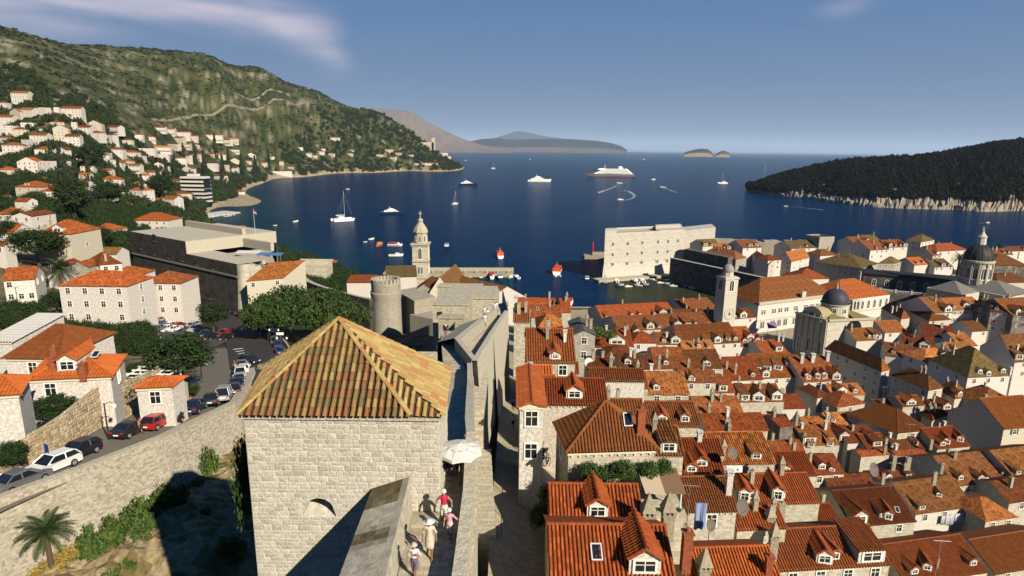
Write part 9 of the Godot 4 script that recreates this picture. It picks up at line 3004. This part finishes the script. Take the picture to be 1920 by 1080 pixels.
	var h2_ := thing("upper_harbour_wall", "short dark wall climbing from the harbour wall to the sea fort", "wall", v3(104.6,0,-372.2))
	m = MB.new()
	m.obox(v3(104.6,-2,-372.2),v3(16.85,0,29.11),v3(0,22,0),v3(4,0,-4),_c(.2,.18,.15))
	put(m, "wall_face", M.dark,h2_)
	var sw := thing("sea_wall", "pale ruinous sea wall behind the seaside roofs", "wall", v3(142,0,-437.1))
	var sp := [v3(142,17,-437.1),v3(172.2,17,-431.6),v3(200,18,-427),v3(215.8,20,-414.5)]
	m = MB.new()
	for i in 3:
		for k in 6:
			var p: Vector3 = (sp[i] as Vector3).lerp(sp[i+1],k/6.0); var q: Vector3 = (sp[i] as Vector3).lerp(sp[i+1],(k+1)/6.0)
			m.obox(v3(p.x,-2,p.z),v3(q.x - p.x,0,q.z - p.z),v3(0,p.y+2+rng.randf_range(-.8,.8),0),v3(0,0,-4),jit(_c(.34,.30,.24),.1))
	put(m, "masonry", M.rubble,sw)
	var mo := thing("mole", "short stone mole beside the sea fort", "mole", v3(52.89,0,-446.7))
	m = MB.new()
	m.obox(v3(52.89,-3,-446.7),v3(24.84,0,0),v3(0,5.5,0),v3(0,0,-9),_c(.3,.26,.2))
	m.obox(v3(58.89,2.5,-449.7),v3(16.84,0,0),v3(0,2.2,0),v3(0,0,-3),_c(.34,.3,.24))
	put(m, "masonry", M.rubble,mo)
	var bc := thing("red_beacon", "slim red harbour beacon on the mole", "beacon", v3(59.31,2.5,-450.7))
	m = MB.new()
	m.lathe(bc.position,[Vector2(1.1,0),Vector2(1.0,.6),Vector2(.55,1.0),Vector2(.4,7.5),Vector2(.8,7.6),Vector2(.8,8.0),Vector2(.5,8.1),Vector2(.5,9.4),Vector2(.0,10.2)],12,_c(.45,.02,.03))
	put(m, "column", M.paint,bc)

func landmarks() -> void:
	
	var o := v3(85.4,0,-239.9)
	var yw := deg_to_rad(18.0)
	var t := thing("clock_tower", "white clock tower with a small grey dome and a round dial", "clock tower", o)
	var W := 5.83
	var wc := _c(.62,.58,.48)
	var m := MB.new()
	m.box(o,v3(W,30.08,W),wc,yw)
	put(m, "shaft", M.plaster,t)
	m = MB.new()
	m.box(o+v3(0,29.22,0),v3(W+.7,.5,W+.7),wc,yw)
	m.box(o+v3(0,22.79,0),v3(W+.25,.3,W+.25),wc,yw)
	put(m, "cornice", M.plaster,t)
	m = MB.new()
	var y0 := 29.65; var y1 := 31.99
	m.lathe(o,[Vector2(W*.38,y0),Vector2(W*.38,y1),Vector2(W*.43,y1+.1)],8,wc,PI/8+yw)
	put(m, "drum", M.plaster,t)
	m = MB.new()
	var pr := []
	for i in 9: pr.append(Vector2(cos(i*PI/16)*W*.40,y1+sin(i*PI/16)*W*.52))
	m.lathe(o,pr,20,_c(.30,.29,.26))
	put(m, "dome", M.lead,t,Vector3.INF,true)
	m = MB.new()
	m.lathe(o,[Vector2(.3,y1+W*.5),Vector2(.35,y1+W*.5+.5),Vector2(.06,y1+W*.5+.9),Vector2(.0,y1+W*.5+1.8)],8,_c(.2,.2,.18))
	put(m, "finial", M.metal,t)
	for s in [0,1,3]:
		var an: float = yw+s*PI/2
		var n := v3(sin(an),0,cos(an))
		window(t,o+n*(W/2+.02)+v3(0,24.51,0),n,1.9,3.4, "", true)
	var n0 := v3(sin(yw),0,cos(yw)); var x0 := v3(cos(yw),0,-sin(yw))
	var cc := o+n0*(W/2)+v3(0,15.19,0)
	m = MB.new()
	for i in 28:
		var a := TAU*i/28; var b := TAU*(i+1)/28
		var pa := x0*cos(a)+Vector3.UP*sin(a); var pb := x0*cos(b)+Vector3.UP*sin(b)
		m.quad(cc+pa*W*.40+n0*.16,cc+pb*W*.40+n0*.16,cc+pb*W*.34+n0*.16,cc+pa*W*.34+n0*.16,_c(.5,.47,.4))
		m.quad(cc+pa*W*.40,cc+pb*W*.40,cc+pb*W*.40+n0*.16,cc+pa*W*.40+n0*.16,_c(.5,.47,.4))
		m.tri(cc+n0*.05,cc+pa*W*.34+n0*.05,cc+pb*W*.34+n0*.05,_c(.6,.57,.48))
		m.tri(cc+n0*.09,cc+pa*W*.1+n0*.09,cc+pb*W*.1+n0*.09,_c(.25,.22,.08))
	var dn := put(m, "clock_dial", M.plaster,t)
	m = MB.new()
	m.obox(cc+n0*.12 - x0*.06,x0*.12,v3(0,W*.24,0),n0*.05,_c(.03,.03,.03))
	m.obox(cc+n0*.12 - v3(0,.06,0),x0*W*.17,v3(0,.12,0),n0*.05,_c(.03,.03,.03))
	put(m, "clock_hands", M.black,dn,o)
	h = house("white_palace", "long white palace with paired arched windows and a hipped brown roof", "", 103.7,-252,145.4,-270.6,95.5,-270.3,15.31,2, "hu", 9,0,8,0,[0,0,0,0])
	var FL := v3(103.7,15.31,-252); var FR := v3(145.4,15.31,-270.6)
	var dd := (FR - FL); var nn := dd.normalized().cross(Vector3.UP).normalized()
	for f in [[-4.6,1.0,2.0,0],[-10.6,1.05,2.5,1]]:
		for u in [.07,.2,.28,.36,.48,.61,.69,.77,.9]:
			for s in [-.62,.62]: window(h,FL+dd*u+dd.normalized()*s+v3(0,f[0],0)+nn*.02,nn,f[1],f[2], "", f[3] == 1)
	m = MB.new()
	m.obox(FL - nn*.4,dd,v3(0,1.1,0),nn*.9,_c(.55,.5,.4))
	m.obox(FL+v3(0,-7.0,0),dd,v3(0,.25,0),nn*.3,_c(.6,.55,.45))
	m.obox(FL+dd*.53 - nn*.2+v3(0,1.1,0),dd.normalized()*2.4,v3(0,2.6,0),nn*.8,_c(.6,.55,.45))
	put(m, "parapet", M.plaster,h)
	for i in 9:
		m = MB.new()
		var p := FL+dd*(.08+i*.1) - nn*2.6+v3(0,2.0,0)
		m.obox(p,dd.normalized()*.9,v3(0,.8,0) - nn*1.0,v3(0,.1,0)+nn*.1,_c(.4,.42,.45))
		put(m, "skylight", M.glass,h)
	h = house("gothic_palace", "palace with pointed gothic windows and a bright orange roof beside the dome", "", 146.3,-266.6,175.6,-279.6,137.4,-286.7,14.31,2, "hu", 6.5,0,4,0,[0,0,0,0])
	FL = v3(146.3,14.31,-266.6); FR = v3(175.6,14.31,-279.6)
	dd = (FR - FL); nn = dd.normalized().cross(Vector3.UP).normalized()
	for i in 8: window(h,FL+dd*((i+.5)/8)+v3(0,-5.4,0)+nn*.02,nn,1.5,3.0, "", true)
	m = MB.new()
	m.obox(FL+v3(0,-6.3,0),dd,v3(0,.3,0),nn*.3,_c(.6,.55,.45))
	put(m, "string_course", M.plaster,h)
	h = house("palace_rear_wing", "orange pyramid roof rising behind the two palaces", "", 138.4,-292,154.4,-295,135.4,-304,18.31,2, "p", 4.5,0,4,0,[0,0,0,0])
	o = v3(114.4,2,-215.4)
	t = thing("domed_church", "baroque church with a dark blue dome and a shaded carved front", "church", o)
	var K := v3(114.4,18.95,-215.4)
	var U := v3(.98,0,-.2); var V := v3(-.48,0,-.88)
	var BL := K+V*13.0; var R := K+U*19.0
	wc = _c(.52,.48,.39)
	m = MB.new()
	for q in [[K,R],[BL,K],[R,R+V*13.0]]: m.quad(q[0] - v3(0,16,0),q[1] - v3(0,16,0),q[1],q[0],wc)
	m.quad(K,R,R+V*13.0,BL,_c(.25,.19,.08))
	put(m, "nave", M.ashlar,t)
	var nl := V.cross(Vector3.UP).normalized()*-1.0
	if nl.dot(U) > 0: nl = -nl
	m = MB.new()
	m.obox(K+nl*.5 - v3(0,.4,0),BL - K,v3(0,.8,0),nl*.6,wc); m.obox(K - V*.5 - v3(0,.4,0),R - K,v3(0,.8,0),V*.6,wc)
	for i in 6:
		m.obox(K+V*(.2+i*2.4) - v3(0,15,0),V*.8,v3(0,14.6,0),nl*.5,wc)
		m.lathe(K+V*(.6+i*2.4)+nl*.3+v3(0,.4,0),[Vector2(.18,0),Vector2(.3,.5),Vector2(.15,1.0),Vector2(.0,1.4)],6,wc)
	put(m, "pilaster", M.plaster,t)
	m = MB.new()
	var gc := K+V*6.5
	for i in 12:
		var p := cos(PI*i/12)*4.2; var q := cos(PI*(i+1)/12)*4.2
		var yp := sin(PI*i/12)*3.8; var yq := sin(PI*(i+1)/12)*3.8
		m.quad(gc+V*p,gc+V*q,gc+V*q+v3(0,yq,0),gc+V*p+v3(0,yp,0),wc)
		m.quad(gc+V*p+v3(0,yp,0),gc+V*q+v3(0,yq,0),gc+V*q+v3(0,yq,0)+U*11.0,gc+V*p+v3(0,yp,0)+U*11.0,_c(.42,.36,.2))
	put(m, "barrel_gable", M.plaster,t)
	m = MB.new()
	for i in 10:
		m.tri(gc+nl*.06+v3(0,-1.0,0),gc+nl*.06+V*cos(PI*i/10)*2.4+v3(0,-1.0+sin(PI*i/10)*2.6,0),gc+nl*.06+V*cos(PI*(i+1)/10)*2.4+v3(0,-1.0+sin(PI*(i+1)/10)*2.6,0),Color.WHITE)
	put(m, "lunette_window", M.pane,t)
	for u in [2.5,6.5,10.5]: window(t,K+V*u+nl*.05 - v3(0,13.5,0),nl,1.6,4.0, "", true)
	var nr := U.cross(Vector3.UP).normalized()
	m = MB.new()
	for i in 10: m.tri(K+U*11.0+nr*.06 - v3(0,3.5,0),K+U*(11.0+cos(PI*i/10)*3.2)+nr*.06+v3(0,-3.5+sin(PI*i/10)*3.2,0),K+U*(11.0+cos(PI*(i+1)/10)*3.2)+nr*.06+v3(0,-3.5+sin(PI*(i+1)/10)*3.2,0),Color.WHITE)
	put(m, "lunette_window", M.pane,t)
	m = MB.new()
	var dc := K+U*9.0+V*6.5
	for q in [[K+U*.5+V*.5,K+U*8.0+V*.5],[K+U*11.5+V*.5,R+V*.5],[R+V*.5,R+V*12.5]]: m.tri(q[0]+v3(0,.1,0),q[1]+v3(0,.1,0),dc+v3(0,4.0,0),_c(.26,.20,.08))
	put(m, "moss_roof", M.rock,t)
	m = MB.new()
	var Rd := 4.7
	m.lathe(dc,[Vector2(Rd*1.02,0),Vector2(Rd*1.0,4.4),Vector2(Rd*1.08,4.6),Vector2(Rd*1.08,5.0)],24,_c(.6,.56,.46))
	put(m, "drum", M.plaster,t)
	for i in 8: window(t,dc+v3(sin(i*PI/4+.3),0,cos(i*PI/4+.3))*(Rd*1.02)+v3(0,1.8,0),v3(sin(i*PI/4+.3),0,cos(i*PI/4+.3)),1.2,1.6)
	m = MB.new()
	var pr2 := []
	for i in 11: pr2.append(Vector2(cos(i*PI/20)*Rd,5.0+sin(i*PI/20)*Rd*1.12))
	m.lathe(dc,pr2,32,_c(.055,.06,.075))
	put(m, "dome", M.lead,t,Vector3.INF,true)
	m = MB.new()
	m.lathe(dc,[Vector2(.5,5.0+Rd*1.1),Vector2(.4,6.0+Rd*1.1),Vector2(.0,7.6+Rd*1.1)],8,_c(.4,.38,.3))
	put(m, "finial", M.stone,t)
	m = MB.new()
	var bf := R - U*3.0+V*6.0
	m.obox(bf,U*3.4,v3(0,2.0,0),V*1.2,_c(.62,.58,.5))
	for k in 3: m.obox(bf+U*k*1.4+v3(0,2.0,0),U*.6,v3(0,3.0,0),V*1.2,_c(.62,.58,.5))
	m.obox(bf - U*.2+v3(0,5.0,0),U*3.8,v3(0,.6,0),V*1.4,_c(.62,.58,.5))
	put(m, "belfry", M.plaster,t)
	var aw := thing("awning", "violet grey cafe awning in front of the church", "awning", v3(107.1,5,-244.5))
	m = MB.new()
	m.quad(aw.position+v3(-2,2.6,1),aw.position+v3(2,2.6,.4),aw.position+v3(2.6,4.2,-3),aw.position+v3(-1.4,4.2,-2.4),_c(.22,.17,.24))
	put(m, "canvas", M.cloth,aw)
	m = MB.new()
	for s in [-1.9,1.9]: m.tube(aw.position+v3(s,-2,.8),aw.position+v3(s,2.7,.8),.06,.06,5,_c(.3,.3,.3))
	put(m, "frame", M.metal,aw)
	o = v3(210.8,0,-276)
	t = thing("cathedral", "grey roofed cathedral with a tall dark dome, lantern and cross", "cathedral", o)
	var Rr := 5.8
	wc = _c(.50,.46,.38)
	m = MB.new()
	m.lathe(o,[Vector2(Rr,19.81),Vector2(Rr,30.18),Vector2(Rr*1.1,30.91),Vector2(Rr*1.1,31.65),Vector2(Rr*.98,31.89)],24,wc)
	for i in 12: m.obox(o+v3(sin(i*TAU/12)*Rr,21.05,cos(i*TAU/12)*Rr),v3(cos(i*TAU/12),0,-sin(i*TAU/12))*.7,v3(0,9.37,0),v3(sin(i*TAU/12),0,cos(i*TAU/12))*.5,wc)
	put(m, "drum", M.plaster,t)
	for i in 12:
		var an := (i+.5)*TAU/12+.1
		window(t,o+v3(sin(an),0,cos(an))*(Rr*1.0)+v3(0,23.53,0),v3(sin(an),0,cos(an)),1.7,4.0, "", true)
	m = MB.new()
	var pr3 := []
	for i in 11: pr3.append(Vector2(maxf(cos(i*PI/20)*Rr,1.6),31.89+sin(i*PI/20)*7.04))
	m.lathe(o,pr3,32,_c(.05,.048,.045))
	for i in 16:
		for k in 9:
			var an := TAU*i/16
			var p := v3(sin(an)*pr3[k].x,pr3[k].y,cos(an)*pr3[k].x); var q := v3(sin(an)*pr3[k+1].x,pr3[k+1].y,cos(an)*pr3[k+1].x)
			m.tube(o+p,o+q,.16,.14,4,_c(.07,.068,.06),false)
	put(m, "dome", M.lead,t,Vector3.INF,false)
	m = MB.new()
	m.lathe(o,[Vector2(1.9,38.69),Vector2(1.7,41.83),Vector2(2.1,42.07),Vector2(1.2,43.03),Vector2(.35,44.46)],8,_c(.6,.57,.5))
	put(m, "lantern", M.plaster,t)
	m = MB.new()
	m.lathe(o,[Vector2(.3,43.99),Vector2(.6,44.94),Vector2(.1,45.42),Vector2(.08,46.85)],8,_c(.5,.48,.42))
	m.box(o+v3(0,45.9,0),v3(1.3,.2,.2),_c(.5,.48,.42))
	put(m, "cross", M.stone,t)
	var gr := _c(.20,.185,.17)
	var ye := 19.31
	for q in [[-15.0,8.0,11.0,16.0],[5.0,6.0,22.0,17.0]]:
		m = MB.new()
		var p: Vector3 = o+v3(q[0],0,q[1])
		m.box(p+v3(0,.5,0) - v3(0,.5,0),v3(q[2],ye,q[3]),wc,.5)
		put(m, "transept", M.ashlar,t)
		m = MB.new()
		m.lathe(p,[Vector2((q[2]+q[3])*.37,ye),Vector2((q[2]+q[3])*.02,ye+4.2)],4,gr,PI/4 - .5)
		put(m, "lead_roof", M.lead,t)
		for k in 4:
			var an: float = .5+k*PI/2
			window(t,p+v3(sin(an),0,cos(an))*((q[3] if k % 2 == 0 else q[2])/2+.04)+v3(0,ye - 7.5,0),v3(sin(an),0,cos(an)),2.6,4.6, "", true)
	m = MB.new()
	m.box(o+v3(0,0,0),v3(16,ye+.5,16),wc,.5)
	put(m, "crossing", M.ashlar,t)
	t = thing("terrace_palace", "shaded palace with a black roof and a pale balustraded roof terrace", "palace", v3(181.6,0,-280))
	var ta := v3(181.6,0,-280)
	m = MB.new()
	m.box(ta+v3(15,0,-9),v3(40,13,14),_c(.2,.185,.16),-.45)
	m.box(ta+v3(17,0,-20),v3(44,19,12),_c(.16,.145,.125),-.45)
	put(m, "wall", M.dark,t)
	m = MB.new()
	m.box(ta+v3(17,19,-20),v3(45,.8,13),_c(.02,.02,.022),-.45)
	put(m, "roof", M.plain,t)
	var bx := v3(cos(-.45),0,-sin(-.45)); var bz := v3(sin(-.45),0,cos(-.45))
	m = MB.new()
	for i in 5: m.box(ta+v3(15,13,-9)+bx*(-18.0+i*6.5)+bz*6.4,v3(.8,1.8,.8),_c(.6,.57,.52),-.45)
	for i in 40: m.box(ta+v3(15,13,-9)+bx*(-18.0+i*.65)+bz*6.4,v3(.22,1.0,.22),_c(.55,.52,.48),-.45)
	m.box(ta+v3(15,14.0,-9)+bx*-5.0+bz*6.4,v3(26.5,.25,.6),_c(.6,.57,.52),-.45)
	put(m, "balustrade", M.plaster,t)
	for i in 6: window(t,ta+v3(17,13.6,-20)+bx*(-17.0+i*5.5)+bz*6.06,bz,1.6,2.6, "", true)
	for i in 6: window(t,ta+v3(15,6.5,-9)+bx*(-15.0+i*5.5)+bz*7.06,bz,1.3,2.2)
	palm("tall palm like tree crown left of the cathedral dome", 248.5,12,-339,4.8,9)
	palm("dark palm crown right of the cathedral dome", 288.4,14,-364.1,5.1,9)

func bay() -> void:
	var o := v3(-401.2,6.39,-781.1)
	var t := thing("striped_hotel", "modern white hotel with dark balcony bands above the bathing beach", "hotel", o)
	var W := 30.87
	var H := 4.92
	var m := MB.new()
	m.box(o+v3(0,-4,-9),v3(W*.98,H*6.0+6,14),_c(.03,.03,.035),-.12)
	put(m, "glazed_core", M.pane,t)
	for i in 7:
		m = MB.new()
		m.box(o+v3(0,2.0+i*H,-8),v3(W*(1.0 - .01*i),H*.48,18),_c(.72,.68,.62),-.12)
		put(m, "balcony_slab", M.plaster,t)
	m = MB.new()
	m.box(o+v3(-2,2.0+6.5*H,-9),v3(W*.4,3,8),_c(.72,.7,.66),-.12)
	put(m, "roof_hut", M.plaster,t)
	for i in 4:
		m = MB.new()
		m.box(o+v3(0,4.0+i*H,-8),v3(W*1.02,.3,18.4),_c(.5,.48,.44),-.12)
		put(m, "rail", M.plain,t)
	var bt := thing("bathing_terrace", "pale concrete bathing terrace with loungers at the bay edge", "terrace", v3(-342.8,0,-673))
	var bm := MB.new()
	bm.obox(v3(-342.8,-3,-669),v3(17.61,0,-69.4),v3(0,4.4,0),v3(-26,0,-14),_c(.55,.52,.47))
	put(bm, "slab", M.stone,bt)
	var lg := []
	for i in 60: lg.append(Transform3D(Basis().scaled(v3(.8,.4,2.0)),v3(rng.randf_range(-14,30),1.7,rng.randf_range(-34,-4))))
	many(BoxMesh.new(), "loungers", flat(_c(.6,.62,.68)),bt,lg)
	var c := v3(-337.8,70.4,-2489.3)
	var v := thing("castle_villa", "white castle like villa with a square tower on the wooded headland", "villa", c)
	var cm := MB.new()
	cm.box(c,v3(50.36,31.18,16),_c(.62,.57,.46))
	put(cm, "wall", M.plaster,v)
	cm = MB.new()
	cm.box(c+v3(23.08,0,2),v3(12.59,47.96,12),_c(.62,.57,.46))
	put(cm, "tower", M.plaster,v)
	for i in 6: window(v,c+v3(-23.08+i*7.55,14.39,8.1),v3(0,0,1),3.5,5.0)

func boats() -> void:
	boat("cruise", "cruise_ship", "white cruise ship with a grey hull and stacked decks in the open bay", "ship", 298.8,-1946.3,3.19,1.09)
	boat("yacht", "motor_yacht", "long white motor yacht left of the cruise ship", "yacht", 66.4,-1568.5,.1,1.59)
	boat("dark_yacht", "motor_yacht", "dark hulled motor yacht nearest the headland", "yacht", -99.2,-1380.5,.14,1.13)
	boat("dark_yacht", "motor_yacht", "dark hulled white topped yacht in the inner bay", "yacht", -146,-753.9,.24,.78)
	boat("catamaran", "sailing_catamaran", "two masted looking white catamaran anchored in the inner bay", "catamaran", -185,-672.2,.61,1.7)
	boat("catamaran", "sailing_catamaran", "white catamaran with a tall bare mast off the wooded island", "catamaran", 528.8,-1580.6,3.49,1.62)
	boat("sail", "sailing_boat", "small sailing boat with a mast in the middle of the bay", "sailing boat", -82.8,-893.5,1.05,.99)
	boat("sail", "sailing_boat", "sailing boat showing its mast behind the island point", "sailing boat", 718.7,-1791.1,2.97,2.21)
	boat("sail", "sailing_boat", "tiny sailing boat far beyond the dark yacht", "sailing boat", -82.7,-2594.5,.35,1.34)
	boat("motor", "motorboat", "speeding motorboat with a curling wake below the cruise ship", "motorboat", 173.6,-1007.3,3.32,1.32)
	boat("motor", "motorboat", "small motorboat just under the cruise ship", "motorboat", 257.9,-1522.6,3.05,1.95)
	boat("motor", "motorboat", "speedboat right of the cruise ship", "motorboat", 325.7,-1364.1,2.88,1.96)
	boat("motor", "motorboat", "tiny motorboat between cruise ship and speedboat", "motorboat", 389.8,-1743.8,.35,1.78)
	boat("motor", "motorboat", "motorboat trailing a long wake before the wooded island", "motorboat", 404.6,-921.8,3,.8)
	boat("motor", "motorboat", "motorboat near the dome lantern", "motorboat", 557.7,-725.8,.17,.72)
	boat("motor", "motorboat", "far white speck boat left of the headland", "motorboat", -327.3,-4310.1,.17,1.85)
	boat("motor", "motorboat", "far white speck boat in the open bay", "motorboat", 134.7,-5102.7,.17,2.19)
	boat("motor", "motorboat", "far white speck boat at the right of the open bay", "motorboat", 1214.4,-5884.2,.17,2.52)
	boat("dinghy", "dinghy", "pale buoy like dinghy off the headland shore", "dinghy", -315.9,-1191.6,.52,1.76)
	boat("tender", "tender_boat", "orange tender in mid harbour approach", "tender", -9.75,-451.7,1.75,1.49)
	boat("tender", "tender_boat", "orange tender leaving a white wake by the sea fort", "tender", 29.31,-393.3,1.4,1.54)
	boat("excursion", "tour_boat", "long red and white tour boat left of the bell tower", "tour boat", -95.8,-499.7,.09,1.02)
	boat("motor", "motorboat", "white cabin cruiser below the red tour boat", "motorboat", -86,-451.2,.14,1.35)
	boat("wooden", "wooden_boat", "orange wooden boat left of the tour boats", "wooden boat", -108.3,-498.8,1.4,1.66)
	boat("dinghy", "dinghy", "small rowing boat farthest left of the tour boats", "dinghy", -124.6,-518.3,.35,.84)
	boat("dinghy", "dinghy", "second small rowing boat near the tour boats", "dinghy", -122.8,-534.3,1.05,1.63)
	boat("dark_motor", "motorboat", "blue hulled motorboat right of the bell tower", "motorboat", -53,-494.5,1.57,1.38)
	boat("dark_motor", "motorboat", "small dark launch before the sea fort quay", "motorboat", 46.27,-372.5,1.4,.97)
	boat("wooden", "wooden_boat", "long brown boat at the sea bastion", "wooden boat", -125.4,-422.1,.1,1.17)
	boat("motor", "motorboat", "white motorboat in the lazaret cove", "motorboat", -314.6,-639.3,.35,1.03)
	boat("dinghy", "dinghy", "swimmer raft dinghy in the turquoise water", "dinghy", -240.5,-623.4,.17,.96)
	boat("dinghy", "dinghy", "thin kayak like dinghy in the turquoise water", "dinghy", -231.1,-657.4,1.22,1.9)
	boat("excursion", "tour_boat", "white ferry with red stripe moored at the breakwater, left", "tour boat", -12.71,-377.2,1.66,.99)
	boat("dark_motor", "motorboat", "dark launch moored at the breakwater beside the ferries", "motorboat", -7.3,-372.7,1.66,1.22)
	boat("motor", "motorboat", "small boat moored at the breakwater end, left", "motorboat", -.74,-377.9,1.05,.83)
	boat("motor", "motorboat", "small boat moored at the breakwater end, right", "motorboat", 2.91,-376.5,1.92,1.01)
	boat("excursion", "tour_boat", "white ferry alongside the quay behind the orange roofs", "tour boat", 29.9,-310,1.4,1.02)
	boat("dark_motor", "motorboat", "moored launch at the left end of the fort quay", "motorboat", 55.63,-362.1,2.97,.58,GROUP_12)
	boat("dark_motor", "motorboat", "dark canopied launch in the harbour, left of centre", "motorboat", 63.7,-355.2,3.32,.71,GROUP_12)
	boat("motor", "motorboat", "white motorboat beside the dark canopied launch", "motorboat", 68.2,-354,3.49,.62,GROUP_12)
	boat("motor", "motorboat", "small white boat near the quay steps", "motorboat", 63.7,-368.7,1.57,.99,GROUP_12)
	boat("motor", "motorboat", "white boat against the quay, middle", "motorboat", 75.3,-367.8,1.75,1.08,GROUP_12)
	boat("motor", "motorboat", "second white boat against the quay, middle", "motorboat", 79.5,-369.6,1.66,1.09,GROUP_12)
	boat("motor", "motorboat", "white motorboat in the centre of the basin", "motorboat", 74.8,-357.2,2.79,.63,GROUP_12)
	boat("dark_motor", "motorboat", "navy motorboat right of the basin centre", "motorboat", 79.3,-357.5,3.05,.63,GROUP_12)
	boat("motor", "motorboat", "white boat under the fort corner", "motorboat", 87.2,-373.2,2.62,.67,GROUP_12)
	boat("motor", "motorboat", "white boat in the right hand raft of boats, front left", "motorboat", 89.7,-365.5,3.32,.57,GROUP_12)
	boat("dark_motor", "motorboat", "navy boat in the right hand raft of boats", "motorboat", 92.5,-361.1,3.14,.57,GROUP_12)
	boat("motor", "motorboat", "long white boat in the raft under the wall", "motorboat", 96.8,-372.1,2.97,.71,GROUP_12)
	boat("motor", "motorboat", "white boat in the raft, middle", "motorboat", 98.2,-366,2.88,.63,GROUP_12)
	boat("motor", "motorboat", "white boat in the raft, farther row", "motorboat", 102,-370.8,2.79,.65,GROUP_12)
	boat("motor", "motorboat", "white boat in the raft, nearest row", "motorboat", 95.2,-356.9,3.05,.63,GROUP_12)
	boat("motor", "motorboat", "white boat in the raft, right side", "motorboat", 102.9,-363.2,2.79,.6,GROUP_12)
	boat("motor", "motorboat", "white boat at the right end of the raft", "motorboat", 104.6,-358.8,2.62,.64,GROUP_12)
	boat("dark_motor", "motorboat", "dark hulled boat at the right end of the raft", "motorboat", 101.2,-354.3,3.05,.49,GROUP_12)
	boat("motor", "motorboat", "last white boat beside the orange arsenal roof", "motorboat", 105.1,-351.6,2.44,.61,GROUP_12)
	wake([Vector2(177,997.1),Vector2(190.8,1020.7),Vector2(204.7,1057.1),Vector2(218.9,1121.9),Vector2(226.5,1193.6),Vector2(225.3,1256.4)],1.5,7)
	wake([Vector2(328.3,1345.6),Vector2(320.7,1273.4),Vector2(316.1,1208.7)],1.0,4)
	wake([Vector2(408.8,922.3),Vector2(419,906.3),Vector2(429.6,882.9),Vector2(435.1,867.7)],.8,3.5)
	wake([Vector2(29.41,389.8),Vector2(29.03,379.6)],3.5,4.5)
	wake([Vector2(65.9,1555.4),Vector2(36.39,1541.1),Vector2(16.59,1531.6)],.8,4)
	wake([Vector2(551.5,722.5),Vector2(542,718.9)],.8,2)
	wake([Vector2(253.8,1498),Vector2(215.3,1343.1),Vector2(157.7,1167.3)],.8,7)
